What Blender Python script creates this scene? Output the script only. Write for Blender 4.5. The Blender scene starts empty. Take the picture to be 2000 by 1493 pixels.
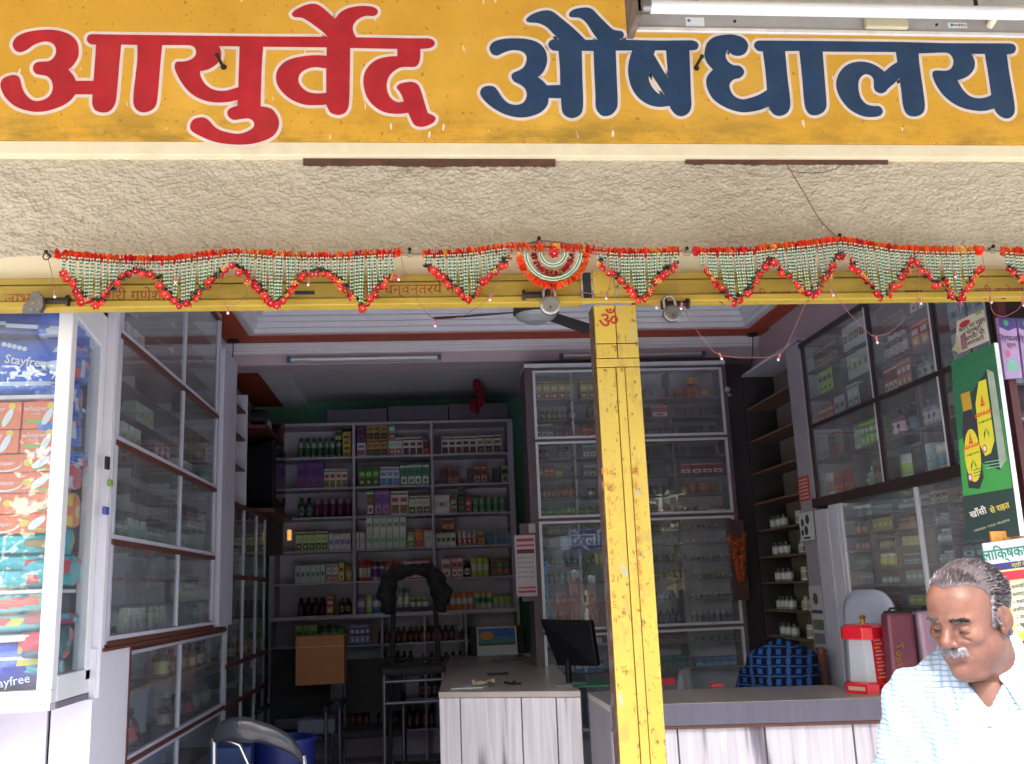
import bpy, math, random
import numpy as np
from mathutils import Vector, Matrix
random.seed(7); rng = np.random.RandomState(7)
C = bpy.context.scene.collection
R = math.radians
# ------------------------------------------------------------------ camera, sky, sun, exposure
AX_R = np.array([0.99523964, -0.01935037, 0.09551761])
AX_D = np.array([-0.089268, 0.212271, 0.97312499])
AX_U = np.array([-0.03910595, -0.97701924, 0.20953314])
HC = 1.6
def ray(x, y):
    v = np.array([x - 1000.0, y - 746.5, 1875.0]); return np.array([v @ AX_R, v @ AX_D, v @ AX_U])
def at(x, y, X=None, Y=None, Z=None):
    """point of the place seen in this direction, on the plane X=, Y= or Z="""
    w = ray(x, y)
    k = X / w[0] if X is not None else (Y / w[1] if Y is not None else (Z - HC) / w[2])
    return Vector((w[0] * k, w[1] * k, w[2] * k + HC))
cam_d = bpy.data.cameras.new("camera"); cam = bpy.data.objects.new("camera", cam_d); C.objects.link(cam)
cam_d.sensor_width = 36; cam_d.lens = 33.75; cam_d.clip_start = 0.05; cam_d.clip_end = 500
ex = (AX_R[0], AX_D[0], AX_U[0]); ey = (-AX_R[1], -AX_D[1], -AX_U[1]); ez = (-AX_R[2], -AX_D[2], -AX_U[2])
cam.matrix_world = Matrix(((ex[0], ey[0], ez[0], 0), (ex[1], ey[1], ez[1], 0), (ex[2], ey[2], ez[2], HC), (0, 0, 0, 1)))
S = bpy.context.scene
S.camera = cam
w = bpy.data.worlds.new("World"); S.world = w; w.use_nodes = True
SUN_EL, SUN_AZ = R(43), R(180 + 16)     # hazy sun over the street, behind the photographer
nt = w.node_tree; bg = nt.nodes["Background"]
sky = nt.nodes.new("ShaderNodeTexSky"); sky.sky_type = 'NISHITA'; sky.sun_disc = False
sky.sun_elevation = SUN_EL; sky.sun_rotation = SUN_AZ
sky.air_density = 1.2; sky.dust_density = 3.0; sky.ozone_density = 1.0
nt.links.new(sky.outputs[0], bg.inputs[0]); bg.inputs[1].default_value = 0.15
sd = bpy.data.lights.new("sun", 'SUN'); sd.energy = 1.5; sd.angle = R(10); sd.color = (1, .97, .93)
sun = bpy.data.objects.new("sun", sd); C.objects.link(sun)
sdir = -Vector((math.sin(SUN_AZ) * math.cos(SUN_EL), math.cos(SUN_AZ) * math.cos(SUN_EL), math.sin(SUN_EL)))
sun.rotation_euler = sdir.to_track_quat('-Z', 'Y').to_euler(); sun.location = (0, -5, 12)
S.view_settings.view_transform = 'Standard'; S.view_settings.look = 'None'
S.view_settings.exposure = 2.3; S.view_settings.gamma = 1; S.view_settings.use_curve_mapping = False
S.cycles.max_bounces = 8; S.cycles.transparent_max_bounces = 24; S.cycles.diffuse_bounces = 5
S.cycles.glossy_bounces = 4; S.cycles.transmission_bounces = 6
S.cycles.caustics_reflective = False; S.cycles.caustics_refractive = False
S.cycles.sample_clamp_indirect = 6

# ------------------------------------------------------------------ materials
def lin(c):
    return c / 12.92 if c <= .04045 else ((c + .055) / 1.055) ** 2.4
def hx(h):
    h = h.lstrip('#'); return tuple(lin(int(h[i:i + 2], 16) / 255) for i in (0, 2, 4))
_m = {}
def NN(nt, t, **k):
    n = nt.nodes.new(t)
    for a, b in k.items():
        if a.startswith('i_'):
            n.inputs[a[2:].replace('_', ' ')].default_value = b
        else:
            setattr(n, a, b)
    return n
def MT(col, rough=.6, metal=0., var=.12, scale=9., bump=0., bs=80., dirt=0., dcol='#4a3c2c', dscale=4., spec=.5, name=None, coat=0., stretch=(1, 1, 1), emit=0):
    key = (str(col), rough, metal, var, scale, bump, bs, dirt, dcol, dscale, spec, coat, stretch, name, emit)
    if key in _m: return _m[key]
    c = hx(col) if isinstance(col, str) else tuple(col)
    m = bpy.data.materials.new(name or ("surface_%d" % len(_m))); m.use_nodes = True; n = m.node_tree
    b = n.nodes["Principled BSDF"]; L = n.links.new
    b.inputs["Roughness"].default_value = rough; b.inputs["Metallic"].default_value = metal
    b.inputs["Specular IOR Level"].default_value = spec
    if coat: b.inputs["Coat Weight"].default_value = coat; b.inputs["Coat Roughness"].default_value = .15
    tc = NN(n, "ShaderNodeTexCoord"); mp = NN(n, "ShaderNodeMapping"); mp.inputs["Scale"].default_value = stretch
    L(tc.outputs["Object"], mp.inputs["Vector"])
    nz = NN(n, "ShaderNodeTexNoise", i_Scale=scale, i_Detail=6.0, i_Roughness=.6); L(mp.outputs[0], nz.inputs["Vector"])
    rp = NN(n, "ShaderNodeValToRGB"); L(nz.outputs["Fac"], rp.inputs[0])
    rp.color_ramp.elements[0].position = .3; rp.color_ramp.elements[1].position = .7
    rp.color_ramp.elements[0].color = tuple(x * (1 - var) for x in c) + (1,)
    rp.color_ramp.elements[1].color = tuple(min(1, x * (1 + var)) for x in c) + (1,)
    out = rp.outputs[0]
    if dirt > 0:
        n2 = NN(n, "ShaderNodeTexNoise", i_Scale=dscale, i_Detail=10.0, i_Roughness=.7); L(mp.outputs[0], n2.inputs["Vector"])
        r2 = NN(n, "ShaderNodeValToRGB"); L(n2.outputs["Fac"], r2.inputs[0])
        r2.color_ramp.elements[0].position = .5; r2.color_ramp.elements[0].color = (0, 0, 0, 1)
        r2.color_ramp.elements[1].position = .78; r2.color_ramp.elements[1].color = (dirt, dirt, dirt, 1)
        mx = NN(n, "ShaderNodeMixRGB"); L(r2.outputs[0], mx.inputs[0]); L(out, mx.inputs[1]); mx.inputs[2].default_value = hx(dcol) + (1,)
        out = mx.outputs[0]
    L(out, b.inputs["Base Color"])
    if emit:
        L(out, b.inputs["Emission Color"]); b.inputs["Emission Strength"].default_value = emit
    if bump:
        n3 = NN(n, "ShaderNodeTexNoise", i_Scale=bs, i_Detail=4.0); L(mp.outputs[0], n3.inputs["Vector"])
        bm = NN(n, "ShaderNodeBump", i_Strength=bump, i_Distance=.01); L(n3.outputs["Fac"], bm.inputs["Height"]); L(bm.outputs[0], b.inputs["Normal"])
    _m[key] = m; return m
def glass(tint=(.93, .96, .97), name="glass", rough=.0, boost=1.0, graz=.5, dust=.085):
    if name in _m: return _m[name]
    m = bpy.data.materials.new(name); m.use_nodes = True; n = m.node_tree; n.nodes.clear(); L = n.links.new
    o = NN(n, "ShaderNodeOutputMaterial"); t = NN(n, "ShaderNodeBsdfTransparent"); t.inputs[0].default_value = tint + (1,)
    g = NN(n, "ShaderNodeBsdfGlossy"); g.inputs["Roughness"].default_value = rough; g.inputs["Color"].default_value = (1, 1, 1, 1)
    ge = NN(n, "ShaderNodeNewGeometry"); dt = NN(n, "ShaderNodeVectorMath", operation='DOT_PRODUCT'); L(ge.outputs["Incoming"], dt.inputs[0]); L(ge.outputs["Normal"], dt.inputs[1])
    ab = NN(n, "ShaderNodeMath", operation='ABSOLUTE'); L(dt.outputs["Value"], ab.inputs[0]); om = NN(n, "ShaderNodeMath", operation='SUBTRACT', use_clamp=True); om.inputs[0].default_value = 1; L(ab.outputs[0], om.inputs[1])
    pw = NN(n, "ShaderNodeMath", operation='POWER'); L(om.outputs[0], pw.inputs[0]); pw.inputs[1].default_value = 5.
    mu = NN(n, "ShaderNodeMath", operation='MULTIPLY_ADD', use_clamp=True); mu.inputs[1].default_value = graz; mu.inputs[2].default_value = .04 * boost; L(pw.outputs[0], mu.inputs[0])
    dd = NN(n, "ShaderNodeBsdfDiffuse"); dd.inputs[0].default_value = (.62, .66, .72, 1); dm = NN(n, "ShaderNodeMixShader"); L(t.outputs[0], dm.inputs[1]); L(dd.outputs[0], dm.inputs[2])
    tc = NN(n, "ShaderNodeTexCoord"); nz = NN(n, "ShaderNodeTexNoise", i_Scale=3., i_Detail=6., i_Roughness=.6); L(tc.outputs["Object"], nz.inputs["Vector"]); mr = NN(n, "ShaderNodeMapRange"); L(nz.outputs["Fac"], mr.inputs[0]); mr.inputs[1].default_value = .3; mr.inputs[2].default_value = .75; mr.inputs[3].default_value = dust * .5; mr.inputs[4].default_value = dust * 1.6; L(mr.outputs[0], dm.inputs[0])
    mx = NN(n, "ShaderNodeMixShader"); L(mu.outputs[0], mx.inputs[0]); L(dm.outputs[0], mx.inputs[1]); L(g.outputs[0], mx.inputs[2]); L(mx.outputs[0], o.inputs[0])
    _m[name] = m; return m
GLASS = glass(boost=1.2)

# ------------------------------------------------------------------ mesh builder
class MB:
    def __init__(s): s.v = []; s.f = []; s.m = []; s.s = []
    def add(s, vs, fs, mi=0, sm=False):
        o = len(s.v); s.v += [tuple(p) for p in vs]
        for q in fs: s.f.append([i + o for i in q]); s.m.append(mi); s.s.append(sm)
    def box(s, x0, x1, y0, y1, z0, z1, mi=0):
        s.add([(x0, y0, z0), (x1, y0, z0), (x1, y1, z0), (x0, y1, z0), (x0, y0, z1), (x1, y0, z1), (x1, y1, z1), (x0, y1, z1)],
              [(0, 3, 2, 1), (4, 5, 6, 7), (0, 1, 5, 4), (1, 2, 6, 5), (2, 3, 7, 6), (3, 0, 4, 7)], mi); return s
    def prism(s, pts, z0, z1, mi=0):
        n = len(pts); s.add([(x, y, z0) for x, y in pts] + [(x, y, z1) for x, y in pts],
              [tuple(range(n))[::-1], tuple(range(n, 2 * n))] + [(i, (i + 1) % n, n + (i + 1) % n, n + i) for i in range(n)], mi); return s
    def hull(s, a, b, mi=0):
        """two matching loops of 3-D points joined into a closed solid"""
        n = len(a); s.add(list(a) + list(b), [tuple(range(n))[::-1], tuple(range(n, 2 * n))] + [(i, (i + 1) % n, n + (i + 1) % n, n + i) for i in range(n)], mi); return s
    def quad(s, a, b, c, d, mi=0): s.add([a, b, c, d], [(0, 1, 2, 3)], mi); return s
    def cyl(s, p, q, r0, r1=None, n=12, mi=0, caps=True):
        r1 = r0 if r1 is None else r1; p = Vector(p); q = Vector(q); ax = (q - p).normalized()
        t = ax.orthogonal().normalized(); b = ax.cross(t)
        c0 = [p + (t * math.cos(2 * math.pi * i / n) + b * math.sin(2 * math.pi * i / n)) * r0 for i in range(n)]
        c1 = [q + (t * math.cos(2 * math.pi * i / n) + b * math.sin(2 * math.pi * i / n)) * r1 for i in range(n)]
        s.add(c0 + c1, [(i, (i + 1) % n, n + (i + 1) % n, n + i) for i in range(n)], mi, True)
        if caps: s.add(c0, [tuple(range(n))[::-1]], mi); s.add(c1, [tuple(range(n))], mi)
        return s
    def tube(s, path, r, n=6, mi=0):
        P = [Vector(p) for p in path]; rings = []; t = None
        for i, p in enumerate(P):
            d = (P[min(i + 1, len(P) - 1)] - P[max(i - 1, 0)]).normalized()
            t = d.orthogonal().normalized() if t is None else (t - d * t.dot(d)).normalized()
            b = d.cross(t); rings += [p + (t * math.cos(2 * math.pi * k / n) + b * math.sin(2 * math.pi * k / n)) * r for k in range(n)]
        fs = [(i * n + k, i * n + (k + 1) % n, (i + 1) * n + (k + 1) % n, (i + 1) * n + k) for i in range(len(P) - 1) for k in range(n)]
        s.add(rings, fs, mi, True); s.add(rings[:n], [tuple(range(n))[::-1]], mi); s.add(rings[-n:], [tuple(range(n))], mi); return s
    def lathe(s, prof, c=(0, 0, 0), n=12, mi=0, mis=None):
        """prof: list of (radius, z); mis: material index per segment"""
        for k in range(len(prof) - 1):
            (r0, z0), (r1, z1) = prof[k], prof[k + 1]
            a = [(c[0] + r0 * math.cos(2 * math.pi * i / n), c[1] + r0 * math.sin(2 * math.pi * i / n), c[2] + z0) for i in range(n)]
            b = [(c[0] + r1 * math.cos(2 * math.pi * i / n), c[1] + r1 * math.sin(2 * math.pi * i / n), c[2] + z1) for i in range(n)]
            s.add(a + b, [(i, (i + 1) % n, n + (i + 1) % n, n + i) for i in range(n)], mis[k] if mis else mi, True)
        return s
    def ball(s, c, r, n=8, mi=0, sc=(1, 1, 1)):
        m = n // 2 + 1; vs = []
        for j in range(m + 1):
            th = math.pi * j / m
            for i in range(n):
                a = 2 * math.pi * i / n; vs.append((c[0] + r * sc[0] * math.sin(th) * math.cos(a), c[1] + r * sc[1] * math.sin(th) * math.sin(a), c[2] + r * sc[2] * math.cos(th)))
        s.add(vs, [(j * n + i, (j + 1) * n + i, (j + 1) * n + (i + 1) % n, j * n + (i + 1) % n) for j in range(m) for i in range(n)], mi, True); return s
    def mesh(s, name, mats):
        me = bpy.data.meshes.new(name); me.from_pydata(s.v, [], s.f)
        for m in mats: me.materials.append(m)
        me.polygons.foreach_set("material_index", s.m); me.polygons.foreach_set("use_smooth", s.s); me.update(); return me
    def build(s, name, mats, parent=None, bevel=0, origin=None):
        if not isinstance(mats, (list, tuple)): mats = [mats]
        off = WL.get(parent.name, Vector((0, 0, 0))) if parent else (Vector(origin) if origin is not None else s.base())
        s.v = [(x - off[0], y - off[1], z - off[2]) for x, y, z in s.v]
        o = link(name, s.mesh(name, mats), parent); 
        if not parent: o.location = off
        WL[o.name] = Vector(off)
        if bevel: b = o.modifiers.new("bevel", 'BEVEL'); b.width = bevel; b.segments = 2; b.limit_method = 'ANGLE'
        return o
    def base(s):
        a = np.array(s.v); return Vector(((a[:, 0].min() + a[:, 0].max()) / 2, (a[:, 1].min() + a[:, 1].max()) / 2, a[:, 2].min()))
WL = {}
def link(name, data, parent=None):
    o = bpy.data.objects.new(name, data); C.objects.link(o)
    if parent: o.parent = parent
    return o
def thing(name, label, cat, loc=(0, 0, 0), group=None):
    o = bpy.data.objects.new(name, None); C.objects.link(o); o.location = loc; o.empty_display_size = .05
    WL[o.name] = Vector(loc); tag(o, label, cat, group); return o
def tag(o, label=None, cat=None, group=None, kind=None):
    if label: o['label'] = label
    if cat: o['category'] = cat
    if group: o['group'] = group
    if kind: o['kind'] = kind
    return o
def struct(name, mb, m, bevel=0): return tag(mb.build(name, m, bevel=bevel, origin=(0, 0, 0)), kind='structure')
def copytree(o, loc=None, parent=None, rot=None):
    c = o.copy(); C.objects.link(c)
    if parent: c.parent = parent
    if loc is not None: c.location = loc
    if rot is not None: c.rotation_euler = rot
    for ch in list(o.children): copytree(ch, None, c)
    return c
def text(s, size, mat, parent, M, name="lettering", ext=.0004, align='CENTER', sx=1., bold=0.):
    cu = bpy.data.curves.new(name, 'FONT'); cu.body = s; cu.size = size; cu.align_x = align; cu.align_y = 'CENTER'; cu.extrude = ext; cu.resolution_u = 2; cu.offset = bold
    t = bpy.data.objects.new(name, cu); C.objects.link(t); dg = bpy.context.evaluated_depsgraph_get()
    me = bpy.data.meshes.new_from_object(t.evaluated_get(dg)); bpy.data.objects.remove(t); bpy.data.curves.remove(cu)
    me.materials.clear(); me.materials.append(mat)
    me.transform(M @ Matrix.Diagonal((sx, 1, 1, 1)))
    off = WL.get(parent.name, Vector((0, 0, 0))) if parent else Vector((0, 0, 0))
    me.transform(Matrix.Translation(-off)); o = link(name, me, parent); WL[o.name] = off; return o
def FR(loc, xdir, zdir):
    """frame whose x runs along xdir, whose y runs along zdir (text up), at loc"""
    x = Vector(xdir).normalized(); y = Vector(zdir); y = (y - x * y.dot(x)).normalized(); z = x.cross(y)
    return Matrix(((x[0], y[0], z[0], loc[0]), (x[1], y[1], z[1], loc[1]), (x[2], y[2], z[2], loc[2]), (0, 0, 0, 1)))
FRONT = lambda p: FR(p, (1, 0, 0), (0, 0, 1))     # text facing the street (-Y)
def blur(n, m, s, seed=0, sy=None):
    r = np.random.RandomState(seed).randn(n, m); sy = s if sy is None else sy
    f = np.fft.fft2(r); ky = np.fft.fftfreq(n)[:, None]; kx = np.fft.fftfreq(m)[None]
    g = np.real(np.fft.ifft2(f * np.exp(-2 * (math.pi ** 2) * ((ky * s) ** 2 + (kx * sy) ** 2)))); return g / g.std()
def fill_mesh(loops, z=0):
    """triangulated flat fill of closed 2-D loops (holes by even-odd)"""
    cu = bpy.data.curves.new("f", 'CURVE'); cu.dimensions = '2D'; cu.fill_mode = 'BOTH'
    for lp in loops:
        sp = cu.splines.new('POLY'); sp.points.add(len(lp) - 1); sp.use_cyclic_u = True
        for i, (x, y) in enumerate(lp): sp.points[i].co = (x, y, 0, 1)
    o = bpy.data.objects.new("f", cu); C.objects.link(o); dg = bpy.context.evaluated_depsgraph_get()
    me = bpy.data.meshes.new_from_object(o.evaluated_get(dg)); bpy.data.objects.remove(o); bpy.data.curves.remove(cu); return me
# ------------------------------------------------------------------ setting: ground, floor, walls, ceiling
FY = 3.4            # the front wall's plane
m_road = MT('#8a857c', .9, var=.2, scale=3, bump=.4, bs=60, dirt=.4, dcol='#5c564c')
m_pave = MT('#cfcdce', .85, var=.12, scale=5, bump=.3, bs=40, dirt=.4, dcol='#7d7263')
struct('ground', MB().quad((-60, -60, -.15), (60, -60, -.15), (60, 30, -.15), (-60, 30, -.15)), MT('#9a8f78', .95, var=.2, scale=.6, bump=.3, bs=10))
struct('road', MB().quad((-60, -9, -.146), (60, -9, -.146), (60, -2, -.146), (-60, -2, -.146)), m_road)
pv = MB().box(-9, 9, -1.6, 3.3, -.15, -.01)
struct('pavement', pv, m_pave)
struct('doorstep', MB().box(-3.2, 3.2, 3.3, 3.75, -.15, .06), m_pave, .01)
floor_o = struct('floor', MB().box(-1.7, 2.75, 3.75, 9.65, -.15, .05), MT('#a6a6b4', .35, var=.1, scale=3, dirt=.3, dcol='#3a332c'))
# floor tiles with open joints
mt = MT('#b4b4c0', .3, var=.1, scale=4, dirt=.25, dcol='#463e35'); tb = MB().box(-.295, .295, -.295, .295, 0, .012)
tme = tb.mesh('tile', [mt])
for i in range(7):
    for j in range(9):
        o = link('tile', tme, floor_o); o.location = (-1.38 + .6 * i, 4.08 + .6 * j, .05)
m_lilac = MT('#c9c2d4', .8, var=.05, scale=2, dirt=.15, dcol='#6f6878', bump=.05)
m_green = MT('#86d4b6', .8, var=.06, scale=2, dirt=.2, dcol='#3f6f60')
m_white = MT('#c9c8cf', .6, var=.04, scale=3, dirt=.12, dcol='#77747c')
struct('wall_left', MB().box(-1.85, -1.65, 3.55, 9.65, -.15, 4.0), m_lilac)
struct('wall_right', MB().box(2.72, 2.9, 3.55, 9.65, -.15, 4.0), MT('#cbbac4', .8, var=.05, scale=2, dirt=.15, dcol='#6f6878'))
struct('wall_back', MB().box(-1.65, 2.72, 9.6, 9.8, -.15, 4.0), m_green)
m_ceil = MT('#dadbe6', .85, var=.04, scale=2)
# suspended ceiling: flat border round a raised tray
TX0, TX1, TY0, TY1 = -1.24, 2.54, 3.9, 7.0
cb = MB()
for a in ((-1.65, TX0, 3.55, 7.3), (TX1, 2.72, 3.55, 7.3), (TX0, TX1, TY1, 7.3), (TX0, TX1, 3.55, TY0)): cb.box(a[0], a[1], a[2], a[3], 3.5, 3.6)
cb.box(-1.65, 2.72, 7.3, 9.6, 3.502, 3.6)
cb.box(TX0 - .1, TX1 + .1, TY0 - .1, TY1 + .1, 3.78, 3.88)
ceil_o = struct('ceiling', cb, m_ceil)
m_mold = MT('#ecedf6', .6, var=.03)
def ring(z0, z1, g, name, m, dep=.02):
    """four lengths of moulding round the tray, g inside its edge"""
    for (x0, x1, y0, y1) in ((TX0 + g, TX1 - g, TY1 - g - dep, TY1 - g), (TX0 + g, TX1 - g, TY0 + g, TY0 + g + dep), (TX0 + g, TX0 + g + dep, TY0 + g + dep, TY1 - g - dep), (TX1 - g - dep, TX1 - g, TY0 + g + dep, TY1 - g - dep)):
        MB().box(x0, x1, y0, y1, z0, z1).build(name, m, ceil_o, bevel=.004)
for k in range(7): ring(3.5 + .0 + k * .04, 3.5 + .038 + k * .04, .0 + k * .022, 'moulding', m_mold, .04)
m_red = MT('#c4563c', .6, var=.06)
bnd = .21
for (x0, x1, y0, y1) in ((TX0 - bnd, TX1 + bnd, TY1 + .012, TY1 + bnd), (TX0 - bnd, TX0 - .012, TY0, TY1 + .01), (TX1 + .012, TX1 + .16, TY0, TY1 + .01)):
    MB().box(x0, x1, y0, y1, 3.492, 3.4995).build('red_band', m_red, ceil_o)
for k in range(4):      # stepped cornice against the beam
    MB().box(-1.65, 2.72, 7.235 + .016 * k, 7.251 + .016 * k if k < 3 else 7.3, 3.49 - .022 * k, 3.4995).build('moulding', m_mold, ceil_o, bevel=.003)
struct('beam', MB().box(-1.65, 2.72, 7.3, 7.55, 3.34, 3.5), MT('#c9bcc8', .8, var=.05, scale=2, dirt=.1, dcol='#8f7a5c'))
MB().box(-1.648, -1.35, 7.56, 9.59, 3.46, 3.501).build('red_band', MT('#a8492f', .6, var=.06), ceil_o)
MB().box(-1.35, -1.12, 7.56, 9.59, 3.44, 3.501).build('moulding', m_mold, ceil_o, bevel=.01)
tag(MB().box(1.02, 1.34, 9.3, 9.598, .05, 2.6).build('doorway_curtain', MT('#4a2a2c', .9, var=.2)), 'dark maroon curtain closing the back doorway right of the white rack', 'curtain')

struct('sun_stop_roof', MB().box(-3.3, 3.5, 3.32, 9.95, 4.0, 4.16), MT('#9a958c', .9, var=.1))  # unseen slab, added to stop sun leaking in above the ceiling
# ------------------------------------------------------------------ front of the shop: beam, plaster, cream band, piers
m_cream = MT('#ece0bd', .75, var=.05, scale=4, dirt=.25, dcol='#a89468', bump=.08, bs=60)
XL, XR = -3.2, 3.4
fw = MB()
fw.box(XL, -1.75, FY, FY + .15, -.15, 2.73); fw.box(2.75, XR, FY, FY + .15, -.15, 2.73)
fw.box(XL, XR, FY + .012, FY + .15, 2.73, 3.998); fw.box(XL, -1.86, 3.56, 9.8, 3.3, 3.998); fw.box(2.91, XR, 3.56, 9.8, 3.3, 3.998)
facade = struct('front_wall', fw, MT('#cbb892', .85, var=.06, scale=5, bump=.2))
# trowelled rough plaster as real relief
nx, nz = 2500, 212
H = np.tanh(1.1 * blur(nz, nx, 1.4, 3, 1.6)) * .42 + .30 * np.tanh(blur(nz, nx, 1.0, 5)) + .35 * blur(nz, nx, 5, 11, 6) + .2 * blur(nz, nx, 14, 12, 18); pit = blur(nz, nx, 1.3, 21, 1.6); H += .75 * np.clip(pit - 1.0, 0, 1.2)
x = np.linspace(XL, XR, nx); z = np.linspace(2.70, 3.26, nz)
lowedge = 2.816 + .006 * np.interp(x, np.linspace(XL, XR, 60), np.random.RandomState(5).randn(60))
ZZ = np.linspace(0, 1, nz)[:, None] * (3.26 - lowedge)[None] + lowedge[None]
XX = np.repeat(x[None], nz, 0); YY = FY - .007 + .0050 * H
YY[0] = FY + .01
vs = np.stack([XX, YY, ZZ], -1).reshape(-1, 3)
idx = np.arange(nz * nx).reshape(nz, nx)
fs = np.stack([idx[:-1, :-1], idx[:-1, 1:], idx[1:, 1:], idx[1:, :-1]], -1).reshape(-1, 4)
me = bpy.data.meshes.new('rough_plaster'); me.vertices.add(len(vs)); me.vertices.foreach_set('co', vs.ravel())
me.loops.add(fs.size); me.loops.foreach_set('vertex_index', fs.ravel()); me.polygons.add(len(fs)); me.polygons.foreach_set('loop_start', np.arange(0, fs.size, 4)); me.polygons.foreach_set('use_smooth', np.ones(len(fs), bool)); me.update(); me.validate()
me.materials.append(MT('#c6bda8', .9, var=.10, scale=2.2, bump=.3, bs=220, dirt=.45, dcol='#a3957a', dscale=1.6)); link('rough_plaster', me, facade)
MB().box(XL, XR, FY - .004, FY + .012, 2.73, 2.83).build('cream_band', m_cream, facade)
# dark openings of the old shutter boxes under the sign
m_rust = MT('#5b3d2f', .8, var=.3, scale=12, dirt=.5, dcol='#2f201a')
for a, b in ((592, 1085), (1340, 1735)):
    p = at(a, 320, Y=FY - .02); q = at(b, 320, Y=FY - .02); MB().box(p.x, q.x, FY - .022, FY + .01, 3.172 if a < 1000 else 3.182, 3.2).build('steel_plate', m_rust, facade)
# ------------------------------------------------------------------ painted sign
def sign_paint():
    m = bpy.data.materials.new('yellow_sign_paint'); m.use_nodes = True; n = m.node_tree; b = n.nodes["Principled BSDF"]; L = n.links.new
    b.inputs["Roughness"].default_value = .55; b.inputs["Specular IOR Level"].default_value = .3
    tc = NN(n, "ShaderNodeTexCoord")
    def ramp(src, p0, p1, c0, c1):
        r = NN(n, "ShaderNodeValToRGB"); L(src, r.inputs[0]); e = r.color_ramp.elements
        e[0].position = p0; e[1].position = p1; e[0].color = c0 + (1,); e[1].color = c1 + (1,); return r.outputs[0]
    def noise(s, st=(1, 1, 1), d=8., ro=.6):
        mp = NN(n, "ShaderNodeMapping"); mp.inputs["Scale"].default_value = st; L(tc.outputs["Object"], mp.inputs[0])
        z = NN(n, "ShaderNodeTexNoise", i_Scale=s, i_Detail=d, i_Roughness=ro); L(mp.outputs[0], z.inputs["Vector"]); return z.outputs["Fac"]
    def mix(f, a, c): x = NN(n, "ShaderNodeMixRGB"); L(f, x.inputs[0]); L(a, x.inputs[1]); x.inputs[2].default_value = c + (1,); return x.outputs[0]
    K, W = (0., 0., 0.), (1., 1., 1.)
    col = ramp(noise(3.2), .3, .7, hx('#dda634'), hx('#edba4a'))
    # grime gathers along the lower part of the board
    sx = NN(n, "ShaderNodeSeparateXYZ"); L(tc.outputs["Object"], sx.inputs[0])
    zr = NN(n, "ShaderNodeMapRange"); L(sx.outputs[2], zr.inputs[0]); zr.inputs[1].default_value = .02; zr.inputs[2].default_value = .16; zr.inputs[3].default_value = 1; zr.inputs[4].default_value = .12
    g = ramp(noise(2.6, (1, 1, 3), 10, .72), .44, .62, K, (.85, .85, .85)); mu = NN(n, "ShaderNodeMath", operation='MULTIPLY'); L(g, mu.inputs[0]); L(zr.outputs[0], mu.inputs[1])
    col = mix(mu.outputs[0], col, hx('#9c8138'))
    col = mix(ramp(noise(1.3, (1, 1, 1), 3), .55, .8, K, (.4, .4, .4)), col, hx('#dfae55'))
    col = mix(ramp(noise(45, (1, 1, 1), 3, .5), .66, .69, K, (.6, .6, .6)), col, hx('#8a6a2c'))
    col = mix(ramp(noise(30, (1, 1, .3), 2, .5), .70, .72, K, W), col, hx('#efe6cf'))
    L(col, b.inputs["Base Color"])
    bm = NN(n, "ShaderNodeBump", i_Strength=.35, i_Distance=.004); L(noise(70, (1, 1, 1), 4), bm.inputs["Height"]); L(bm.outputs[0], b.inputs["Normal"]); return m
SYF = FY - .05
sg = thing('painted_sign', 'long yellow hand-painted sign board with red and blue Devanagari words over the shop front', 'sign', (0, SYF, 3.25))
MB().box(XL, XR, SYF, FY + .01, 3.252, 3.87).build('sign_panel', sign_paint(), sg)
MB().box(XL, XR, SYF + .004, FY + .011, 3.197, 3.2515).build('cream_edge', MT('#f0e6c4', .7, var=.05, dirt=.25, dcol='#b59b62'), sg, bevel=.004)
MB().box(XL, XR, SYF - .004, FY + .011, 3.8705, 3.91).build('top_edge', MT('#a9a9a2', .8, var=.1, dirt=.5, dcol='#5f594c'), sg)
CR = {'A': (0, 40, 7.464), 'B': (160, 40, 5.), 'C': (500, 0, 5.263), 'D': (920, 0, 5.972), 'E': (1180, 50, 6.667), 'F': (1440, 50, 6.667), 'G': (1720, 50, 7.143)}
def trace(txt):
    P = []; c = None; k = 1
    for t in txt.split():
        if t in CR: c = CR[t]; continue
        sh = t.endswith('*'); a, b = t.rstrip('*').split(','); P.append((c[0] + float(a) / c[2], c[1] + float(b) / c[2], sh))
    n = len(P); out = []
    for i in range(n):
        p0, p1, p2, p3 = P[i - 1], P[i], P[(i + 1) % n], P[(i + 2) % n]
        m1 = ((p2[0] - p0[0]) / 2, (p2[1] - p0[1]) / 2) if not p1[2] else (p2[0] - p1[0], p2[1] - p1[1])
        m2 = ((p3[0] - p1[0]) / 2, (p3[1] - p1[1]) / 2) if not p2[2] else (p2[0] - p1[0], p2[1] - p1[1])
        d = math.hypot(p2[0] - p1[0], p2[1] - p1[1]); a1 = math.hypot(*m1) or 1; a2 = math.hypot(*m2) or 1
        m1 = (m1[0] * min(1, 1.2 * d / a1), m1[1] * min(1, 1.2 * d / a1)); m2 = (m2[0] * min(1, 1.2 * d / a2), m2[1] * min(1, 1.2 * d / a2))
        N = 1 if (p1[2] and p2[2]) else max(2, min(7, int(d / 4)))
        for s in range(N):
            t = s / N; h1 = 2 * t ** 3 - 3 * t * t + 1; h2 = t ** 3 - 2 * t * t + t; h3 = -2 * t ** 3 + 3 * t * t; h4 = t ** 3 - t * t
            q = at(h1 * p1[0] + h2 * m1[0] + h3 * p2[0] + h4 * m2[0], h1 * p1[1] + h2 * m1[1] + h3 * p2[1] + h4 * m2[1], Y=SYF); out.append((q.x, q.z))
    return out
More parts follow.
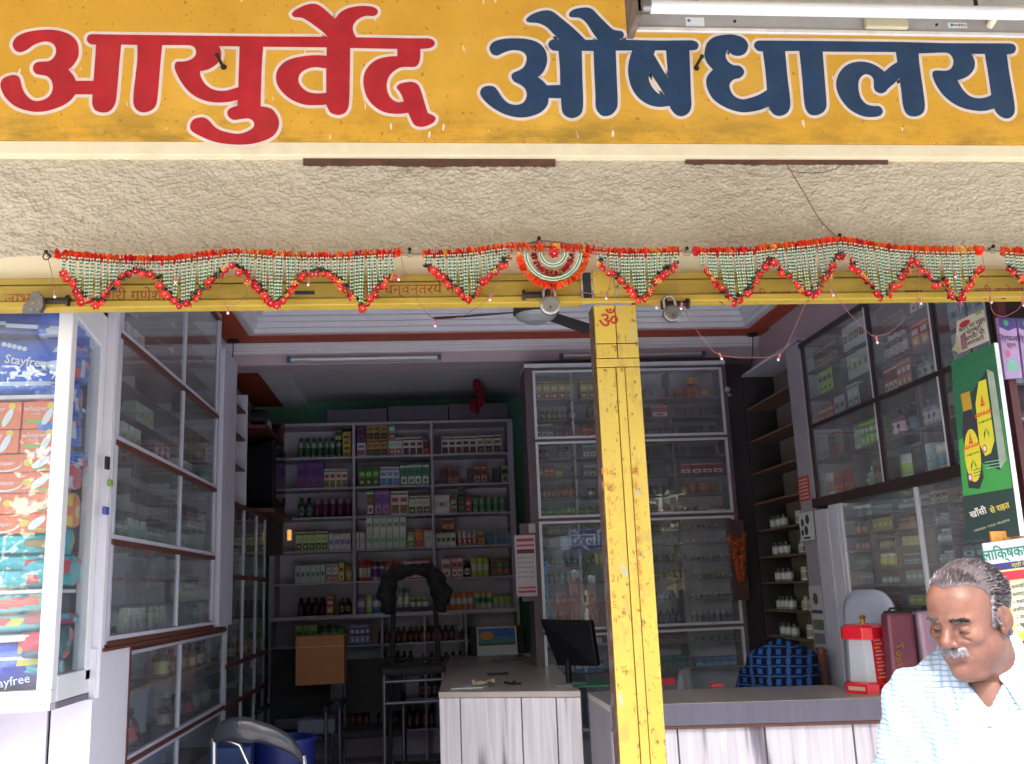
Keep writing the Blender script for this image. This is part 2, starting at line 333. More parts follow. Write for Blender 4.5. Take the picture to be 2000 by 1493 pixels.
RED = "A 190,330 240,250 350,190 500,155 650,142 800,145 950,180 1060,240 1130,330 1150,440 1140,540 1100,620 1050,680 1000,720* 1050,780 1085,830 1105,885* 1365,885* 1385,600 1402,360* 1330,355 1280,320 1268,275 1285,225 1340,205 B 200,140 C 0,378 735,382* 690,335 600,265 480,190 395,180 368,150 400,110 500,60 590,42 660,65 740,130 812,198* 870,130 960,85 1080,65 1200,75 1245,100 1250,140 1215,168 1120,170 1040,210 998,270 1000,330 1030,388* 1600,398 1780,400 1830,425 1835,465 1800,495 1740,505 1690,508* 1690,560 1680,640 1640,690 1560,693 1480,700 1400,750 1355,820 1345,910 1370,990 1420,1040 1470,1055 1518,1045* 1500,990 1465,930 1445,905 1470,870 1540,850 1620,848 1670,880 1700,950 1730,1050 1765,1165* 1800,1180 1845,1210 1830,1260 1750,1300 1680,1308 1625,1285 1590,1220 1565,1165* 1460,1175 1330,1160 1220,1100 1140,1000 1105,870 1115,760 1170,670 1260,610 1370,585 1452,582* 1452,508* 968,498* 965,800 955,1080 920,1160 850,1187 770,1165 735,1110 722,1080* 640,1085 500,1080 370,1030 270,950 215,860 210,760 260,670 360,610 500,580 620,572 725,577* 728,492* 75,485* 60,700 48,1095* B 1850,865 1910,940 1925,1020 1890,1110 1800,1170 1650,1210 1480,1215 1300,1190 1150,1130 1070,1080 1058,1030 1090,970 1180,950 1240,980 1300,1045 1380,1085 1520,1110 1620,1085 1680,1040 1675,990 1630,962 1550,968 1480,975 1430,940 1420,895 1450,860 1520,835* 1520,780* 1430,800 1300,805 1180,780 1070,720 980,620 920,510 905,450 925,408 1010,403 1080,375 1115,330 1105,275 1060,248 785,245* 765,450 740,750 720,840 670,885 600,903 540,880 505,820 505,720 540,400 542,243* 385,240* 365,450 340,740 320,830 270,890 200,903 130,880 102,820 A 1345,1200 1350,1085* 1100,1082* 1040,1160 930,1240 780,1300 600,1338 420,1325 230,1260 90,1140 20,1010 8,930 40,860 110,820 200,800 270,820 300,880 330,1000 390,1100 470,1165 560,1180 670,1145 745,1075 772,980 750,880 690,820 600,800 530,785 485,730 490,660 540,615 620,605 720,595 790,540 820,450 790,360 710,318 620,318 500,360 400,430 310,468 240,455 195,400"
REDH = ["B 1340,255* 1540,258* 1528,655* 1400,690 1290,680 1210,630 1165,560 1152,500* 1240,480 1310,435 1355,380 1360,310", "C 722,708* 722,958* 640,965 540,950 470,900 438,840 450,770 510,720 600,695"]
BL1 = "D 215,560 260,495 370,460 520,452 660,462 780,500 860,580 888,690 870,790 830,860 778,905* 840,950 885,1000* 1040,995* 1035,800 1020,598* 950,592 905,550 905,500 950,465 1028,465* 960,400 880,320 780,275 680,268 640,240 680,190 790,140 890,125 960,145 1050,215 1200,340 1335,470* 1480,470* 1420,390 1350,280 1270,215 1160,205 1142,165 1200,115 1330,92 1410,110 1480,180 1580,280 1660,350 1760,370 1782,410 1770,445 1730,468* E 700,200 1150,198 1210,225 1228,265 1210,310 1165,325 1108,328* 1115,500 1130,900 1135,1050 1100,1140 1020,1185 940,1170 880,1110 850,1050* 720,1065 580,1035 450,950 360,820 315,650 320,480 365,330* 150,332* 160,600 175,1000 160,1090 100,1160 20,1185 D 1510,1345 1455,1260 1450,1100 1435,800 1428,600* 1292,598* 1298,900 1308,1200 1290,1320 1220,1375 1140,1378 1075,1330 1055,1260 1048,1150* 905,1148* 890,1230 820,1310 700,1360 560,1375 400,1340 250,1260 140,1160 105,1090 130,1030 200,1005 270,1015 310,1060 370,1150 440,1210 530,1228 610,1200 650,1120 630,1040 570,990 500,955 470,900 490,855 560,825 620,780 648,700 635,640 580,600 480,590 380,620 300,655 240,630"
BL1H = ["E 665,328* 805,328* 832,690* 750,560 645,380*", "E 590,600* 680,740 790,910* 700,885 620,800 580,700"]
BL2 = "E 1310,330 1340,230 1430,155 1560,125 1680,122 1800,160 1865,230 1870,300 1830,370 1750,400 1660,380 1605,315* 1578,400 1610,470 1680,520 1760,528 1815,580 1815,640 1760,690 1690,705 1635,760 1640,840 1690,920 1790,965 F 150,950 270,910 385,845* 365,600 330,340* 270,335 222,290 222,240 270,202 2000,217 G 900,250 1800,255 1865,275 1885,330 1860,385 1800,403 1757,405* 1790,650 1850,1000 1870,1170 1850,1250 1780,1300 1700,1290 1620,1230 1580,1162* 1450,1195 1300,1190 1130,1150 980,1070 850,950 760,810 720,700 730,645 790,632 920,635 990,590 1012,500 985,430 920,385 528,395* 540,550 590,900 615,1130 590,1220 520,1265 420,1270 350,1225 310,1120 285,920 262,735* 190,810 100,885 F 1930,865 1870,888 1800,860 1775,800 1775,720 1740,660 1660,640 1590,700 1575,800 1600,930 1670,1020 1760,1050 1850,1055 1892,1110 1870,1170 1780,1195 1640,1185 1480,1110 1360,980 1295,840 1290,720 1340,600 1440,510 1580,475 1720,490 1830,540 1915,605* G 140,570 230,515* 210,375* F 1110,345* 1130,600 1150,850 1160,1050 1120,1130 1030,1172 940,1160 885,1080 865,950 840,650 805,335* 622,338* 650,650 680,900 688,1050 650,1140 560,1182 480,1165 430,1110 410,1060* 270,1110 90,1135 E 1680,1110 1520,1040 1400,940 1335,800 1330,700 1365,630 1415,580* 1345,500 1305,410"
BL2H = ["G 1262,400* 1450,402* 1500,700 1540,975* 1450,1010 1340,1018 1230,980 1140,890 1068,768* 1160,740 1240,690 1300,610 1312,520 1290,450"]
m_sred = MT('#b8202c', .5, var=.2, scale=9, dirt=.5, dcol='#cc4434', dscale=5)
m_sblu = MT('#1d3f63', .5, var=.25, scale=9, dirt=.75, dcol='#35535c', dscale=5)
m_edge = MT('#efe0d2', .6, var=.06, dirt=.25, dcol='#a89678', dscale=14)
def paint_word(loops, mat, lab):
    L = [trace(l) for l in loops]; me = fill_mesh(L); me.materials.clear(); me.materials.append(mat)
    me.transform(Matrix(((1, 0, 0, 0), (0, 0, 1, SYF - .0016), (0, 1, 0, 0), (0, 0, 0, 1)))); me.transform(Matrix.Translation(-WL[sg.name]))
    o = link('lettering', me, sg); o['label'] = lab
    mb = MB(); hw = .0125
    for lp in L:
        n = len(lp); P = [Vector(p) for p in lp]; a = []; b = []
        for i in range(n):
            d1 = (P[i] - P[i - 1]); d2 = (P[(i + 1) % n] - P[i])
            if d1.length < 1e-6: d1 = d2
            if d2.length < 1e-6: d2 = d1
            d1 = d1.normalized(); d2 = d2.normalized(); n1 = Vector((-d1.y, d1.x)); n2 = Vector((-d2.y, d2.x)); nn = (n1 + n2)
            nn = nn.normalized() if nn.length > .2 else n1; k = min(1.6, 1 / max(.5, nn.dot(n1)))
            a.append((P[i].x + nn.x * hw * k, SYF - .0007, P[i].y + nn.y * hw * k)); b.append((P[i].x - nn.x * hw * k, SYF - .0007, P[i].y - nn.y * hw * k))
        mb.add(a + b, [(i, (i + 1) % n, n + (i + 1) % n, n + i) for i in range(n)])
    mb.build('lettering_outline', m_edge, sg)
paint_word([RED] + REDH, m_sred, 'red painted word with a white outline')
paint_word([BL1] + BL1H, m_sblu, 'first half of the blue painted word'); paint_word([BL2] + BL2H, m_sblu, 'second half of the blue painted word')
m_iron = MT('#3a3029', .6, metal=.6, var=.3, scale=30)
for k, (x_, y_) in enumerate(((435, 130), (1358, 132))):
    p = at(x_, y_, Y=SYF); h = MB(); h.cyl((p.x, SYF + .01, p.z), (p.x + (.01 if k else -.008), SYF - .05, p.z + .012), .006); h.ball((p.x + (.012 if k else -.01), SYF - .055, p.z + .014), .009); h.ball((p.x + .004, SYF - .002, p.z - .004), .012, sc=(1, .3, 1))
    tag(h.build('iron_hook', m_iron), 'rusty iron hook sticking out of the ' + ('blue' if k else 'red') + ' lettering of the sign', 'hook', 'hooks in the sign board')
# ------------------------------------------------------------------ awning over the pavement
AS = .342
aw = thing('awning', 'pale corrugated awning sheets sloping out from above the sign board', 'awning', (.5, 2, 3.4))
m_sheet = MT('#b3aea2', .7, var=.1, scale=6, dirt=.45, dcol='#7b6c58', stretch=(6, 1, 1), bump=.1)
AY0, AY1 = .9, SYF - .01
def az(y): return 3.905 - (SYF - y) * AS
for k in range(-7, 2):
    x0 = 2.39 + .77 * k; x1 = x0 + .735; s_ = MB(); n = 24
    for sgn in (0, 1):
        pass
    top = []; 
    for i in range(n + 1):
        xx = x0 + (x1 - x0) * i / n; dz = .004 * math.sin(i * math.pi); zz = .006 * (i % 2)
        top.append((xx, zz))
    vs = [(a, AY1, az(AY1) + b) for a, b in top] + [(a, AY0, az(AY0) + b) for a, b in top] + [(a, AY1, az(AY1) + b + .004) for a, b in top] + [(a, AY0, az(AY0) + b + .004) for a, b in top]
    m_ = n + 1; fs = [(i, i + 1, m_ + i + 1, m_ + i) for i in range(n)] + [(2 * m_ + i, 3 * m_ + i, 3 * m_ + i + 1, 2 * m_ + i + 1) for i in range(n)] + [(0, m_, 3 * m_, 2 * m_), (n, 2 * m_ + n, 3 * m_ + n, m_ + n)]
    s_.add(vs, fs); s_.build('awning_sheet', m_sheet, aw)
    g = MB(); g.hull([(x0 - .035, AY1, az(AY1) + .004), (x0, AY1, az(AY1) + .004), (x0, AY0, az(AY0) + .004), (x0 - .035, AY0, az(AY0) + .004)], [(x0 - .035, AY1, az(AY1) + .03), (x0, AY1, az(AY1) + .03), (x0, AY0, az(AY0) + .03), (x0 - .035, AY0, az(AY0) + .03)])
    g.build('purlin', MT('#4a2d2a', .7, var=.2), aw)
for y_ in (1.0, 2.45):
    MB().box(-3.0, 3.2, y_, y_ + .04, az(y_) - .06, az(y_) - .012).build('cross_bar', MT('#6d5a4c', .6, var=.2), aw)
# ------------------------------------------------------------------ tube light under the awning
p = at(1238, 60, Y=2.45); q = at(1240, 10, Y=2.45); fx0 = p.x; fx1 = p.x + 1.27; zb = p.z
tl = thing('tube_light', 'dusty white fluorescent tube on a grey batten hanging in front of the blue words', 'tube light', ((fx0 + fx1) / 2, 2.45, zb))
m_bat = MT('#a7a49f', .6, var=.08, scale=12, dirt=.4, dcol='#6e665c'); m_lens = MT('#e9eef0', .25, var=.02, spec=.6, dirt=.2, dcol='#b5aFA0')
MB().box(fx0, fx1, 2.45, 2.462, zb, zb + .085).build('batten', m_bat, tl, bevel=.004)
MB().box(fx0 - .002, fx1, 2.443, 2.4515, zb - .002, zb + .008).build('lip', MT('#d8d2ca', .6, var=.1, dirt=.4, dcol='#8a6a5c', dscale=20), tl)
zt = at(1300, 14, Y=2.39).z
MB().cyl((fx0 + .035, 2.39, zt), (fx1 - .03, 2.39, zt), .019, n=20).build('tube', m_lens, tl)
for a, b in ((fx0 + .012, fx0 + .036), (fx1 - .03, fx1 - .008)):
    MB().cyl((a, 2.39, zt), (b, 2.39, zt), .0205, n=18).build('end_cap', MT('#8b8a86', .3, metal=.9, var=.1), tl)
c_ = MB().box(fx0 - .012, fx0 + .008, 2.37, 2.49, zb - .004, zb + .13); c_.box(fx0 - .006, fx0 + .012, 2.37, 2.41, zt - .03, zt + .03)
c_.build('end_bracket', MT('#6e5f55', .8, var=.3, scale=30, dirt=.5, dcol='#3b2f28'), tl, bevel=.003)
MB().box(fx1 - .008, fx1 + .01, 2.37, 2.49, zb, zb + .12).build('end_bracket', MT('#8a8078', .8, var=.2), tl)
st = MB(); a = at(1690, 50, Y=2.449)
st.box(a.x - .006, a.x + .125, 2.43, 2.4485, zb + .012, zb + .06); st.build('choke_cover', MT('#b9b294', .6, var=.1, dirt=.3), tl, bevel=.004)
for px, w_, s_ in ((1358, .055, 1), (1870, .06, 2)):
    a = at(px, 48, Y=2.4485); lb = MB().box(a.x - w_ / 2, a.x + w_ / 2, 2.4487, 2.4495, zb + (.016 if s_ == 1 else .025), zb + (.045 if s_ == 1 else .042)).build('sticker', MT('#dfe2e0', .5, var=.03), tl)
    if s_ == 2: text("WIPRO", .013, MT('#3a3a3a'), lb, FRONT((a.x + .008, 2.4483, zb + .0335)))
    MB().cyl((a.x - .018, 2.4484, zb + .034), (a.x - .018, 2.4478, zb + .034), .005, n=10).build('logo', MT('#2d7fb0'), lb)
st = MB(); a = at(1935, 50, Y=2.44); st.cyl((a.x, 2.45, zb + .03), (a.x + .01, 2.40, zb + .06), .011); st.build('starter', MT('#d8cdb0', .5), tl)
for px in (1435, 1828): 
    a = at(px, 40, Y=2.449); MB().cyl((a.x, 2.4512, zb + .034), (a.x, 2.4465, zb + .034), .004, n=10).build('screw', m_iron, tl)
for x_ in (fx0 + .2, fx1 - .2): MB().cyl((x_, 2.47, zb + .08), (x_, 2.47, az(2.47) - .03), .006).build('hanger_rod', m_iron, tl)
# ------------------------------------------------------------------ rolling shutters and the post between
m_yel = MT('#a98f38', .5, var=.14, scale=5, dirt=.6, dcol='#7a6528', dscale=4, bump=.12, bs=30, stretch=(1, 1, 4))
m_yel2 = MT('#b89c3a', .45, var=.08, scale=5, dirt=.3, dcol='#7e6a22', bump=.05)
m_dk = MT('#2b2a2e', .7, var=.2)
def shutter(x0, x1, lab):
    t = thing('rolling_shutter', lab, 'shutter', ((x0 + x1) / 2, FY, 2.61))
    MB().box(x0, x1, 3.345, 3.395, 2.640, 2.700).build('bottom_rail', m_yel, t, bevel=.006)
    MB().box(x0, x1, 3.352, 3.395, 2.7035, 2.729).build('upper_rail', m_yel, t, bevel=.004)
    MB().box(x0, x1, 3.335, 3.398, 2.612, 2.6385).build('lower_lip', m_yel2, t, bevel=.004)
    for k in range(3): MB().box(x0, x1, 3.412, 3.43, 2.625 + .085 * k, 2.705 + .085 * k).build('slat', m_dk, t, bevel=.006)
    return t
sL = shutter(XL + .9, at(1137, 590, Y=3.345).x, 'rolled-up yellow shutter over the left opening with faded red prayer words')
sR = shutter(.80, 2.74, 'rolled-up yellow shutter over the right opening with faded red prayer words')
m_old = MT('#8f3a22', .7, var=.35, scale=40, dirt=.97, dcol='#a98f38', dscale=10)
def ltxt(s, x, y, px_h, par, Y=3.3445): 
    a = at(x, y, Y=Y); return text(s, px_h * .0021, m_old, par, FRONT(a))
ltxt("श्री गणेशाय नमः", 300, 578, 26, sL); ltxt("ॐ श्री धन्वन्तरये नमः", 790, 566, 26, sL); ltxt("श्री रामजी सदा सहाय", 1500, 579, 26, sR); ltxt("श्री कुबेराय", 1955, 571, 24, sR); ltxt("लाभ", 34, 584, 26, sL)
for (x_, y_, s_) in ((595, 572, sL), (1785, 571, sR)):
    a = at(x_, y_, Y=3.344); MB().box(a.x - .035, a.x + .035, 3.3435, 3.3455, a.z - .007, a.z + .007).build('grip_slot', m_dk, s_, bevel=.003)
# post
pl = thing('shutter_post', 'yellow steel post between the openings with a red Om and a faded phone number', 'post', (.71, 3.36, 0))
def post_paint():
    m = MT('#c4a744', .45, var=.08, scale=6, dirt=.0, bump=.12, bs=120, name='post_paint'); n = m.node_tree; L = n.links.new; b = n.nodes["Principled BSDF"]
    src = b.inputs["Base Color"].links[0].from_socket; tc = NN(n, "ShaderNodeTexCoord")
    def layer(src, sc, st, p0, p1, col, amt=1.):
        mp = NN(n, "ShaderNodeMapping"); mp.inputs["Scale"].default_value = st; L(tc.outputs["Object"], mp.inputs[0])
        z = NN(n, "ShaderNodeTexNoise", i_Scale=sc, i_Detail=8., i_Roughness=.65); L(mp.outputs[0], z.inputs["Vector"])
        r = NN(n, "ShaderNodeValToRGB"); L(z.outputs["Fac"], r.inputs[0]); e = r.color_ramp.elements; e[0].position = p0; e[1].position = p1; e[0].color = (0, 0, 0, 1); e[1].color = (amt,) * 3 + (1,)
        x = NN(n, "ShaderNodeMixRGB"); L(r.outputs[0], x.inputs[0]); L(src, x.inputs[1]); x.inputs[2].default_value = hx(col) + (1,); return x.outputs[0]
    s = layer(src, 7, (1, 1, .5), .48, .7, '#b8a050', .75); s = layer(s, 30, (1, 1, .35), .56, .62, '#a89048', .6); s = layer(s, 55, (1, 1, .6), .61, .64, '#6b4a22', .85); s = layer(s, 24, (1, 1, .4), .645, .665, '#8ea2ac', .85); s = layer(s, 12, (1, 1, 1), .63, .68, '#4c3418', .75)
    L(s, b.inputs["Base Color"]); return m
m_post = post_paint(); m_edge2 = MT('#4a2f1c', .8, var=.4, scale=25, dirt=.6, dcol='#7f96a3', dscale=18)
PX0, PX1 = .640, .795
MB().box(PX0 - .004, PX1 + .004, 3.35, 3.43, -.01, 2.60).build('channel', m_edge2, pl)
MB().box(PX0 - .001, PX0 + .066, 3.338, 3.3495, -.01, 2.365).build('face_plate', m_post, pl, bevel=.002)
MB().box(PX0 + .069, PX0 + .098, 3.334, 3.3495, -.01, 2.365).build('rib', m_post, pl, bevel=.003)
MB().box(PX0 + .101, PX1 + .001, 3.338, 3.3495, -.01, 2.365).build('face_plate', m_post, pl, bevel=.002)
MB().box(PX0 - .001, PX1 + .001, 3.336, 3.3495, 2.368, 2.398).build('strap_plate', m_post, pl, bevel=.002)
for a, b in ((PX0, PX0 + .075), (PX0 + .0785, PX1)):
    MB().box(a, b, 3.333, 3.3495, 2.401, 2.452).build('joint_plate', m_post, pl, bevel=.002)
    MB().box(a, b, 3.333, 3.3495, 2.4555, 2.60).build('upper_plate', m_post, pl, bevel=.002)
MB().box(PX0 - .034, PX0 - .006, 3.336, 3.349, 2.6255, 2.726).build('gap_shade', m_dk, pl)  # dark strip standing in for the shade of the open gap
MB().box(PX0 - .05, PX1 + .045, 3.312, 3.331, 2.6035, 2.622).build('cap_bar', m_yel2, pl, bevel=.004)
for a, b in ((PX0, PX0 + .076), (PX0 + .079, PX1)): MB().box(a, b, 3.325, 3.3335, 2.6255, 2.728).build('head_plate', m_post, pl, bevel=.002)
m_om = MT('#a8281a', .6, var=.1)
a = at(1189, 628, Y=3.3325); text("ॐ", .085, m_om, pl, FRONT((a.x, 3.3322, a.z)), bold=.0006)
m_fade = MT('#b8702e', .7, var=.2, scale=40, dirt=.95, dcol='#cdaa38', dscale=22)
for k, (s_, y_) in enumerate((("Mo", 922), ("No", 948), ("9", 978), ("1", 1003), ("5", 1028), ("6", 1056), ("4", 1080), ("7", 1099), ("2", 1131), ("6", 1163), ("5", 1182), ("4", 1212))):
    a = at(1186 + (y_ - 922) * .055, y_, Y=3.3375); text(s_, .034, m_fade, pl, FRONT((a.x, 3.3372, a.z)), bold=-.0004 if len(s_) < 2 else 0)
for k, (s_, y_) in enumerate((("मो", 922), ("नं", 952), ("९", 982), ("८", 1009), ("२", 1032), ("३", 1055), ("४", 1077), ("९", 1102), ("७", 1118), ("२", 1148), ("५", 1172))):
    a = at(1238 + (y_ - 922) * .055, y_, Y=3.3375); text(s_, .036, m_fade, pl, FRONT((a.x, 3.3330, a.z)))
# locks
m_steel = MT('#a09c98', .32, metal=.85, var=.12, scale=20, dirt=.25, dcol='#5c544c'); m_steel2 = MT('#7d7a76', .4, metal=.8, var=.2, scale=40, dirt=.4, dcol='#443c36')
m_brass = MT('#8a6a35', .5, metal=.8, var=.2, scale=30)
def bolt(x, y, right, par):
    a = at(x, y, Y=3.30); b = MB(); d = 1 if right else -1
    b.cyl((a.x, 3.325, a.z), (a.x + d * .085, 3.325, a.z), .011, n=12); b.cyl((a.x + d * .085, 3.325, a.z), (a.x + d * .094, 3.325, a.z), .02, n=14); b.box(a.x - .008, a.x + .006, 3.30, 3.345, a.z - .016, a.z + .016)
    b.build('lock_bolt', m_iron, par, bevel=0)
bolt(1072, 572, False, sL); bolt(1300, 590, True, sR); bolt(75, 584, True, sL)
def padlock(x, y, tilt, lab, m, r=.036):
    a = at(x, y, Y=3.295); t = thing('padlock', lab, 'padlock', a, 'round steel padlocks hanging from the shutter bolts'); b = MB()
    b.lathe([(0, -.012), (r - .005, -.012), (r, -.008), (r, .008), (r - .005, .012), (r * .78, .013), (0, .0135)], n=28)
    b.v = [(x_, -z_, y_) for x_, y_, z_ in b.v]; b.v = [(x_ + a.x, y_ + a.y, z_ + a.z) for x_, y_, z_ in b.v]; b.build('lock_body', m, t)
    P = [(a.x + .021 * math.cos(th), a.y, a.z + r * .8 + .022 + .021 * math.sin(th)) for th in np.linspace(0, math.pi, 9)]
    MB().tube([(a.x + .021, a.y, a.z + .02)] + P + [(a.x - .021, a.y, a.z + .02)], .0052, 8).build('shackle', m_steel, t)
    k = MB(); k.cyl((a.x, a.y - .0135, a.z - .008), (a.x, a.y - .0145, a.z - .008), .0035, n=8); k.box(a.x - .0015, a.x + .0015, a.y - .0145, a.y - .0135, a.z - .018, a.z - .008); k.build('keyhole', m_dk, t)
    t.rotation_euler = (0, tilt, 0); return t
padlock(1074, 597, 0, 'round steel padlock hanging from the bolt just left of the yellow post', m_steel)
t = padlock(1312, 613, R(-8), 'scratched round padlock with a rusty shackle on the bolt right of the yellow post', m_steel2, .032)
for k in range(5):
    an = R(200 + 35 * k); a_ = WL[t.name]; MB().cyl((a_.x + .02 * math.cos(an), a_.y - .0134, a_.z + .02 * math.sin(an)), (a_.x + .02 * math.cos(an), a_.y - .015, a_.z + .02 * math.sin(an)), .003, n=8).build('rivet', m_steel, t)
a = at(66, 600, Y=3.30); t = thing('plate_lock', 'old cast iron plate lock on the bolt at the left end of the shutter', 'lock', a)
pts = [(-.03, -.02), (.022, -.02), (.03, .0), (.028, .03), (.012, .05), (-.005, .048), (-.012, .02), (-.028, .005)]
MB().hull([(a.x + x_ * 1.15, a.y - .01, a.z + z_ * 1.1) for x_, z_ in pts][::-1], [(a.x + x_ * 1.15, a.y + .015, a.z + z_ * 1.1) for x_, z_ in pts][::-1]).build('lock_body', m_steel2, t, bevel=.002)
for k, (dx, dz) in enumerate(((-.018, -.008), (.018, -.012), (.022, .012), (0, .01), (.002, .034), (-.005, -.012))):
    MB().cyl((a.x + dx, a.y - .0101, a.z + dz), (a.x + dx, a.y - .0125, a.z + dz), .004 if k % 2 else .0026, n=8).build('rivet', m_steel, t)
# ------------------------------------------------------------------ festoons of cloth flowers and pearl strings
m_or = [MT('#f2481c', .7, var=.15, scale=60), MT('#f07028', .7, var=.2, scale=60), MT('#dc2c34', .7, var=.15, scale=60), MT('#eab050', .7, var=.2, scale=60)]
m_leaf = MT('#34795a', .35, var=.25, scale=80, spec=.8); m_dleaf = MT('#15322a', .6, var=.3, scale=60); m_pearl = MT('#cde0ca', .2, metal=.25, var=.05, spec=1.)
m_fl = MT('#d0222c', .6, var=.2, scale=90); m_fl2 = MT('#e8481e', .6, var=.2, scale=90); m_flc = MT('#d8234a', .35, var=.1); m_yl = MT('#e0a83a', .6, var=.2)
TY = 3.285
def ruffle(mb, path, rad, step=.0085, mats=(0, 1, 2, 3), pr=(.45, .75, .85, 1.)):
    P = [Vector(p) for p in path]; L = [0]
    for i in range(1, len(P)): L.append(L[-1] + (P[i] - P[i - 1]).length)
    s = 0; seg = random.choice(mats); left = 0
    while s < L[-1]:
        i = max(j for j in range(len(L)) if L[j] <= s); i = min(i, len(P) - 2); f = (s - L[i]) / (L[i + 1] - L[i]); c = P[i].lerp(P[i + 1], f); d = (P[i + 1] - P[i]).normalized()
        if left <= 0:
            u_ = random.random(); seg = mats[[j for j in range(4) if u_ <= pr[j]][0]]; left = random.randint(1, 4)
        left -= 1
        d = (d + Vector((random.gauss(0, .28), random.gauss(0, .28), random.gauss(0, .28)))).normalized(); t = d.orthogonal().normalized(); b = d.cross(t); n = 9; a0 = random.random() * 6
        vs = [c + d * random.gauss(0, .001)]
        for k in range(n):
            an = a0 + 2 * math.pi * k / n; r = rad * random.uniform(.72, 1.15); vs.append(c + (t * math.cos(an) + b * math.sin(an)) * r + d * random.uniform(-.004, .004))
        mb.add(vs, [(0, 1 + k, 1 + (k + 1) % n) for k in range(n)], seg); s += step * random.uniform(.7, 1.2)
_st = {}
def strand_me(n):
    if n in _st: return _st[n]
    b = MB(); z = 0
    for k in range(n):
        zc = -k * .0128; m = 5
        b.add([(0, 0, zc - .004)] + [(.0102 * math.cos(2 * math.pi * j / 10), .0102 * math.sin(2 * math.pi * j / 10), zc + (.006 if j % 2 else .0)) if j % 2 == 0 else (.0035 * math.cos(2 * math.pi * j / 10), .0035 * math.sin(2 * math.pi * j / 10), zc) for j in range(10)], [(0, 1 + j, 1 + (j + 1) % 10) for j in range(10)], 0)
        for sx in (-1, 1): b.ball((sx * .0040, -.0045, zc + .0028), .0040, 6, 1)
    b.cyl((0, 0, .004), (0, 0, -n * .0128), .0012, n=4, mi=0); _st[n] = b.mesh('pearl_string', [m_leaf, m_pearl]); return _st[n]
_fl = []
for v in range(5):
    b = MB()
    for layer_, (rr, nn, mi, zz) in enumerate(((.0165, 7, 0, 0), (.0125, 6, 0 if v % 2 else 1, -.004))):
        for k in range(nn):
            an = 2 * math.pi * (k + .5 * layer_) / nn; w_ = .62 * rr
            c, s_ = math.cos(an), math.sin(an)
            b.add([(0, zz, 0), (c * rr * .6 - s_ * w_ * .5, zz - .003, s_ * rr * .6 + c * w_ * .5), (c * rr, zz - .006 - random.random() * .005, s_ * rr), (c * rr * .6 + s_ * w_ * .5, zz - .003, s_ * rr * .6 - c * w_ * .5)], [(0, 1, 2, 3)], mi if not (v == 3 and k < 3) else 3)
    b.ball((0, -.006, 0), .0048, 6, 2); b.ball((.001, -.0105, -.003), .0022, 5, 4)
    _fl.append(b.mesh('flower', [m_fl, m_fl2, m_flc, m_yl, MT('#efe6e0', .2)]))
_lf = []
for v in range(3):
    b = MB()
    for k in range(4):
        an = R(25 + 42 * k + random.uniform(-12, 12)); c, s_ = math.cos(an), math.sin(an); l = .022
        b.add([(0, .003, 0), (c * l * .5 - s_ * .006, -.001, s_ * l * .5 + c * .006), (c * l, .0 - random.random() * .008, s_ * l), (c * l * .5 + s_ * .006, .004, s_ * l * .5 - c * .006)], [(0, 1, 2, 3)], 0)
    _lf.append(b.mesh('leaf_sprig', [m_dleaf]))
def curve(pts, n=6):
    out = []
    for i in range(len(pts) - 1):
        p0, p1, p2, p3 = pts[max(i - 1, 0)], pts[i], pts[i + 1], pts[min(i + 2, len(pts) - 1)]
        for k in range(n):
            t = k / n; out.append(tuple(.5 * (2 * b + (c - a) * t + (2 * a - 5 * b + 4 * c - d) * t * t + (3 * b - a - 3 * c + d) * t ** 3) for a, b, c, d in zip(p0, p1, p2, p3)))
    return out + [tuple(pts[-1])]
def W(px, Y=TY): return [at(x, y, Y=Y) for x, y in px]
def toran(lab, band, zigs, group='cloth flower festoons over the shop doorway'):
    bp = W(curve(band, 4)); t = thing('flower_festoon', lab, 'festoon', bp[len(bp) // 2], group)
    mb = MB(); ruffle(mb, bp, .0205, .0075); mb.tube(bp[::2] + [bp[-1]], .004, 5, 2); mb.build('ruffle_band', m_or, t)
    O = WL[t.name]; bx = [p.x for p in bp]; bz = [p.z for p in bp]
    for zig in zigs:
        zp = W(zig); zx = [p.x for p in zp]; zz = [p.z for p in zp]
        x = zx[0] + .004
        while x < zx[-1] - .002:
            top = np.interp(x, bx, bz) - .012; bot = np.interp(x, zx, zz) + .008; n = int((top - bot) / .0128)
            if n > 1:
                o = link('pearl_string', strand_me(n), t); o.location = Vector((x + random.gauss(0, .0015), TY - .006, top)) - O; o.rotation_euler = (random.gauss(0, .03), random.gauss(0, .035), random.random() * .6 - .3)
            x += .0200 * random.uniform(.93, 1.07)
        L = 0; acc = .011
        for i in range(len(zp) - 1):
            a, b = zp[i], zp[i + 1]; d = (b - a).length; s = 0
            while acc < d - s + 1e-9:
                s += acc; c = a.lerp(b, s / d); acc = .0235 * random.uniform(.8, 1.2)
                o = link('flower', random.choice(_fl), t); o.location = c - O + Vector((random.gauss(0, .003), -.014 + random.gauss(0, .004), random.gauss(0, .004))); o.rotation_euler = (random.gauss(-.2, .45), random.random() * 6, random.gauss(0, .5)); k = random.uniform(.85, 1.15); o.scale = (k, k, k)
                if random.random() < .8:
                    o = link('leaf_sprig', random.choice(_lf), t); o.location = c - O + Vector((random.gauss(0, .004), -.004, .009)); o.rotation_euler = (random.gauss(0, .3), random.gauss(0, .35), 0)
            acc -= (d - s)
    return t
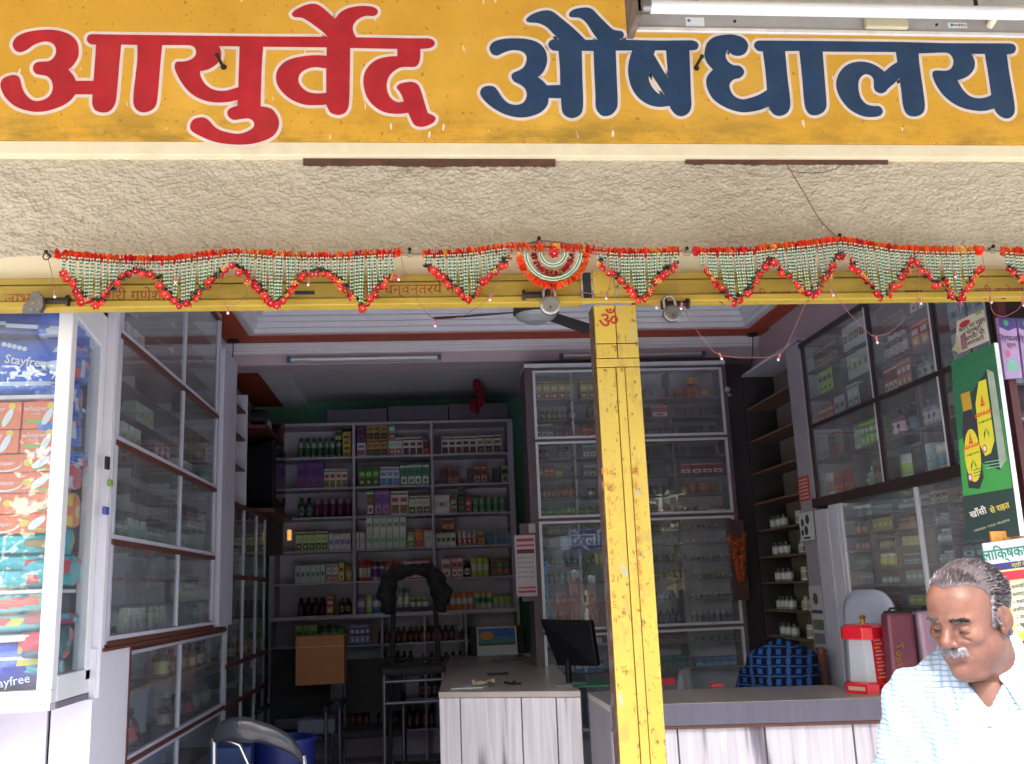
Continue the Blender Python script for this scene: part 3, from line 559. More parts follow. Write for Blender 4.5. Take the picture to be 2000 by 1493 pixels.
toran('longest green and red flower festoon with four points left of the round lock', [(112, 497), (180, 503), (250, 508), (330, 508), (420, 498), (470, 494), (560, 500), (650, 501), (730, 497), (785, 494)],
      [[(122, 536), (148, 564), (160, 592), (194, 598), (208, 582), (228, 560), (248, 542), (268, 536), (308, 548), (324, 576), (340, 588), (360, 606), (376, 590), (400, 566), (416, 554), (436, 536), (460, 526), (484, 546), (512, 572), (524, 590), (536, 604), (552, 592), (572, 568), (588, 546), (616, 536), (636, 538), (660, 552), (680, 576), (696, 592), (708, 606), (724, 590), (740, 568), (770, 540)]])
tc_ = toran('middle flower festoon with a half-round centrepiece between two points', [(828, 497), (873, 496), (919, 493), (966, 486), (1009, 482), (1059, 483), (1100, 483), (1146, 486), (1167, 490), (1214, 494), (1260, 494), (1329, 491)],
      [[(830, 525), (857, 541), (873, 555), (892, 572), (904, 581), (915, 595), (929, 578), (943, 558), (957, 545), (972, 530), (994, 510)], [(1169, 513), (1189, 533), (1209, 550), (1223, 564), (1236, 576), (1248, 592), (1264, 580), (1284, 548), (1301, 533), (1313, 528), (1327, 517)]])
def arc(r, ry=None, n=28, a0=3, a1=177): 
    ry = ry or r; return W([(1080 - r * math.cos(R(a)), 494 + ry * math.sin(R(a))) for a in np.linspace(a0, a1, n)], TY - .008)
b = MB(); ruffle(b, arc(66, 64), .0155, .006, pr=(.6, .8, .82, 1.)); b.build('ruffle_arc', m_or, tc_)
b = MB(); ruffle(b, arc(37, 40), .0125, .006, mats=(2, 2, 2, 2)); b.build('ruffle_arc', [MT('#b01f2c', .7, var=.2)] * 4, tc_)
for r_ in (53, 25):
    b = MB(); A = arc(r_, r_ * .98, int(r_ * 1.1))
    for i, p in enumerate(A):
        rad = (p - at(1080, 494, Y=TY - .008)).normalized()
        for s_ in (-1, 1): b.ball(p + rad * .0048 * s_ + Vector((0, -.004, 0)), .0038, 6, 1)
        b.ball(p + rad * .0, .0065, 6, 0, (1, .6, 1))
    b.build('pearl_arc', [m_leaf, m_pearl], tc_)
o = link('flower', _fl[1], tc_); o.location = at(1081, 496, Y=TY - .03) - WL[tc_.name]; o.scale = (1.4,) * 3
toran('flower festoon with four points right of the yellow post', [(1356, 492), (1405, 492), (1457, 491), (1510, 485), (1580, 478), (1636, 471), (1685, 477), (1737, 485), (1790, 489), (1860, 491), (1916, 489)],
      [[(1372, 529), (1386, 547), (1398, 559), (1412, 571), (1424, 589), (1436, 594), (1450, 582), (1463, 571), (1471, 555), (1482, 541), (1492, 526), (1503, 512), (1524, 533), (1541, 545), (1554, 561), (1568, 576), (1585, 582), (1601, 559), (1611, 545), (1629, 517), (1638, 501), (1653, 512), (1667, 527), (1681, 543), (1695, 561), (1706, 576), (1720, 589), (1734, 573), (1748, 559), (1762, 541), (1779, 512), (1793, 527), (1807, 543), (1823, 559), (1846, 552), (1851, 583), (1862, 594), (1874, 583), (1891, 557), (1904, 541), (1912, 526)]])
toran('flower festoon starting at the right edge of the doorway', [(1958, 491), (2000, 494), (2060, 496), (2130, 493)], [[(1965, 527), (1979, 538), (1991, 552), (2012, 570), (2030, 590), (2050, 570), (2080, 540), (2110, 520)]])
# string of little lamps
fl = thing('fairy_light_string', 'string of small clear bulbs on a thin red wire looping across the doorway', 'string lights', at(1000, 500, Y=TY - .03))
m_wire = MT('#a05a5e', .5, var=.15); m_bulb = MT('#e9e4e2', .1, var=.03, spec=.8); m_hold = MT('#b5686a', .5)
WY = TY - .035
paths = [[(92, 497), (100, 530), (110, 565), (135, 570), (165, 582), (205, 572), (228, 545), (238, 510)], [(425, 515), (428, 555), (438, 590), (443, 600), (470, 588), (490, 550), (505, 515)], [(783, 500), (790, 530), (805, 568), (830, 606), (853, 624), (905, 617), (955, 580), (972, 545), (980, 500)],
         [(1100, 555), (1125, 567), (1150, 573), (1184, 572), (1194, 535), (1196, 500)], [(1306, 492), (1318, 540), (1338, 608), (1375, 665), (1404, 692), (1460, 699), (1522, 692), (1548, 650), (1570, 600), (1590, 560), (1592, 495)],
         [(1606, 480), (1622, 555), (1655, 608), (1690, 645), (1711, 657), (1745, 645), (1778, 605), (1792, 580), (1798, 500)], [(1640, 480), (1680, 512), (1750, 532), (1820, 530), (1900, 495)], [(1918, 497), (1930, 560), (1937, 605), (1955, 618), (1975, 613), (1996, 590), (2005, 500)],
         [(250, 515), (330, 530), (420, 505)], [(490, 545), (560, 540), (600, 520), (700, 510)]]
for p_ in paths: MB().tube(W(curve(p_, 6), WY), .0011, 5).build('wire', m_wire, fl)
MB().tube(W(curve([(1536, 322), (1545, 335), (1575, 385), (1604, 433), (1637, 465)], 5), FY - .03), .002, 5).build('wire', MT('#7a4440', .5), fl)
MB().tube(W(curve([(1541, 331), (1560, 337), (1600, 338), (1630, 331), (1643, 322)], 5), FY - .03), .0016, 5).build('wire', MT('#4a302c', .5), fl)
for (x_, y_, dy) in ((107, 568, 0), (444, 600, 0), (854, 626, 0), (960, 575, 0), (1405, 690, 0), (1523, 692, 0), (1711, 658, 0), (1622, 566, 0), (1796, 582, 0), (1934, 580, 0), (1996, 586, 0), (1605, 434, 1), (345, 540, 0), (1187, 572, 0), (604, 545, 0), (1280, 590, 0), (1332, 592, 0), (780, 535, 0), (1865, 530, 0)):
    c = at(x_, y_, Y=(WY if not dy else FY - .03)); an = random.uniform(-.4, .4); d = Vector((math.sin(an), 0, -math.cos(an)))
    b = MB(); b.cyl(c, c + d * .018, .0042, .0036, 8, 0); b.ball(c + d * .022, .0052, 8, 1); b.build('bulb', [m_hold, m_bulb], fl)
for k, (x_, y_, lab) in enumerate(((93, 497, 'left end'), (800, 492, 'gap left of the half-round centrepiece'), (1052, 470, 'top of the half-round centrepiece'), (1340, 490, 'gap right of the yellow post'), (1637, 464, 'peak of the four-pointed right festoon'), (1936, 486, 'gap at the right edge'))):
    a = at(x_, y_, Y=FY - .03); b = MB(); b.cyl((a.x, FY + .005, a.z), (a.x, FY - .045, a.z + .004), .004); b.ball((a.x, FY - .045, a.z + .004), .0075)
    P = [(a.x + .012 * math.cos(th), FY - .04, a.z - .012 + .012 * math.sin(th)) for th in np.linspace(0, 2 * math.pi, 9)]; b.tube(P, .0022, 5, 1 if k in (1, 3, 5) else 0)
    tag(b.build('nail', [m_iron, MT('#9db06a', .5)]), 'nail with a tied cord holding the festoons at the ' + lab, 'nail', 'nails the festoons are tied to')
b = MB()
for seg in ([(96, 491), (112, 497)], [(785, 494), (800, 497), (828, 497)], [(1329, 491), (1340, 494), (1356, 492)], [(1916, 489), (1936, 491), (1958, 491)], [(1010, 482), (1050, 472), (1090, 474), (1146, 486)]): b.tube(W(curve(seg, 4), TY), .0035, 5)
tag(b.build('tie_cord', MT('#8d7b70', .9, var=.2)), 'frayed cord tying the flower festoons end to end under the plaster', 'cord')
# ------------------------------------------------------------------ shelving helpers
m_alu = MT('#cfd2dc', .45, metal=.25, var=.05, dirt=.15, dcol='#6c6c74'); m_wht = MT('#b9b9c9', .5, var=.05, scale=6, dirt=.2, dcol='#87828c')
m_brn = MT('#5b332a', .55, var=.2, scale=9, stretch=(1, 6, 6)); m_dbrn = MT('#2f2124', .5, var=.2, scale=9); m_lam = MT('#c6c6d6', .6, var=.05, dirt=.1, dcol='#6b6878')
def P(name, parent, m, *b, bevel=0):
    mb = MB(); mb.box(*b); return mb.build(name, m, parent, bevel=bevel)
# ------------------------------------------------------------------ products: one small mesh per product
_pm = {}
def pk(kind, c1, c2, c3):
    key = (kind, c1, c2, c3)
    if key in _pm: return _pm[key]
    A = MT(c1, .4, var=.06, spec=.5); B = MT(c2, .4, var=.06); D = MT(c3, .4, var=.06); b = MB(); mats = [A, B, D]
    if kind == 'box':        # unit sized carton, printed panels a hair proud
        b.box(-.5, .5, -.5, .5, 0, 1); e = .506
        b.box(-.42, .42, -e, -.5, .08, .42, 1); b.box(-.36, .36, -e, -.5, .54, .72, 2); b.box(-.5, .5, -e + .002, -.5, .84, .92, 1); b.box(-.2, .2, -e - .003, -e, .16, .3, 2)
    elif kind == 'plain':
        b.box(-.5, .5, -.5, .5, 0, 1); b.box(-.4, .4, -.506, -.5, .35, .65, 1); b.box(-.15, .15, -.508, -.506, .42, .58, 2)
    elif kind == 'bottle':   # body, shoulder, cap, label band
        b.lathe([(0, 0), (.46, 0), (.5, .04), (.5, .14)], n=10, mi=0); b.lathe([(.505, .14), (.51, .15), (.51, .5), (.505, .51)], n=10, mi=1); b.lathe([(.5, .51), (.5, .6), (.42, .7), (.2, .78), (.18, .82)], n=10, mi=0)
        b.lathe([(.24, .81), (.26, .83), (.26, .98), (.22, 1), (0, 1)], n=10, mi=2); b.box(-.22, .22, -.53, -.5, .25, .4, 2)
    elif kind == 'jar':
        b.lathe([(0, 0), (.46, 0), (.5, .05), (.5, .18)], n=12, mi=0); b.lathe([(.505, .18), (.51, .2), (.51, .6), (.505, .62)], n=12, mi=1); b.lathe([(.5, .62), (.48, .72), (.42, .75)], n=12, mi=0)
        b.lathe([(.45, .74), (.47, .76), (.47, .97), (.43, 1), (0, 1)], n=12, mi=2)
    elif kind == 'pouch':
        n = 6; vs = []
        for j in range(7):
            z_ = j / 6; t = .5 * math.sin(math.pi * min(1, z_ * .9 + .12)) ** .6 * .5 + .02; w_ = .5 - .03 * math.sin(z_ * 9)
            vs += [(-w_, -t * .5, z_), (0, -t, z_), (w_, -t * .5, z_), (w_, t * .5, z_), (0, t, z_), (-w_, t * .5, z_)]
        for j in range(6): b.add([vs[j * 6 + k] for k in range(6)] + [vs[j * 6 + 6 + k] for k in range(6)], [(k, (k + 1) % 6, 6 + (k + 1) % 6, 6 + k) for k in range(6)], 1 if j in (2, 3) else (2 if j == 5 else 0), True)
        b.add(vs[-6:], [(0, 1, 2, 3, 4, 5)], 0)
    _pm[key] = b.mesh('package', mats); return _pm[key]
NAME = {'box': 'carton', 'plain': 'plain carton', 'bottle': 'bottle', 'jar': 'jar', 'pouch': 'pouch'}  # the plain kind are cartons too, only with less print
SHADE = [('white', (.8, .8, .8)), ('black', (.02, .02, .03)), ('red', (.5, .04, .05)), ('dark red', (.18, .02, .03)), ('green', (.05, .3, .08)), ('dark green', (.02, .09, .05)), ('pale green', (.45, .65, .45)), ('lime', (.4, .6, .08)), ('blue', (.04, .14, .5)), ('pale blue', (.35, .5, .7)), ('yellow', (.7, .5, .06)), ('orange', (.7, .22, .04)), ('purple', (.2, .07, .35)), ('grey', (.2, .2, .22)), ('brown', (.12, .05, .02)), ('gold', (.4, .28, .1)), ('teal', (.02, .3, .33)), ('pink', (.75, .3, .4)), ('cream', (.7, .65, .45))]
def cn(h):
    c = hx(h); return min(SHADE, key=lambda s: sum((math.sqrt(a) - math.sqrt(b)) ** 2 for a, b in zip(s[1], c)))[0]
_lab = {}
WN = 'first second third fourth fifth sixth seventh eighth ninth tenth eleventh twelfth thirteenth'.split(); WC = 'one two three four five six seven eight nine ten eleven twelve thirteen'.split(); _run = {}
def product(kind, c, x, y, z, w_, h, d, where, n=1, yaw=0, axis='Y', k=0):
    nm = NAME[kind]; a, b, e = cn(c[0]), cn(c[1]), cn(c[2])
    if kind in ('bottle', 'jar'): desc = '%s %s, %s label, %s %s' % (a, nm, b, e, 'cap' if kind == 'bottle' else 'lid')
    else: desc = '%s %s with %s and %s print' % (a, nm, b, e)
    if n > 1:
        pl_ = {'pouch': 'pouches', 'plain carton': 'medicine boxes'}.get(nm, nm + 's'); lab = '%s of %s %s %s with %s %s, %s' % (WN[k], WC[n - 1], a, pl_, b, 'label' if kind in ('bottle', 'jar') else 'print', where); grp = 'row of %s %s, %s' % (a, pl_, where)
        if lab in _lab: lab = lab.replace('%s of %s' % (WN[k], WC[n - 1]), '%s of %s %s-topped' % (WN[k], WC[n - 1], e))
    else: lab = desc + ', ' + where; grp = None
    lab = lab if len(lab.split()) <= 16 else lab.replace('pale ', '').replace('dark ', '')
    o = bpy.data.objects.new(nm.replace(' ', '_'), pk(kind, *c)); C.objects.link(o)
    o.location = (x, y, z); o.scale = (w_, d, h); o.rotation_euler = (0, 0, yaw + random.gauss(0, .02)); o['label'] = lab; o['category'] = nm; o['group'] = grp or 'stock on the shop shelves'; _lab.setdefault(lab, []).append(o); return o
def row(Yf, items, zbase, where, depth=.09, kx=1.0):
    """items: (px0, px1, top px, count, kind, colours[, base px]) read along one shelf whose front is at Yf"""
    for it in items:
        x0, x1, yt, n, kind, c = it[:6]; a = at(x0, yt, Y=Yf + .05); b = at(x1, yt, Y=Yf + .05); h = max(.03, (a.z + b.z) / 2 - zbase); zb = zbase
        if len(it) > 6: zb = zbase + it[6]; h -= it[6]
        wd = (b.x - a.x) / n
        for k in range(n):
            product(kind, c, a.x + wd * (k + .5), Yf + .05 + depth / 2 + random.uniform(0, .012), zb, wd * (.95 if kind in ('box', 'plain') else .93), h * random.uniform(.975, 1.0), min(depth, wd * (1.1 if kind in ('bottle', 'jar') else 1.5)) if kind != 'pouch' else wd * .6, where, n=n, k=k)
# ------------------------------------------------------------------ white rack along the back
RY = 8.7; RX0, RX1 = -1.32, .81
rk = thing('medicine_rack', 'tall white open rack full of cartons and bottles against the back wall', 'rack', ((RX0 + RX1) / 2, RY, .05))
m_rk = MT('#a4a4b6', .6, var=.05, dirt=.1, dcol='#55526a')
zs = [2.818, 2.543, 2.281, 1.988, 1.711, 1.43]
for x_ in (RX0, -.607 - .012, .095 - .012, RX1 - .02): P('upright', rk, m_rk, x_, x_ + .024, RY, RY + .32, 1.43, 3.1, bevel=.002)
P('upright', rk, m_rk, RX0 - .024, RX0 - .001, RY, RY + .32, .05, 3.1); P('upright', rk, m_rk, RX1 + .005, RX1 + .03, RY, RY + .32, .05, 3.1)
P('back_panel', rk, m_lam, RX0, RX1, RY + .322, RY + .335, .05, 3.1)
P('top_board', rk, m_rk, RX0 - .024, RX1 + .03, RY - .01, RY + .335, 3.101, 3.125, bevel=.002)
for z_ in zs[:-1]: P('shelf', rk, m_rk, RX0 + .025, RX1 - .021, RY + .006, RY + .32, z_ - .018, z_, bevel=.001)
P('shelf', rk, m_wht, RX0, RX1, RY - .02, RY + .32, 1.395, 1.429, bevel=.002)
for z_ in (1.17, .94, .70, .45, .2): P('shelf', rk, m_rk, RX0, RX1, RY, RY + .32, z_ - .016, z_)
for x_ in (-.37, .0, .36): 
    for a_, b_ in ((.05, .183), (.2, .433), (.45, .683), (.70, .923), (.94, 1.153), (1.17, 1.394)): P('upright', rk, m_rk, x_ - .01, x_ + .01, RY - .004, RY + .3, a_, b_)
BK = '%s shelf, back rack, %s'
K_, Wt, Rd, Gn, Lm, Bl, Yl, Or, Pu, Dg, Br, Gd, Te, Pk, Mr = '#16141a', '#c9c9c9', '#a4202a', '#1f7a3a', '#9cc24a', '#2f6fc0', '#c4a530', '#c85a24', '#5a3a8a', '#12382c', '#4a2a1c', '#a88a50', '#3f9a98', '#c86a8a', '#5a1a2a'
rows = [
 (0, 'left', [(580, 667, 853, 7, 'bottle', ('#8fae9c', '#20553c', '#1c4a34')), (669, 685, 865, 1, 'box', (Yl, '#a88420', Br)), (669, 685, 843, 1, 'box', ('#b8a860', '#a88420', Br), .105), (655, 667, 838, 1, 'box', (Dg, Lm, K_), .16)]),
 (0, 'middle', [(697, 714, 860, 1, 'box', (Wt, Rd, Bl)), (697, 713, 832, 1, 'box', (Mr, Pu, K_), .13), (715, 757, 857, 3, 'box', (Gd, K_, '#6b5530')), (715, 757, 824, 3, 'box', (Gd, K_, '#6b5530'), .145), (758, 772, 824, 1, 'box', (Te, Rd, Wt), .14), (758, 785, 855, 2, 'box', (Wt, Rd, '#8fc0c8')), (786, 826, 853, 3, 'box', (Wt, K_, Mr)), (827, 838, 856, 1, 'box', (K_, Or, Mr))]),
 (0, 'right', [(849, 861, 851, 1, 'plain', ('#2a2a3a', K_, K_)), (862, 930, 852, 5, 'box', (Wt, Mr, K_)), (931, 978, 850, 3, 'box', (Wt, K_, '#7a6a3a'))]),
 (1, 'left', [(580, 632, 903, 3, 'box', (Pu, '#7a4a7a', '#4a2a6a')), (632, 678, 915, 4, 'box', (Wt, '#5a7a3a', Rd))]),
 (1, 'middle', [(700, 740, 911, 3, 'box', (Gn, Dg, Lm)), (742, 780, 911, 3, 'box', (Wt, Bl, '#4a8ac0')), (781, 838, 905, 4, 'box', ('#2a7a60', Wt, '#1f5a48'))]),
 (1, 'right', [(857, 872, 914, 1, 'box', (Mr, Br, K_)), (873, 898, 913, 2, 'box', (Br, '#8a6a4a', Mr)), (912, 924, 914, 1, 'plain', ('#3a3a4a', K_, '#6a6a7a')), (925, 951, 909, 2, 'box', ('#8a4a34', '#b09a80', Mr)), (962, 975, 914, 1, 'box', (K_, '#3a3a3a', Br)), (977, 993, 908, 1, 'box', ('#5a6a5a', '#8a8a7a', K_))]),
 (2, 'left', [(580, 610, 971, 2, 'bottle', ('#2a4a3a', '#6a8a7a', Dg)), (611, 686, 974, 5, 'jar', ('#3a1428', '#5a2038', '#8a6a8a'))]),
 (2, 'middle', [(716, 730, 957, 1, 'box', (Gn, Wt, Rd)), (731, 761, 957, 2, 'box', ('#7a4a9a', '#b07aa0', Pu)), (762, 797, 959, 2, 'box', (Wt, '#5a5a2a', Rd)), (798, 840, 968, 3, 'box', (Wt, K_, Lm))]),
 (2, 'right', [(848, 878, 967, 1, 'plain', (Wt, '#a0a0b0', '#8a3a5a')), (880, 892, 976, 1, 'box', (Wt, Rd, K_)), (894, 908, 968, 1, 'box', (K_, Gn, '#7a4a3a')), (894, 908, 944, 1, 'box', (Dg, K_, '#7a4a3a'), .165), (909, 920, 972, 1, 'box', ('#b84a2a', Rd, Wt)), (922, 988, 971, 5, 'jar', ('#9ab09a', '#5a8a6a', '#7a9a80'))]),
 (3, 'left', [(577, 640, 1038, 5, 'box', ('#b8cfa0', Dg, Lm)), (641, 685, 1042, 4, 'plain', (Wt, '#5a7ac0', '#a06a7a'))]),
 (3, 'middle', [(690, 713, 1040, 2, 'plain', (Wt, '#a0b0b0', '#8a9aa0')), (715, 793, 1038, 6, 'plain', ('#b8d0c4', '#8ab0a0', '#5a9a7a')), (715, 793, 1010, 6, 'plain', ('#c8dcd0', '#8ab0a0', '#8a5a5a'), .145), (795, 808, 1040, 1, 'box', (Lm, Gn, Wt)), (810, 827, 1034, 1, 'box', ('#c87a3a', Rd, Or)), (828, 845, 1036, 1, 'plain', (Wt, '#a0b8b0', '#8aa0a0'))]),
 (3, 'right', [(852, 890, 1040, 4, 'plain', (Wt, Gn, K_)), (893, 932, 1036, 4, 'bottle', (Wt, '#c07080', '#d8d0d8')), (933, 945, 1038, 1, 'box', (Gd, '#c0a060', Mr)), (950, 998, 1040, 4, 'box', ('#5a7080', '#3a5a8a', Te)), (862, 888, 1011, 1, 'box', ('#8a2a20', '#c09a4a', Mr), .15)]),
 (4, 'left', [(576, 635, 1104, 6, 'plain', ('#b8ccc0', '#8aa89a', K_)), (637, 660, 1102, 2, 'box', (Wt, Rd, '#7ab0a0')), (661, 672, 1098, 1, 'box', (Yl, Lm, Br)), (674, 686, 1106, 1, 'pouch', (Yl, Wt, Or))]),
 (4, 'middle', [(699, 724, 1093, 3, 'jar', (Or, Wt, Rd)), (725, 751, 1096, 2, 'jar', (Wt, Pu, Mr)), (752, 777, 1095, 2, 'pouch', ('#b06a5a', Wt, Rd)), (794, 838, 1094, 4, 'box', (Rd, Wt, '#b08a80'))]),
 (4, 'right', [(862, 880, 1092, 1, 'box', ('#b8a0a0', Wt, Rd)), (882, 904, 1089, 2, 'box', (Pk, Wt, Mr)), (906, 919, 1094, 1, 'bottle', (K_, Wt, Br)), (921, 955, 1089, 3, 'pouch', (Lm, Wt, Yl)), (957, 995, 1090, 3, 'box', (Br, '#8a4a3a', Gn))]),
 (5, 'left', [(580, 636, 1167, 4, 'bottle', ('#1c0e10', '#5a2020', '#1a1214')), (637, 652, 1163, 1, 'box', (Rd, Yl, Wt)), (660, 686, 1168, 2, 'bottle', ('#1c0e10', '#8a7a3a', '#1a1214'))]),
 (5, 'middle', [(697, 712, 1162, 1, 'pouch', ('#8a6ab0', Wt, Pu)), (713, 726, 1162, 1, 'pouch', (Lm, Wt, Yl)), (727, 740, 1161, 1, 'pouch', (Bl, Wt, Te)), (741, 753, 1160, 1, 'pouch', (Te, Wt, Bl)), (776, 800, 1150, 2, 'pouch', ('#8a9a8a', '#c8d8c0', Gn)), (801, 836, 1166, 3, 'pouch', ('#3a5a3a', Wt, Lm))]),
 (5, 'right', [(868, 925, 1158, 5, 'pouch', ('#b87a4a', Wt, Or)), (928, 962, 1156, 3, 'pouch', ('#b0b8a8', Gn, '#c8a040')), (964, 998, 1160, 3, 'pouch', ('#a8b8a8', Lm, '#7a5a3a'))])]
ORD = ['top', 'second', 'third', 'fourth', 'fifth', 'sixth']
for r_, bay, it in rows: row(RY, it, zs[r_] + .001, BK % (ORD[r_], bay), depth=.12)
low = [(1.17, 'first', [(577, 620, 1221, 3, 'box', (Lm, Wt, Gn)), (624, 672, 1222, 3, 'pouch', ('#3a6a4a', '#8ab09a', Dg)), (683, 722, 1219, 4, 'box', ('#3a3a7a', '#8a9ad0', Wt)), (737, 888, 1224, 13, 'bottle', ('#2a1214', '#8a3a34', '#1a1014')), (897, 1000, 1226, 9, 'bottle', ('#2a1214', '#7a2a2a', '#1a1014'))]),
       (.94, 'second', [(745, 808, 1272, 5, 'bottle', ('#201014', '#a03a2a', '#141014')), (822, 990, 1272, 12, 'bottle', ('#201014', '#6a4a3a', '#2a1014'))]),
       (.70, 'third', [(692, 716, 1322, 2, 'jar', ('#3a3034', '#7a6a60', K_)), (818, 930, 1318, 9, 'bottle', ('#201014', '#8a5a6a', '#141014'))]),
       (.45, 'fourth', [(655, 722, 1376, 5, 'bottle', ('#2a1a1c', '#8a4a3a', '#141014')), (735, 850, 1378, 8, 'bottle', ('#201014', '#7a3028', '#141014'))])]
for z_, nm, it in low: row(RY, it, z_ + .001, '%s low shelf, back rack' % nm, depth=.1)
# cartons and red cloth on top of the rack
a = at(640, 800, Y=8.8); b = at(992, 790, Y=8.8)
n_ = 3
for k in range(n_):
    w_ = (b.x - a.x) / n_; tag(MB().box(a.x + k * w_, a.x + (k + 1) * w_ - .01, 8.74, 9.02, 3.126, 3.126 + (.13, .15, .16)[k]).build('loft_board', MT('#5a5668', .7, var=.08), bevel=.004), ('left', 'middle', 'right')[k] + ' one of three dull grey boards laid along the top of the back rack', 'board', 'grey boards on top of the back rack')
p = at(935, 792, Y=8.72); b = MB(); 
for k in range(9): b.ball((p.x + random.gauss(0, .03), 8.66 + random.gauss(0, .02), p.z - .06 + k * .03), .032 * random.uniform(.7, 1.2), 8, 0, (1, .8, 1.5))
tag(b.build('cloth_bundle', MT('#8a1428', .9, var=.2, bump=.5, bs=30)), 'dark red cloth bundle hanging over the top of the back rack', 'cloth')
# ------------------------------------------------------------------ glazed cabinet across the back right
BY = 7.0; BX0, BX1 = .842, 2.30
cbn = thing('medicine_cabinet', 'wide glass fronted medicine cabinet behind the yellow post', 'cabinet', ((BX0 + BX1) / 2, BY, .05))
m_cf = MT('#5a4d56', .5, var=.15); m_in = MT('#b2b0c0', .6, var=.06, dirt=.1, dcol='#50485a')
P('side_panel', cbn, m_cf, BX0 - .06, BX0 - .001, BY - .01, BY + .34, .05, 3.21); P('side_panel', cbn, m_cf, BX1 + .001, BX1 + .03, BY - .01, BY + .34, .05, 3.21)
P('back_panel', cbn, m_in, BX0, BX1, BY + .22, BY + .235, .05, 3.2); P('top_board', cbn, m_alu, BX0 - .06, BX1 + .03, BY - .02, BY + .34, 3.211, 3.24)
sec = [(2.668, 3.19), (2.085, 2.648), (1.285, 2.062), (.60, 1.262)]
for (z0, z1) in sec:
    P('door_rail', cbn, m_alu, BX0, BX1, BY - .012, BY + .01, z0, z0 + .018, bevel=.002); P('door_rail', cbn, m_alu, BX0, BX1, BY - .012, BY + .01, z1 - .018, z1, bevel=.002)
    P('door_stile', cbn, m_alu, BX0, BX0 + .02, BY - .011, BY + .009, z0 + .019, z1 - .019); P('door_stile', cbn, m_alu, BX1 - .02, BX1, BY - .011, BY + .009, z0 + .019, z1 - .019)
    xm = (BX0 + BX1) / 2
    P('glass_pane', cbn, GLASS, BX0 + .02, xm + .03, BY - .001, BY + .002, z0 + .018, z1 - .018); P('glass_pane', cbn, GLASS, xm - .03, BX1 - .02, BY - .009, BY - .006, z0 + .018, z1 - .018)
for z0, z1 in ((2.649, 2.667), (2.063, 2.084), (1.263, 1.284)): P('cross_rail', cbn, m_cf, BX0, BX1, BY - .006, BY + .33, z0, z1)
sh = {0: [782, 820], 1: [895, 933, 972], 2: [1041, 1069, 1103, 1139, 1180], 3: [1265, 1316]}
zz = []
for s_, ys in sh.items():
    for y_ in ys:
        z_ = at(1100, y_, Y=BY + .06).z; zz.append(z_); P('shelf', cbn, m_cf, BX0 + .003, BX1 - .003, BY + .03, BY + .218, z_ - .012, z_)
for (z0, z1) in sec:
    cuts = sorted([z for z in zz if z0 < z < z1] + [z0, z1])
    for x_ in (at(1125, 900, Y=BY).x, at(1312, 800, Y=BY).x):
        for a_, b_ in zip(cuts[:-1], cuts[1:]): P('divider', cbn, m_cf if x_ > 1.3 else m_in, x_ - .008, x_ + .008, BY + .035, BY + .217, a_ + .002, b_ - .014)
BC = '%s shelf, glass cabinet, %s half'
Bz = sorted(zz + [2.687, 2.104, 1.304], reverse=True)
Ord2 = ['top', 'second', 'third', 'fourth', 'fifth', 'sixth', 'seventh', 'eighth', 'ninth', 'tenth', 'eleventh', 'twelfth', 'thirteenth', 'fourteenth', 'lowest']
def brow(i, side, it): row(BY, it, Bz[i] + .001, BC % (Ord2[i], side), depth=.09)
brow(0, 'left', [(1044, 1120, 744, 5, 'box', ('#b0a62a', '#7a2a2a', Wt)), (1132, 1162, 744, 2, 'box', ('#b0a62a', '#7a2a2a', Wt))]); brow(0, 'right', [(1248, 1300, 760, 4, 'box', ('#3a1a22', Mr, K_)), (1318, 1340, 760, 1, 'jar', ('#c07a30', '#8a4a1a', Or)), (1342, 1366, 757, 1, 'jar', ('#c8641c', '#a04a14', Or)), (1342, 1366, 737, 1, 'jar', ('#c8641c', '#c89030', '#d8c040'), .10), (1368, 1392, 760, 1, 'jar', ('#c8641c', '#c8a050', '#c0a878'))])
brow(1, 'left', [(1055, 1110, 795, 5, 'bottle', ('#6a5a48', '#8a8a3a', '#a8b0b8')), (1112, 1126, 797, 1, 'jar', (K_, Wt, K_)), (1146, 1160, 790, 1, 'jar', ('#8a8a2a', '#5a5a20', '#4a4a2a'))]); brow(1, 'right', [(1248, 1268, 795, 2, 'box', ('#4a2028', Mr, K_)), (1270, 1306, 791, 1, 'box', ('#8a2a28', Wt, Rd)), (1322, 1398, 795, 5, 'box', ('#2a1c22', K_, Mr))])
brow(2, 'left', [(1046, 1080, 826, 3, 'box', ('#3a6a50', Wt, Dg)), (1083, 1110, 836, 3, 'jar', ('#4a3034', '#8a6a7a', K_)), (1112, 1131, 832, 2, 'box', (Rd, '#c83a20', Mr)), (1137, 1162, 832, 2, 'box', (Rd, '#c83a20', Yl))]); brow(2, 'right', [(1250, 1312, 836, 5, 'jar', ('#5a5a60', '#8a8a90', '#4a2a2a')), (1330, 1400, 832, 5, 'box', ('#1c2028', K_, '#3a2a3a'))])
brow(3, 'left', [(1050, 1074, 878, 2, 'jar', ('#6a4a50', '#9a7a80', Mr)), (1088, 1130, 871, 3, 'bottle', ('#5a7a60', '#a8b8a0', Dg)), (1138, 1164, 868, 2, 'box', ('#4a7a60', Wt, Dg))]); brow(3, 'right', [(1248, 1256, 876, 1, 'plain', (Wt, '#8a8a9a', K_)), (1258, 1308, 870, 5, 'box', ('#22242c', '#2c3a3c', K_)), (1322, 1398, 872, 5, 'box', ('#24222c', '#30283a', K_))])
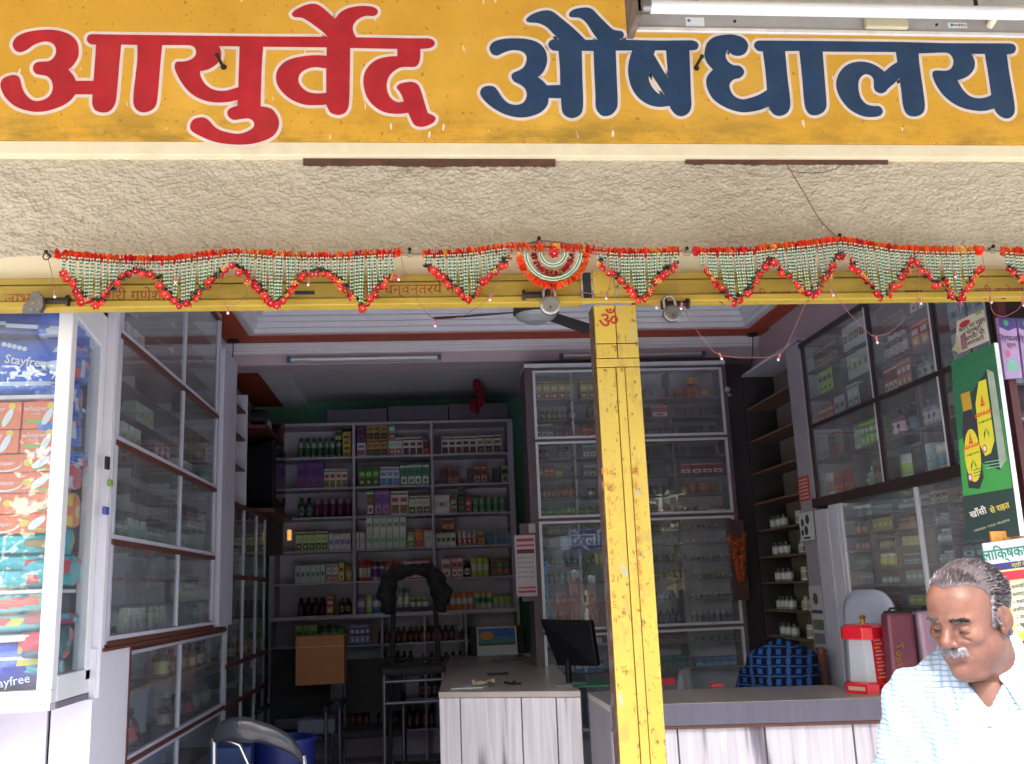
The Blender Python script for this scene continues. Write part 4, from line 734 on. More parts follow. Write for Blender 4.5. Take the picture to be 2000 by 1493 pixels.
brow(4, 'left', [(1052, 1062, 916, 1, 'box', (Lm, Gn, Wt)), (1063, 1083, 910, 2, 'box', (Rd, '#a04a3a', Wt)), (1084, 1102, 914, 1, 'pouch', ('#7a9a3a', Lm, Gn)), (1115, 1128, 910, 1, 'bottle', ('#3a3a34', '#a0a070', K_)), (1139, 1165, 907, 2, 'box', ('#4a7a60', Wt, Dg))]); brow(4, 'right', [(1258, 1312, 906, 5, 'box', ('#2a2e30', '#34403c', K_)), (1328, 1412, 904, 4, 'box', ('#8a1428', '#c8b8c0', Rd))])
brow(5, 'left', [(1052, 1086, 952, 4, 'jar', ('#6a3038', '#a87a80', Mr)), (1088, 1122, 950, 3, 'pouch', ('#8a4a3a', Or, Br)), (1124, 1132, 944, 1, 'box', (Yl, K_, Br)), (1150, 1164, 952, 1, 'jar', (K_, Wt, K_))]); brow(5, 'right', [(1262, 1318, 947, 5, 'box', ('#181c28', '#202838', K_)), (1330, 1408, 943, 4, 'pouch', ('#9a2018', '#7a7030', Or))])
brow(6, 'left', [(1054, 1094, 991, 3, 'pouch', ('#4a7a48', '#8ab07a', Gn)), (1095, 1130, 989, 3, 'pouch', ('#8a9a4a', '#a8b880', Gn)), (1132, 1166, 990, 3, 'pouch', ('#6a8a3a', '#b0a060', Gn))]); brow(6, 'right', [(1264, 1310, 992, 4, 'pouch', ('#a06a50', '#c8a890', Rd)), (1334, 1364, 994, 3, 'jar', ('#5a5450', '#8a8a80', K_)), (1366, 1384, 987, 1, 'box', (Wt, '#3a5a6a', '#8a8a8a')), (1390, 1420, 990, 3, 'jar', ('#9a5a3a', '#c8c0b0', Br))])
fill = [(7, '#5a4a44', '#6a3a2a', 1024, 'box'), (8, '#9a9aa4', '#c8c8d0', 1049, 'plain'), (9, '#4a5a58', '#6a8a3a', 1083, 'bottle'), (10, '#5a6a60', '#8a8a3a', 1115, 'pouch'), (11, '#4a5a70', '#8a9ab0', 1155, 'bottle'), (12, '#3a4450', '#6a7a84', 1190, 'bottle')]
for i, c1, c2, yt, kd in fill:
    brow(i, 'right', [(1255, 1345, yt, 8, kd, (c1, c2, '#2a2a30')), (1352, 1434, yt + 3, 7, ('bottle' if kd != 'bottle' else 'jar'), (c2, c1, '#a8a8b0'))]); brow(i, 'left', [(1060, 1165, yt + 2, 9, kd, (c1, '#7a7a70', c2))])
brow(13, 'left', [(1120, 1178, 1240, 4, 'plain', ('#3a6ab0', Wt, '#6aa0d0'))]); brow(13, 'right', [(1275, 1350, 1240, 6, 'box', ('#7a4a3c', '#8a7a3a', Rd)), (1356, 1440, 1243, 5, 'jar', ('#1e2434', '#5a6a7a', K_))])
brow(14, 'left', [(1124, 1180, 1290, 4, 'plain', ('#3a6ab0', Wt, '#6aa0d0'))]); brow(14, 'right', [(1275, 1350, 1281, 4, 'box', ('#1e5a54', '#3a8a7a', Dg)), (1358, 1440, 1283, 5, 'box', ('#2a3a8a', '#8ac0c0', Bl))])
# ------------------------------------------------------------------ glazed display box at the left end
DX = -1.235; DXL = -1.95
dc = thing('display_case', 'white framed glass display case full of bright packets at the left of the shop', 'display case', ((DX + DXL) / 2, 3.45, 1.27))
m_fr = MT('#dfe0e6', .4, var=.03, scale=8, dirt=.12, dcol='#8d8a90')
z0, z1 = 1.285, 2.72
P('corner_post', dc, m_fr, DX - .05, DX, 3.45, 3.50, z0 + .045, z1, bevel=.004); P('corner_post', dc, m_fr, DX - .05, DX, 3.775, 3.825, z0 + .045, z1, bevel=.004)
P('corner_post', dc, m_fr, DXL, DXL + .05, 3.45, 3.50, z0 + .045, z1, bevel=.004)
P('bottom_rail', dc, m_fr, DXL, DX - .0005, 3.449, 3.50, z0, z0 + .044, bevel=.004); P('bottom_rail', dc, m_fr, DX - .05, DX, 3.501, 3.825, z0, z0 + .085, bevel=.004)
P('base_board', dc, m_wht, DXL, DX - .003, 3.452, 3.82, z0 - .022, z0 - .001); P('edge_strip', dc, MT('#75707c', .6), DX - .02, DX + .001, 3.50, 3.815, z0 - .022, z0 - .001)
b = MB(); b.hull([(DX - .05, 3.501, z1 - .09), (DX - .05, 3.775, z1 - .09), (DX - .05, 3.775, z1), (DX - .05, 3.501, z1)], [(DX, 3.501, z1 - .09), (DX, 3.775, z1 - .09), (DX, 3.775, z1), (DX, 3.501, z1)]); b.build('top_rail', m_fr, dc)
b = MB(); b.hull([(DX - .05, 3.501, z1 - .091), (DX - .05, 3.775, z1 - .091), (DX - .05, 3.775, z1 - .13)], [(DX, 3.501, z1 - .091), (DX, 3.775, z1 - .091), (DX, 3.775, z1 - .13)]); b.build('top_rail', m_fr, dc)
P('glass_pane', dc, GLASS, DXL + .05, DX - .05, 3.468, 3.472, z0 + .045, z1); P('glass_pane', dc, GLASS, DX - .010, DX - .007, 3.501, 3.774, z0 + .086, z1 - .092)
P('back_panel', dc, MT('#8b8790', .7), DXL, DX - .003, 3.826, 3.84, z0, z1)
for y_ in (772, 1152):
    a = at(60, y_, Y=3.49); P('shelf', dc, m_fr, DXL + .052, DX - .053, 3.485, 3.82, a.z - .012, a.z, bevel=.001)
P('shelf', dc, m_fr, DXL + .052, DX - .053, 3.485, 3.82, z1 - .02, z1)
def soft(name, lab, cat, group, x0, x1, z0_, z1_, y0, y1, mats, seed, face=None, amt=.01, nseg=14):
    """crumpled plastic packet: a soft rounded block with creases; face(u,v)->material index on its front"""
    n = nseg; H_ = blur(n * 3, n * 3, 2.2, seed); T = thing(name, lab, cat, ((x0 + x1) / 2, y0, z0_), group); mb = MB()
    def sheet(front):
        vs = []
        for j in range(n + 1):
            for i in range(n + 1):
                u, v = i / n, j / n; e = (1 - (2 * u - 1) ** 6) * (1 - (2 * v - 1) ** 6); k = amt * H_[j + (0 if front else n), i] * e
                dx = .35 * amt * H_[i, j + n]; dz = .35 * amt * H_[j + n, i + n // 2]
                y_ = (y0 + (y1 - y0) * .42 * (1 - e ** .6) + k * .9) if front else (y1 - (y1 - y0) * .42 * (1 - e ** .6) + k * .5)
                vs.append((x0 + (x1 - x0) * u + dx, y_, z0_ + (z1_ - z0_) * v + dz))
        return vs
    a = sheet(True); b = sheet(False); ix = lambda i, j: j * (n + 1) + i; base = len(a)
    fr = [(ix(i, j), ix(i + 1, j), ix(i + 1, j + 1), ix(i, j + 1)) for j in range(n) for i in range(n)]
    mb.add(a, [], 0); mb.add(b, [], 0)
    for j in range(n):
        for i in range(n):
            mb.f.append([ix(i, j), ix(i + 1, j), ix(i + 1, j + 1), ix(i, j + 1)]); mb.m.append(face((i + .5) / n, (j + .5) / n) if face else 0); mb.s.append(True)
            mb.f.append([base + ix(i, j), base + ix(i, j + 1), base + ix(i + 1, j + 1), base + ix(i + 1, j)]); mb.m.append(0); mb.s.append(True)
    for i in range(n):
        for q in ((ix(i, 0), base + ix(i, 0), base + ix(i + 1, 0), ix(i + 1, 0)), (ix(i, n), ix(i + 1, n), base + ix(i + 1, n), base + ix(i, n)), (ix(0, i), ix(0, i + 1), base + ix(0, i + 1), base + ix(0, i)), (ix(n, i), base + ix(n, i), base + ix(n, i + 1), ix(n, i + 1))): mb.f.append(list(q)); mb.m.append(0); mb.s.append(True)
    mb.build('wrapper', mats, T); return T
m_blu = MT('#2a66d8', .22, var=.2, scale=14, spec=.8, bump=.3, bs=40); m_blw = MT('#d4e0f0', .25, var=.05); m_pkr = MT('#d8344c', .3); m_pky = MT('#e0d04a', .3)
m_tea = MT('#25b4c0', .2, var=.25, scale=14, spec=.8, bump=.4, bs=30); m_dte = MT('#0f5f68', .25, var=.3, spec=.8)
m_org = MT('#f07a44', .35, var=.06, scale=7); m_grn = MT('#7cc24a', .35); m_wt2 = MT('#e8ecf2', .4, var=.03); m_ylw = MT('#efd24a', .4)
def DZ(y, Y=3.5): return at(60, y, Y=Y).z
def DXp(x, y, Y=3.5): return at(x, y, Y=Y).x
G1 = 'blue pad packets in the display case'
def blueface(u, v): return 1 if .13 < v < .2 else (2 if (u > .93 and .42 < v < .6) else 0)
T = soft('pad_packet', 'large blue pad packet with white brand lettering on the middle of the top shelf', 'packet', G1, DXL + .1, DXp(116, 700), DZ(770) + .002, DZ(655), 3.495, 3.60, [m_blu, m_blw, m_pkr], 3, blueface, .006)
a = at(50, 706, Y=3.488); text("Stayfree", .045, m_wt2, T, FRONT((a.x, 3.4895, a.z)) @ Matrix.Rotation(R(-8), 4, 'Z') @ Matrix.Shear('XZ', 4, (.0, 0)), bold=.0006)
a = at(78, 722, Y=3.488); text("secure", .016, m_pky, T, FRONT((a.x, 3.489, a.z)))
for k in range(5):
    a = at(8 + 10 * k, 673 + 2.2 * k, Y=3.4895); b = MB(); b.cyl((a.x, 3.4925, a.z), (a.x, 3.489, a.z), .0085, n=14); b.build('badge', m_blw, T)
soft('pad_packet', 'dark blue pad packet with a white stripe squeezed under the top of the display case', 'packet', G1, DXL + .1, DXp(120, 630), DZ(655) + .004, DZ(606), 3.50, 3.64, [MT('#1c3f94', .25, var=.3, spec=.8), m_blw], 5, lambda u, v: 1 if abs(v - (.62 - .35 * u)) < .07 else 0, .008)
# orange cartons, rows from the top
ob = [(785, 838, [(-48, 41), (45, 112)], 0), (839, 885, [(-52, 36), (40, 109)], 0), (887, 922, [(-30, 105)], 1), (923, 963, [(-28, 102)], 1), (964, 1003, [(-110, 98)], 2), (1004, 1042, [(-34, 95)], 1)]
stk = DZ(1042); cnt = 0; PO = ['topmost', 'second', 'third', 'fourth', 'fifth', 'lowest']
for r_, (ya, yb, xs, kd) in enumerate(ob):
    zb = DZ(yb) + .001; zt_ = DZ(ya); 
    for c_, (xa, xb) in enumerate(xs):
        lab = 'orange pad carton with a white feather print, ' + PO[r_] + ' of the stack' + ((', ' + ('left' if c_ == 0 else 'right') + ' one') if len(xs) > 1 else '')
        xl, xr = DXp(xa, (ya + yb) / 2), DXp(xb, (ya + yb) / 2); t = thing('pad_carton', lab, 'carton', ((xl + xr) / 2, 3.5, zb), 'orange pad cartons in the display case')
        b = MB(); b.box(xl, xr, 3.5, 3.68, zb, zt_); b.build('carton_body', m_org, t, bevel=.002); w_ = xr - xl; h_ = zt_ - zb; F = 3.4985
        def el(cx, cz, rx, rz, m, nm, rot=0, n=18, y=F):
            b = MB(); b.add([(xl + w_ * cx + rx * math.cos(t_) * math.cos(rot) - rz * math.sin(t_) * math.sin(rot), y, zb + h_ * cz + rx * math.cos(t_) * math.sin(rot) + rz * math.sin(t_) * math.cos(rot)) for t_ in [2 * math.pi * i / n for i in range(n)]], [tuple(range(n))]); b.build(nm, m, t)
        if kd == 0:
            b = MB().box(xl + w_ * .12, xl + w_ * .72, F, 3.4999, zb + h_ * .2, zb + h_ * .33); b.build('green_strip', m_grn, t); el(.72, .42, .012, .035, m_wt2, 'feather', R(-25), y=F - .001); el(.8, .84, .012, .012, m_ylw, 'spot')
            text("whisper", .026, m_wt2, t, FRONT((xl + w_ * .38, F - .0005, zb + h_ * .74))); text("choice", .014, m_wt2, t, FRONT((xl + w_ * .36, F - .0005, zb + h_ * .54)))
        else:
            fx = .82 if kd == 1 else .54; el(fx if kd == 1 else .46, .52, .014, .034, m_wt2, 'feather', R(-55), y=F - .001); el((.63 if kd == 1 else .60), .52, .016, .013, m_ylw, 'spot')
            cx = .28 if kd == 1 else .83
            el(cx, .48, .062 if kd == 1 else .055, .030, m_wt2, 'oval'); el(cx, .53, .060 if kd == 1 else .053, .027, m_org, 'oval', y=F - .0006); text("whisper", .022, m_wt2, t, FRONT((xl + w_ * cx, F - .0012, zb + h_ * .5)))
            b = MB().box(xl + w_ * (.7 if kd == 1 else .68), xl + w_ * .97, F, 3.4999, zb + h_ * .12, zb + h_ * .2); b.build('green_strip', m_grn, t)
# teal packets below
G2 = 'teal nappy packets in the display case'; random.seed(11)
tp = [(1043, 1082, 0, 'topmost teal packet on the stack under the orange cartons'), (1083, 1112, 1, 'teal packet with a white square and red corner, second of its stack'), (1113, 1150, 1, 'teal packet with a white square and red corner, lowest of its stack')]
for k, (ya, yb, kd, lab) in enumerate(tp):
    soft('nappy_packet', lab, 'packet', G2, DXL + .1, DXp(104 - 4 * k, ya), DZ(yb) + .001, DZ(ya), 3.495, 3.66, [m_tea, m_wt2, m_pkr], 20 + k, (lambda u, v: 1 if (.64 < u < .72 and .35 < v < .75) else (2 if .84 < u < .92 and .2 < v < .9 - (u - .84) * 4 else 0)) if kd else None, .007)
soft('nappy_packet', 'teal packet with a red stripe at the top of the lowest shelf', 'packet', G2, DXL + .1, DXp(92, 1190), DZ(1200), DZ(1158), 3.50, 3.68, [m_tea, m_pkr], 31, lambda u, v: 1 if (.72 < u < .9 and abs(v - .5 - (u - .8)) < .16) else 0, .008)
soft('nappy_packet', 'teal packet with a yellow and red mark above the white edge strip', 'packet', G2, DXL + .1, DXp(88, 1220), DZ(1236), DZ(1201), 3.50, 3.68, [m_tea, m_pky, m_pkr], 32, lambda u, v: (1 if u > .78 else 2) if (.68 < u < .88 and .4 < v < .8) else 0, .008)
soft('nappy_packet', 'white nappy packet with red corners lying above the lowest blue packet', 'packet', None, DXL + .1, DXp(84, 1245), DZ(1254), DZ(1237), 3.50, 3.68, [m_wt2, m_pkr], 33, lambda u, v: 1 if u > .9 else 0, .004)
T = soft('pad_packet', 'blue pad packet with a white band and yellow spots on the bottom of the case', 'packet', G1, DXL + .1, DXp(80, 1300), z0 + .05, DZ(1255), 3.495, 3.66, [m_blu, m_wt2, m_pky, MT('#1a3aa8', .25)], 34, lambda u, v: 1 if .64 < v < .72 else (2 if u > .88 and (.5 < v < .62 or v > .8) else (3 if (u - .7) * 2.2 > abs(v - .25) else 0)), .006)
a = at(35, 1332, Y=3.486); text("Stayfree", .042, m_wt2, T, FRONT((a.x - .03, 3.4885, a.z)) @ Matrix.Rotation(R(8), 4, 'Z'))
G3 = 'packets seen through the side pane of the display case'
sp = [(640, 700, 'blue packet at the top behind the side pane', m_blu, m_blw), (705, 770, 'blue and white torn packet below the top one behind the side pane', m_blu, m_blw), (775, 835, 'blue and white packet with red flecks in the middle of the side pane', m_blu, m_blw), (838, 895, 'blue packet with a white crest above the red packet', m_blu, m_blw), (900, 925, 'small blue packet just above the red one', m_blu, m_blw), (925, 968, 'red packet beside a blue and white one in the side pane', m_pkr, m_blw), (980, 1040, 'crumpled orange packet behind the side pane', m_org, m_ylw), (1045, 1090, 'teal packet with a tan picture behind the side pane', m_tea, MT('#a08a5a', .4)), (1092, 1145, 'teal packet with a red patch behind the side pane', m_tea, m_pkr), (1195, 1215, 'magenta packet on the lowest shelf behind the side pane', MT('#a02868', .3), m_tea), (1218, 1275, 'teal packet with a red and white corner behind the side pane', m_dte, m_pkr), (1278, 1335, 'teal packet with a pale stripe at the foot of the side pane', m_tea, m_blw)]
for k, (ya, yb, lab, ma, mb_) in enumerate(sp):
    za = at(175, yb, X=-1.30).z; zb_ = at(175, ya, X=-1.30).z; S2 = blur(30, 30, 2, 60 + k)
    za = max(za, z0 + .09)
    T = soft('side_packet', lab, 'packet', G3, -1.40, -1.252 - .004 * (k % 3), za, zb_, 3.512, 3.80 - .035 * (k % 4), [ma, mb_, m_pkr if k < 5 else ma], 50 + k, None, .008)
    me_ = T.children[0].data
    c_ = np.array([p.center for p in me_.polygons]); 
    for i, p_ in enumerate(me_.polygons):
        v_ = math.sin(c_[i][1] * 45 + k * 2) + math.sin(c_[i][2] * 60 + c_[i][1] * 30 + k)
        if v_ > .55: p_.material_index = 1
        elif v_ < -1.55: p_.material_index = 2
# plastered pier under and behind the display case
pr = thing('white_pier', 'white painted plywood pier and panel below the glass display case', 'wall panel', (-1.4, 3.85, -.1))
m_pw = MT('#d5d4de', .6, var=.05, scale=3, dirt=.12, dcol='#9a8f8a')
P('front_panel', pr, m_pw, -2.2, -1.37, 3.80, 3.82, -.1, 1.262); P('front_panel', pr, m_pw, -1.358, -1.215, 3.80, 3.82, -.1, 1.262, bevel=.002)
P('side_board', pr, m_pw, -1.24, -1.215, 3.821, 4.25, -.1, 1.44); P('side_board', pr, m_pw, -1.24, -1.203, 3.83, 3.872, 1.262, 3.3, bevel=.003)
P('end_board', pr, m_pw, -1.55, -1.24, 4.235, 4.25, -.1, 1.44)
P('edge_strip', pr, m_brn, -1.214, -1.210, 4.236, 4.25, .3, 1.43)
# ------------------------------------------------------------------ first glazed wall cabinet on the left
CX = -1.2
lc = thing('wall_cabinet', 'white glazed cabinet with brown rails on the left wall, nearest the street', 'cabinet', (CX - .2, 4.9, 1.44), 'glazed cabinets along the left wall')
Y0, Y1, YM = 3.875, 5.80, 4.96
P('back_panel', lc, m_lam, CX - .26, CX - .245, Y0, Y1, 1.45, 3.3)
P('end_panel', lc, m_wht, CX - .345, CX - .003, Y0, Y0 + .018, 1.45, 3.3); P('end_panel', lc, m_wht, CX - .345, CX - .003, Y1 - .018, Y1, 1.45, 3.3)
rails = [1.462, 1.848, 2.238, 2.675, 3.28]
for k, z_ in enumerate(rails): 
    P('rail', lc, m_brn, CX - .345, CX + .002, Y0 + .02, Y1 - .02, z_ - .022, z_ - .001, bevel=.001); P('rail', lc, m_wht, CX - .02, CX, Y0 + .02, Y1 - .02, z_, z_ + .018, bevel=.002)
P('base_rail', lc, m_brn, CX - .36, CX + .006, Y0 - .03, 6.1, 1.425, 1.438, bevel=.002)
for k in range(4):
    a_, b_ = rails[k] + .019, rails[k + 1] - .023
    for y_ in (Y0 + .02, YM - .02, Y1 - .05): P('door_stile', lc, m_wht, CX - .018, CX - .001, y_, y_ + .028, a_, b_, bevel=.002)
    P('glass_pane', lc, GLASS, CX - .010, CX - .007, Y0 + .048, YM - .02, a_, b_); P('glass_pane', lc, GLASS, CX - .014, CX - .011, YM + .008, Y1 - .05, a_, b_)
    ns = 2 if k < 2 else (2 if k == 2 else 3)
    for j in range(ns): 
        zz_ = a_ + (b_ - a_) * (j + 1) / (ns + 1); P('shelf', lc, m_brn, CX - .243, CX - .05, Y0 + .02, Y1 - .02, zz_ - .006, zz_)
    for y_ in (4.25, 4.60, 5.28, 5.55): 
        cs = [a_ - .018] + [a_ + (b_ - a_) * (j + 1) / (ns + 1) for j in range(ns)] + [b_ + .02]
        for u_, v_ in zip(cs[:-1], cs[1:]): P('divider', lc, m_lam, CX - .243, CX - .15, y_ - .006, y_ + .006, u_ + .001, v_ - .008)
P('key_plug', lc, m_dk, CX, CX + .012, Y0 + .06, Y0 + .075, 1.49, 1.515); 
for px_, py_, yw, zh, col, nm_, lb_ in ((206, 905, .03, .05, '#23242a', 'key_hook', 'small black key hook on the white board behind the display case'), (212, 944, .035, .025, '#7a9a3a', 'pin_badge', 'tiny green and maroon badge stuck under the black key hook'), (203, 998, .05, .03, '#4a5aa0', 'sachet', 'small blue and silver sachet tucked on the white board by the left cabinet')):
    q_ = at(px_, py_, X=-1.203); tag(MB().box(-1.2028, -1.19, q_.y - yw / 2, q_.y + yw / 2, q_.z - zh / 2, q_.z + zh / 2).build(nm_, MT(col, .4, var=.3, scale=60), bevel=.003), lb_, nm_.replace('_', ' '))
lp = thing('left_pillar', 'slim white pillar between the two glazed cabinets on the left wall', 'pillar', (-1.3, 6.1, .05)); P('pillar_face', lp, m_wht, -1.65, -1.195, 5.90, 6.30, 1.445, 3.12, bevel=.003); P('pillar_side', lp, m_lam, -1.62, -1.22, 5.802, 5.899, 1.44, 3.3)
# lower open cabinet
lo = thing('low_cabinet', 'low white glazed cabinet with syrup bottles under the left wall cabinets', 'cabinet', (-1.4, 5.3, .05), 'glazed cabinets along the left wall')
LX = -1.25
P('back_panel', lo, m_wht, LX - .27, LX - .255, 4.27, 6.4, .06, 1.42); P('top_rail', lo, m_brn, LX - .32, LX + .003, 4.255, 6.4, 1.402, 1.423); P('top_rail', lo, m_wht, LX - .02, LX, 4.28, 6.38, 1.385, 1.4)
for z_ in (.957, .50): P('rail', lo, m_brn, LX - .32, LX + .003, 4.255, 6.4, z_ - .022, z_, bevel=.001); P('rail', lo, m_wht, LX - .02, LX, 4.28, 6.38, z_ + .001, z_ + .016); P('rail', lo, m_wht, LX - .02, LX, 4.28, 6.38, z_ - .038, z_ - .023)
for (a_, b_) in ((.974, 1.384), (.517, .918)):
    for y_ in (4.255, 5.25, 6.37): P('door_stile', lo, m_wht, LX - .02, LX, y_, y_ + .025, a_, b_, bevel=.002)
    P('glass_pane', lo, GLASS, LX - .011, LX - .008, 4.28, 5.25, a_, b_); P('glass_pane', lo, GLASS, LX - .015, LX - .012, 5.275, 6.37, a_, b_)
    zm = 1.223 if a_ > .9 else .72; P('shelf', lo, MT('#8a6a5c', .6), LX - .253, LX - .05, 4.27, 6.38, zm - .01, zm)
    for y_ in (4.72, 5.26, 5.85): P('divider', lo, m_wht, LX - .253, LX - .16, y_ - .008, y_ + .008, a_ - .014, zm - .011); P('divider', lo, m_wht, LX - .253, LX - .16, y_ - .008, y_ + .008, zm + .001, b_ + .012)
def side_item(kind, c, px, py_base, py_top, X, zb, where, d=None, wmul=1.0):
    a = at(px, py_base, X=X); tp_ = at(px, py_top, X=X); h = abs(tp_.z - a.z); w_ = h * (.42 if kind == 'bottle' else .62) * wmul
    return product(kind, c, X, a.y, zb, w_, h, d or w_, where, yaw=R(90) if X < 0 else R(-90))
LW = 'low left cabinet, '
for kd, c, px, yb, yt, zb, wh in [('bottle', ('#1c1418', '#b8a060', '#141216'), 243, 1345, 1295, 1.224, 'shelf end nearest street'), ('bottle', ('#1c1420', '#a8b070', '#141216'), 312, 1330, 1266, 1.224, 'shelf centre'), ('bottle', ('#2a1a1c', '#c89a80', '#201416'), 372, 1305, 1262, 1.224, 'right of the tall bottle'), ('bottle', ('#1e1620', '#c0b8b8', '#181418'), 382, 1305, 1258, 1.224, 'far bay'),
     ('bottle', ('#5a1c24', '#c83848', '#1c1820'), 248, 1462, 1390, .975, 'bottom row, nearest'), ('bottle', ('#2a2228', '#d0a8a0', '#1e1820'), 318, 1430, 1378, .975, 'bottom row, middle'), ('bottle', ('#3a1c24', '#b03040', '#1c1820'), 362, 1488, 1440, .975, 'bottom row, right')]:
    side_item(kd, c, px, yb, yt, LX - .085, zb, LW + wh, wmul=1.25)
for zb, n, y_a, y_b, kd, c in ((1.224, 4, 5.45, 6.2, 'bottle', ('#2a1c20', '#8a6a50', '#1a1618')), (.975, 5, 5.4, 6.25, 'jar', ('#5a5a60', '#8a8a8a', '#2a2a30'))):
    for k in range(n): product(kd, c, LX - .10, y_a + (y_b - y_a) * k / (n - 1), zb, .06, .13, .06, 'low left cabinet, ' + ('upper' if zb > 1.1 else 'lower') + ' row', yaw=R(90), n=n, k=k)
W1 = 'left wall cabinet, '
spots = [(240, 690, 735, 2.68, 'plain', (Wt, '#a8c088', '#8a8a9a'), 'top section'), (236, 790, 820, 2.24, 'plain', (Wt, Lm, '#7a7a8a'), 'below top rail'), (300, 830, 855, 2.24, 'box', ('#a06a70', Rd, Wt), 'beside white cartons'), (395, 890, 920, 2.24, 'jar', ('#7a8a80', '#8aa090', '#5a6a60'), 'far door'), (262, 930, 955, 1.99, 'pouch', ('#c0c8c4', '#8ab0a0', Wt), 'second section'), (245, 1110, 1125, 1.72, 'bottle', ('#c0cca8', '#a8b890', Wt), 'third section'), (250, 1180, 1200, 1.463, 'jar', ('#a8a8a8', '#888890', Wt), 'lowest section'), (300, 1160, 1185, 1.463, 'pouch', ('#a0b0a0', '#b0b890', Wt), 'lowest section'), (385, 1150, 1195, 1.463, 'pouch', ('#6a8a7a', '#a0b0a8', Gn), 'far lowest section')]
for (px, yt, yb, zb, kd, c, wh) in spots:
    a = at(px, (yt + yb) / 2, X=CX - .08); zb = min([r for r in rails if r <= zb + .01], key=lambda r: abs(r - zb)) + .019; 
    for j in range(3): product(kd, c, CX - .09, a.y + .10 * j, zb - .019, .075, .12, .06, W1 + wh, yaw=R(90), n=3, k=j)
ext = [(4.35, 1.463), (5.35, 1.463), (4.7, 1.849), (5.5, 1.849), (4.15, 1.849), (4.4, 2.239), (5.2, 2.239), (4.3, 2.677), (5.0, 2.677), (5.6, 1.463), (5.15, 1.849), (5.6, 2.239)]
for i_, (y_, zb) in enumerate(ext):
    kd = ('plain', 'box', 'jar', 'bottle', 'pouch')[i_ % 5]; c = ((Wt, '#8aa08a', '#7a8a9a'), ('#b0b8b4', Lm, '#8a5a60'), ('#c8c8cc', '#7a9aa8', '#5a6a70'), ('#8a7a6a', '#b8b0a0', '#3a3a40'))[i_ % 4]; up = zb + (.137 if i_ % 2 else 0)
    up = zb + .0 if i_ % 2 == 0 else zb + .019 + ((1.848 - 1.462 if zb < 1.5 else 2.238 - 1.848 if zb < 2 else 2.675 - 2.238 if zb < 2.5 else 0) - .042) / 3
    for j in range(4): product(kd, c, CX - .10, y_ + .075 * j, up, .062, .10, .06, 'left wall cabinet, spot ' + WC[i_], yaw=R(90), n=4, k=j)
# ------------------------------------------------------------------ second cabinet, television shelf
c2 = thing('wall_cabinet', 'second white glazed cabinet deeper along the left wall, below the television', 'cabinet', (-1.45, 7.2, .05), 'glazed cabinets along the left wall')
P('back_panel', c2, m_lam, LX - .34, LX - .325, 6.42, 8.05, .06, 2.25)
for z_ in (2.24, 1.757, 1.197, .95, .45): P('rail', c2, m_brn, LX - .32, LX + .004, 6.42, 8.05, z_ - .028, z_, bevel=.001)
for y_ in (6.42, 6.98, 7.5, 7.9): 
    for (a_, b_) in ((1.758, 2.211), (1.198, 1.728), (.951, 1.168), (.451, .921)): P('door_stile', c2, m_wht, LX - .018, LX, y_, y_ + .03, a_, b_, bevel=.002); 
for (a_, b_) in ((1.758, 2.211), (1.198, 1.728), (.951, 1.168)):
    for y_ in (6.45, 7.01, 7.53): P('glass_pane', c2, GLASS, LX - .011, LX - .008, y_, y_ + (.53 if y_ < 7 else .49 if y_ < 7.5 else .37), a_, b_)
    P('shelf', c2, m_brn, LX - .322, LX - .06, 6.42, 8.04, (a_ + b_) / 2 - .005, (a_ + b_) / 2)
    for y_ in (6.75, 7.2, 7.65): P('divider', c2, m_lam, LX - .32, LX - .16, y_ - .006, y_ + .006, a_ + .001, (a_ + b_) / 2 - .006)
for k, (y_, zb, kd, c) in enumerate([(6.7, 1.198, 'bottle', ('#8a8a7a', '#a8a880', K_)), (6.95, 1.198, 'bottle', ('#3a4a3a', '#8a9a6a', K_)), (7.35, 1.198, 'bottle', ('#8a3a20', '#c8883a', K_)), (7.45, 1.198, 'bottle', (Rd, Yl, Wt)), (7.75, 1.198, 'bottle', ('#2a1a1c', '#8a4a3a', K_)), (6.6, 1.759, 'plain', ('#b0a8b0', '#8a8a9a', Wt)), (7.3, 1.759, 'jar', ('#6a8a6a', '#a0b090', Wt))]): product(kd, c, LX - .08, y_, zb, .06, .15, .06, 'second left cabinet, spot %s' % ('one two three four five six seven'.split()[k]), yaw=R(90))
os_ = thing('corner_shelf', 'open white shelves with brown boards between the left pillar and the television', 'shelf', (-1.4, 6.6, 2.3))
P('end_panel', os_, m_wht, -1.6, -1.25, 6.33, 6.35, 2.25, 3.12); P('end_panel', os_, m_wht, -1.6, -1.25, 7.0, 7.02, 2.25, 3.05); P('back_panel', os_, m_lam, -1.62, -1.601, 6.33, 7.5, 2.25, 3.12)
for z_ in (2.5, 2.72, 2.92): P('shelf', os_, m_brn, -1.6, -1.26, 6.351, 6.999, z_ - .012, z_)
for k, (zb, kd, c) in enumerate([(2.252, 'pouch', ('#7a8a6a', '#b0a890', Mr)), (2.501, 'box', (Br, '#8a6a5a', Mr))]): product(kd, c, -1.36, 6.7, zb, .09, .16, .07, 'open shelf beside the left pillar, ' + ('lower board' if k == 0 else 'middle board'), yaw=R(90))
ts = thing('television_shelf', 'brown wooden shelf carrying the old television on the left wall', 'shelf', (-1.42, 8.1, 2.22)); P('board', ts, m_brn, -1.64, -1.13, 7.55, 8.55, 2.242, 2.275, bevel=.002); P('bracket', ts, m_dbrn, -1.64, -1.2, 8.5, 8.53, 1.95, 2.241); P('upper_board', ts, m_brn, -1.64, -1.2, 7.55, 8.5, 2.90, 2.925); P('side_board', ts, m_brn, -1.64, -1.2, 8.505, 8.53, 2.276, 3.1)
tv = thing('television', 'bulky black tube television on the brown shelf high on the left', 'television', (-1.35, 8.1, 2.276))
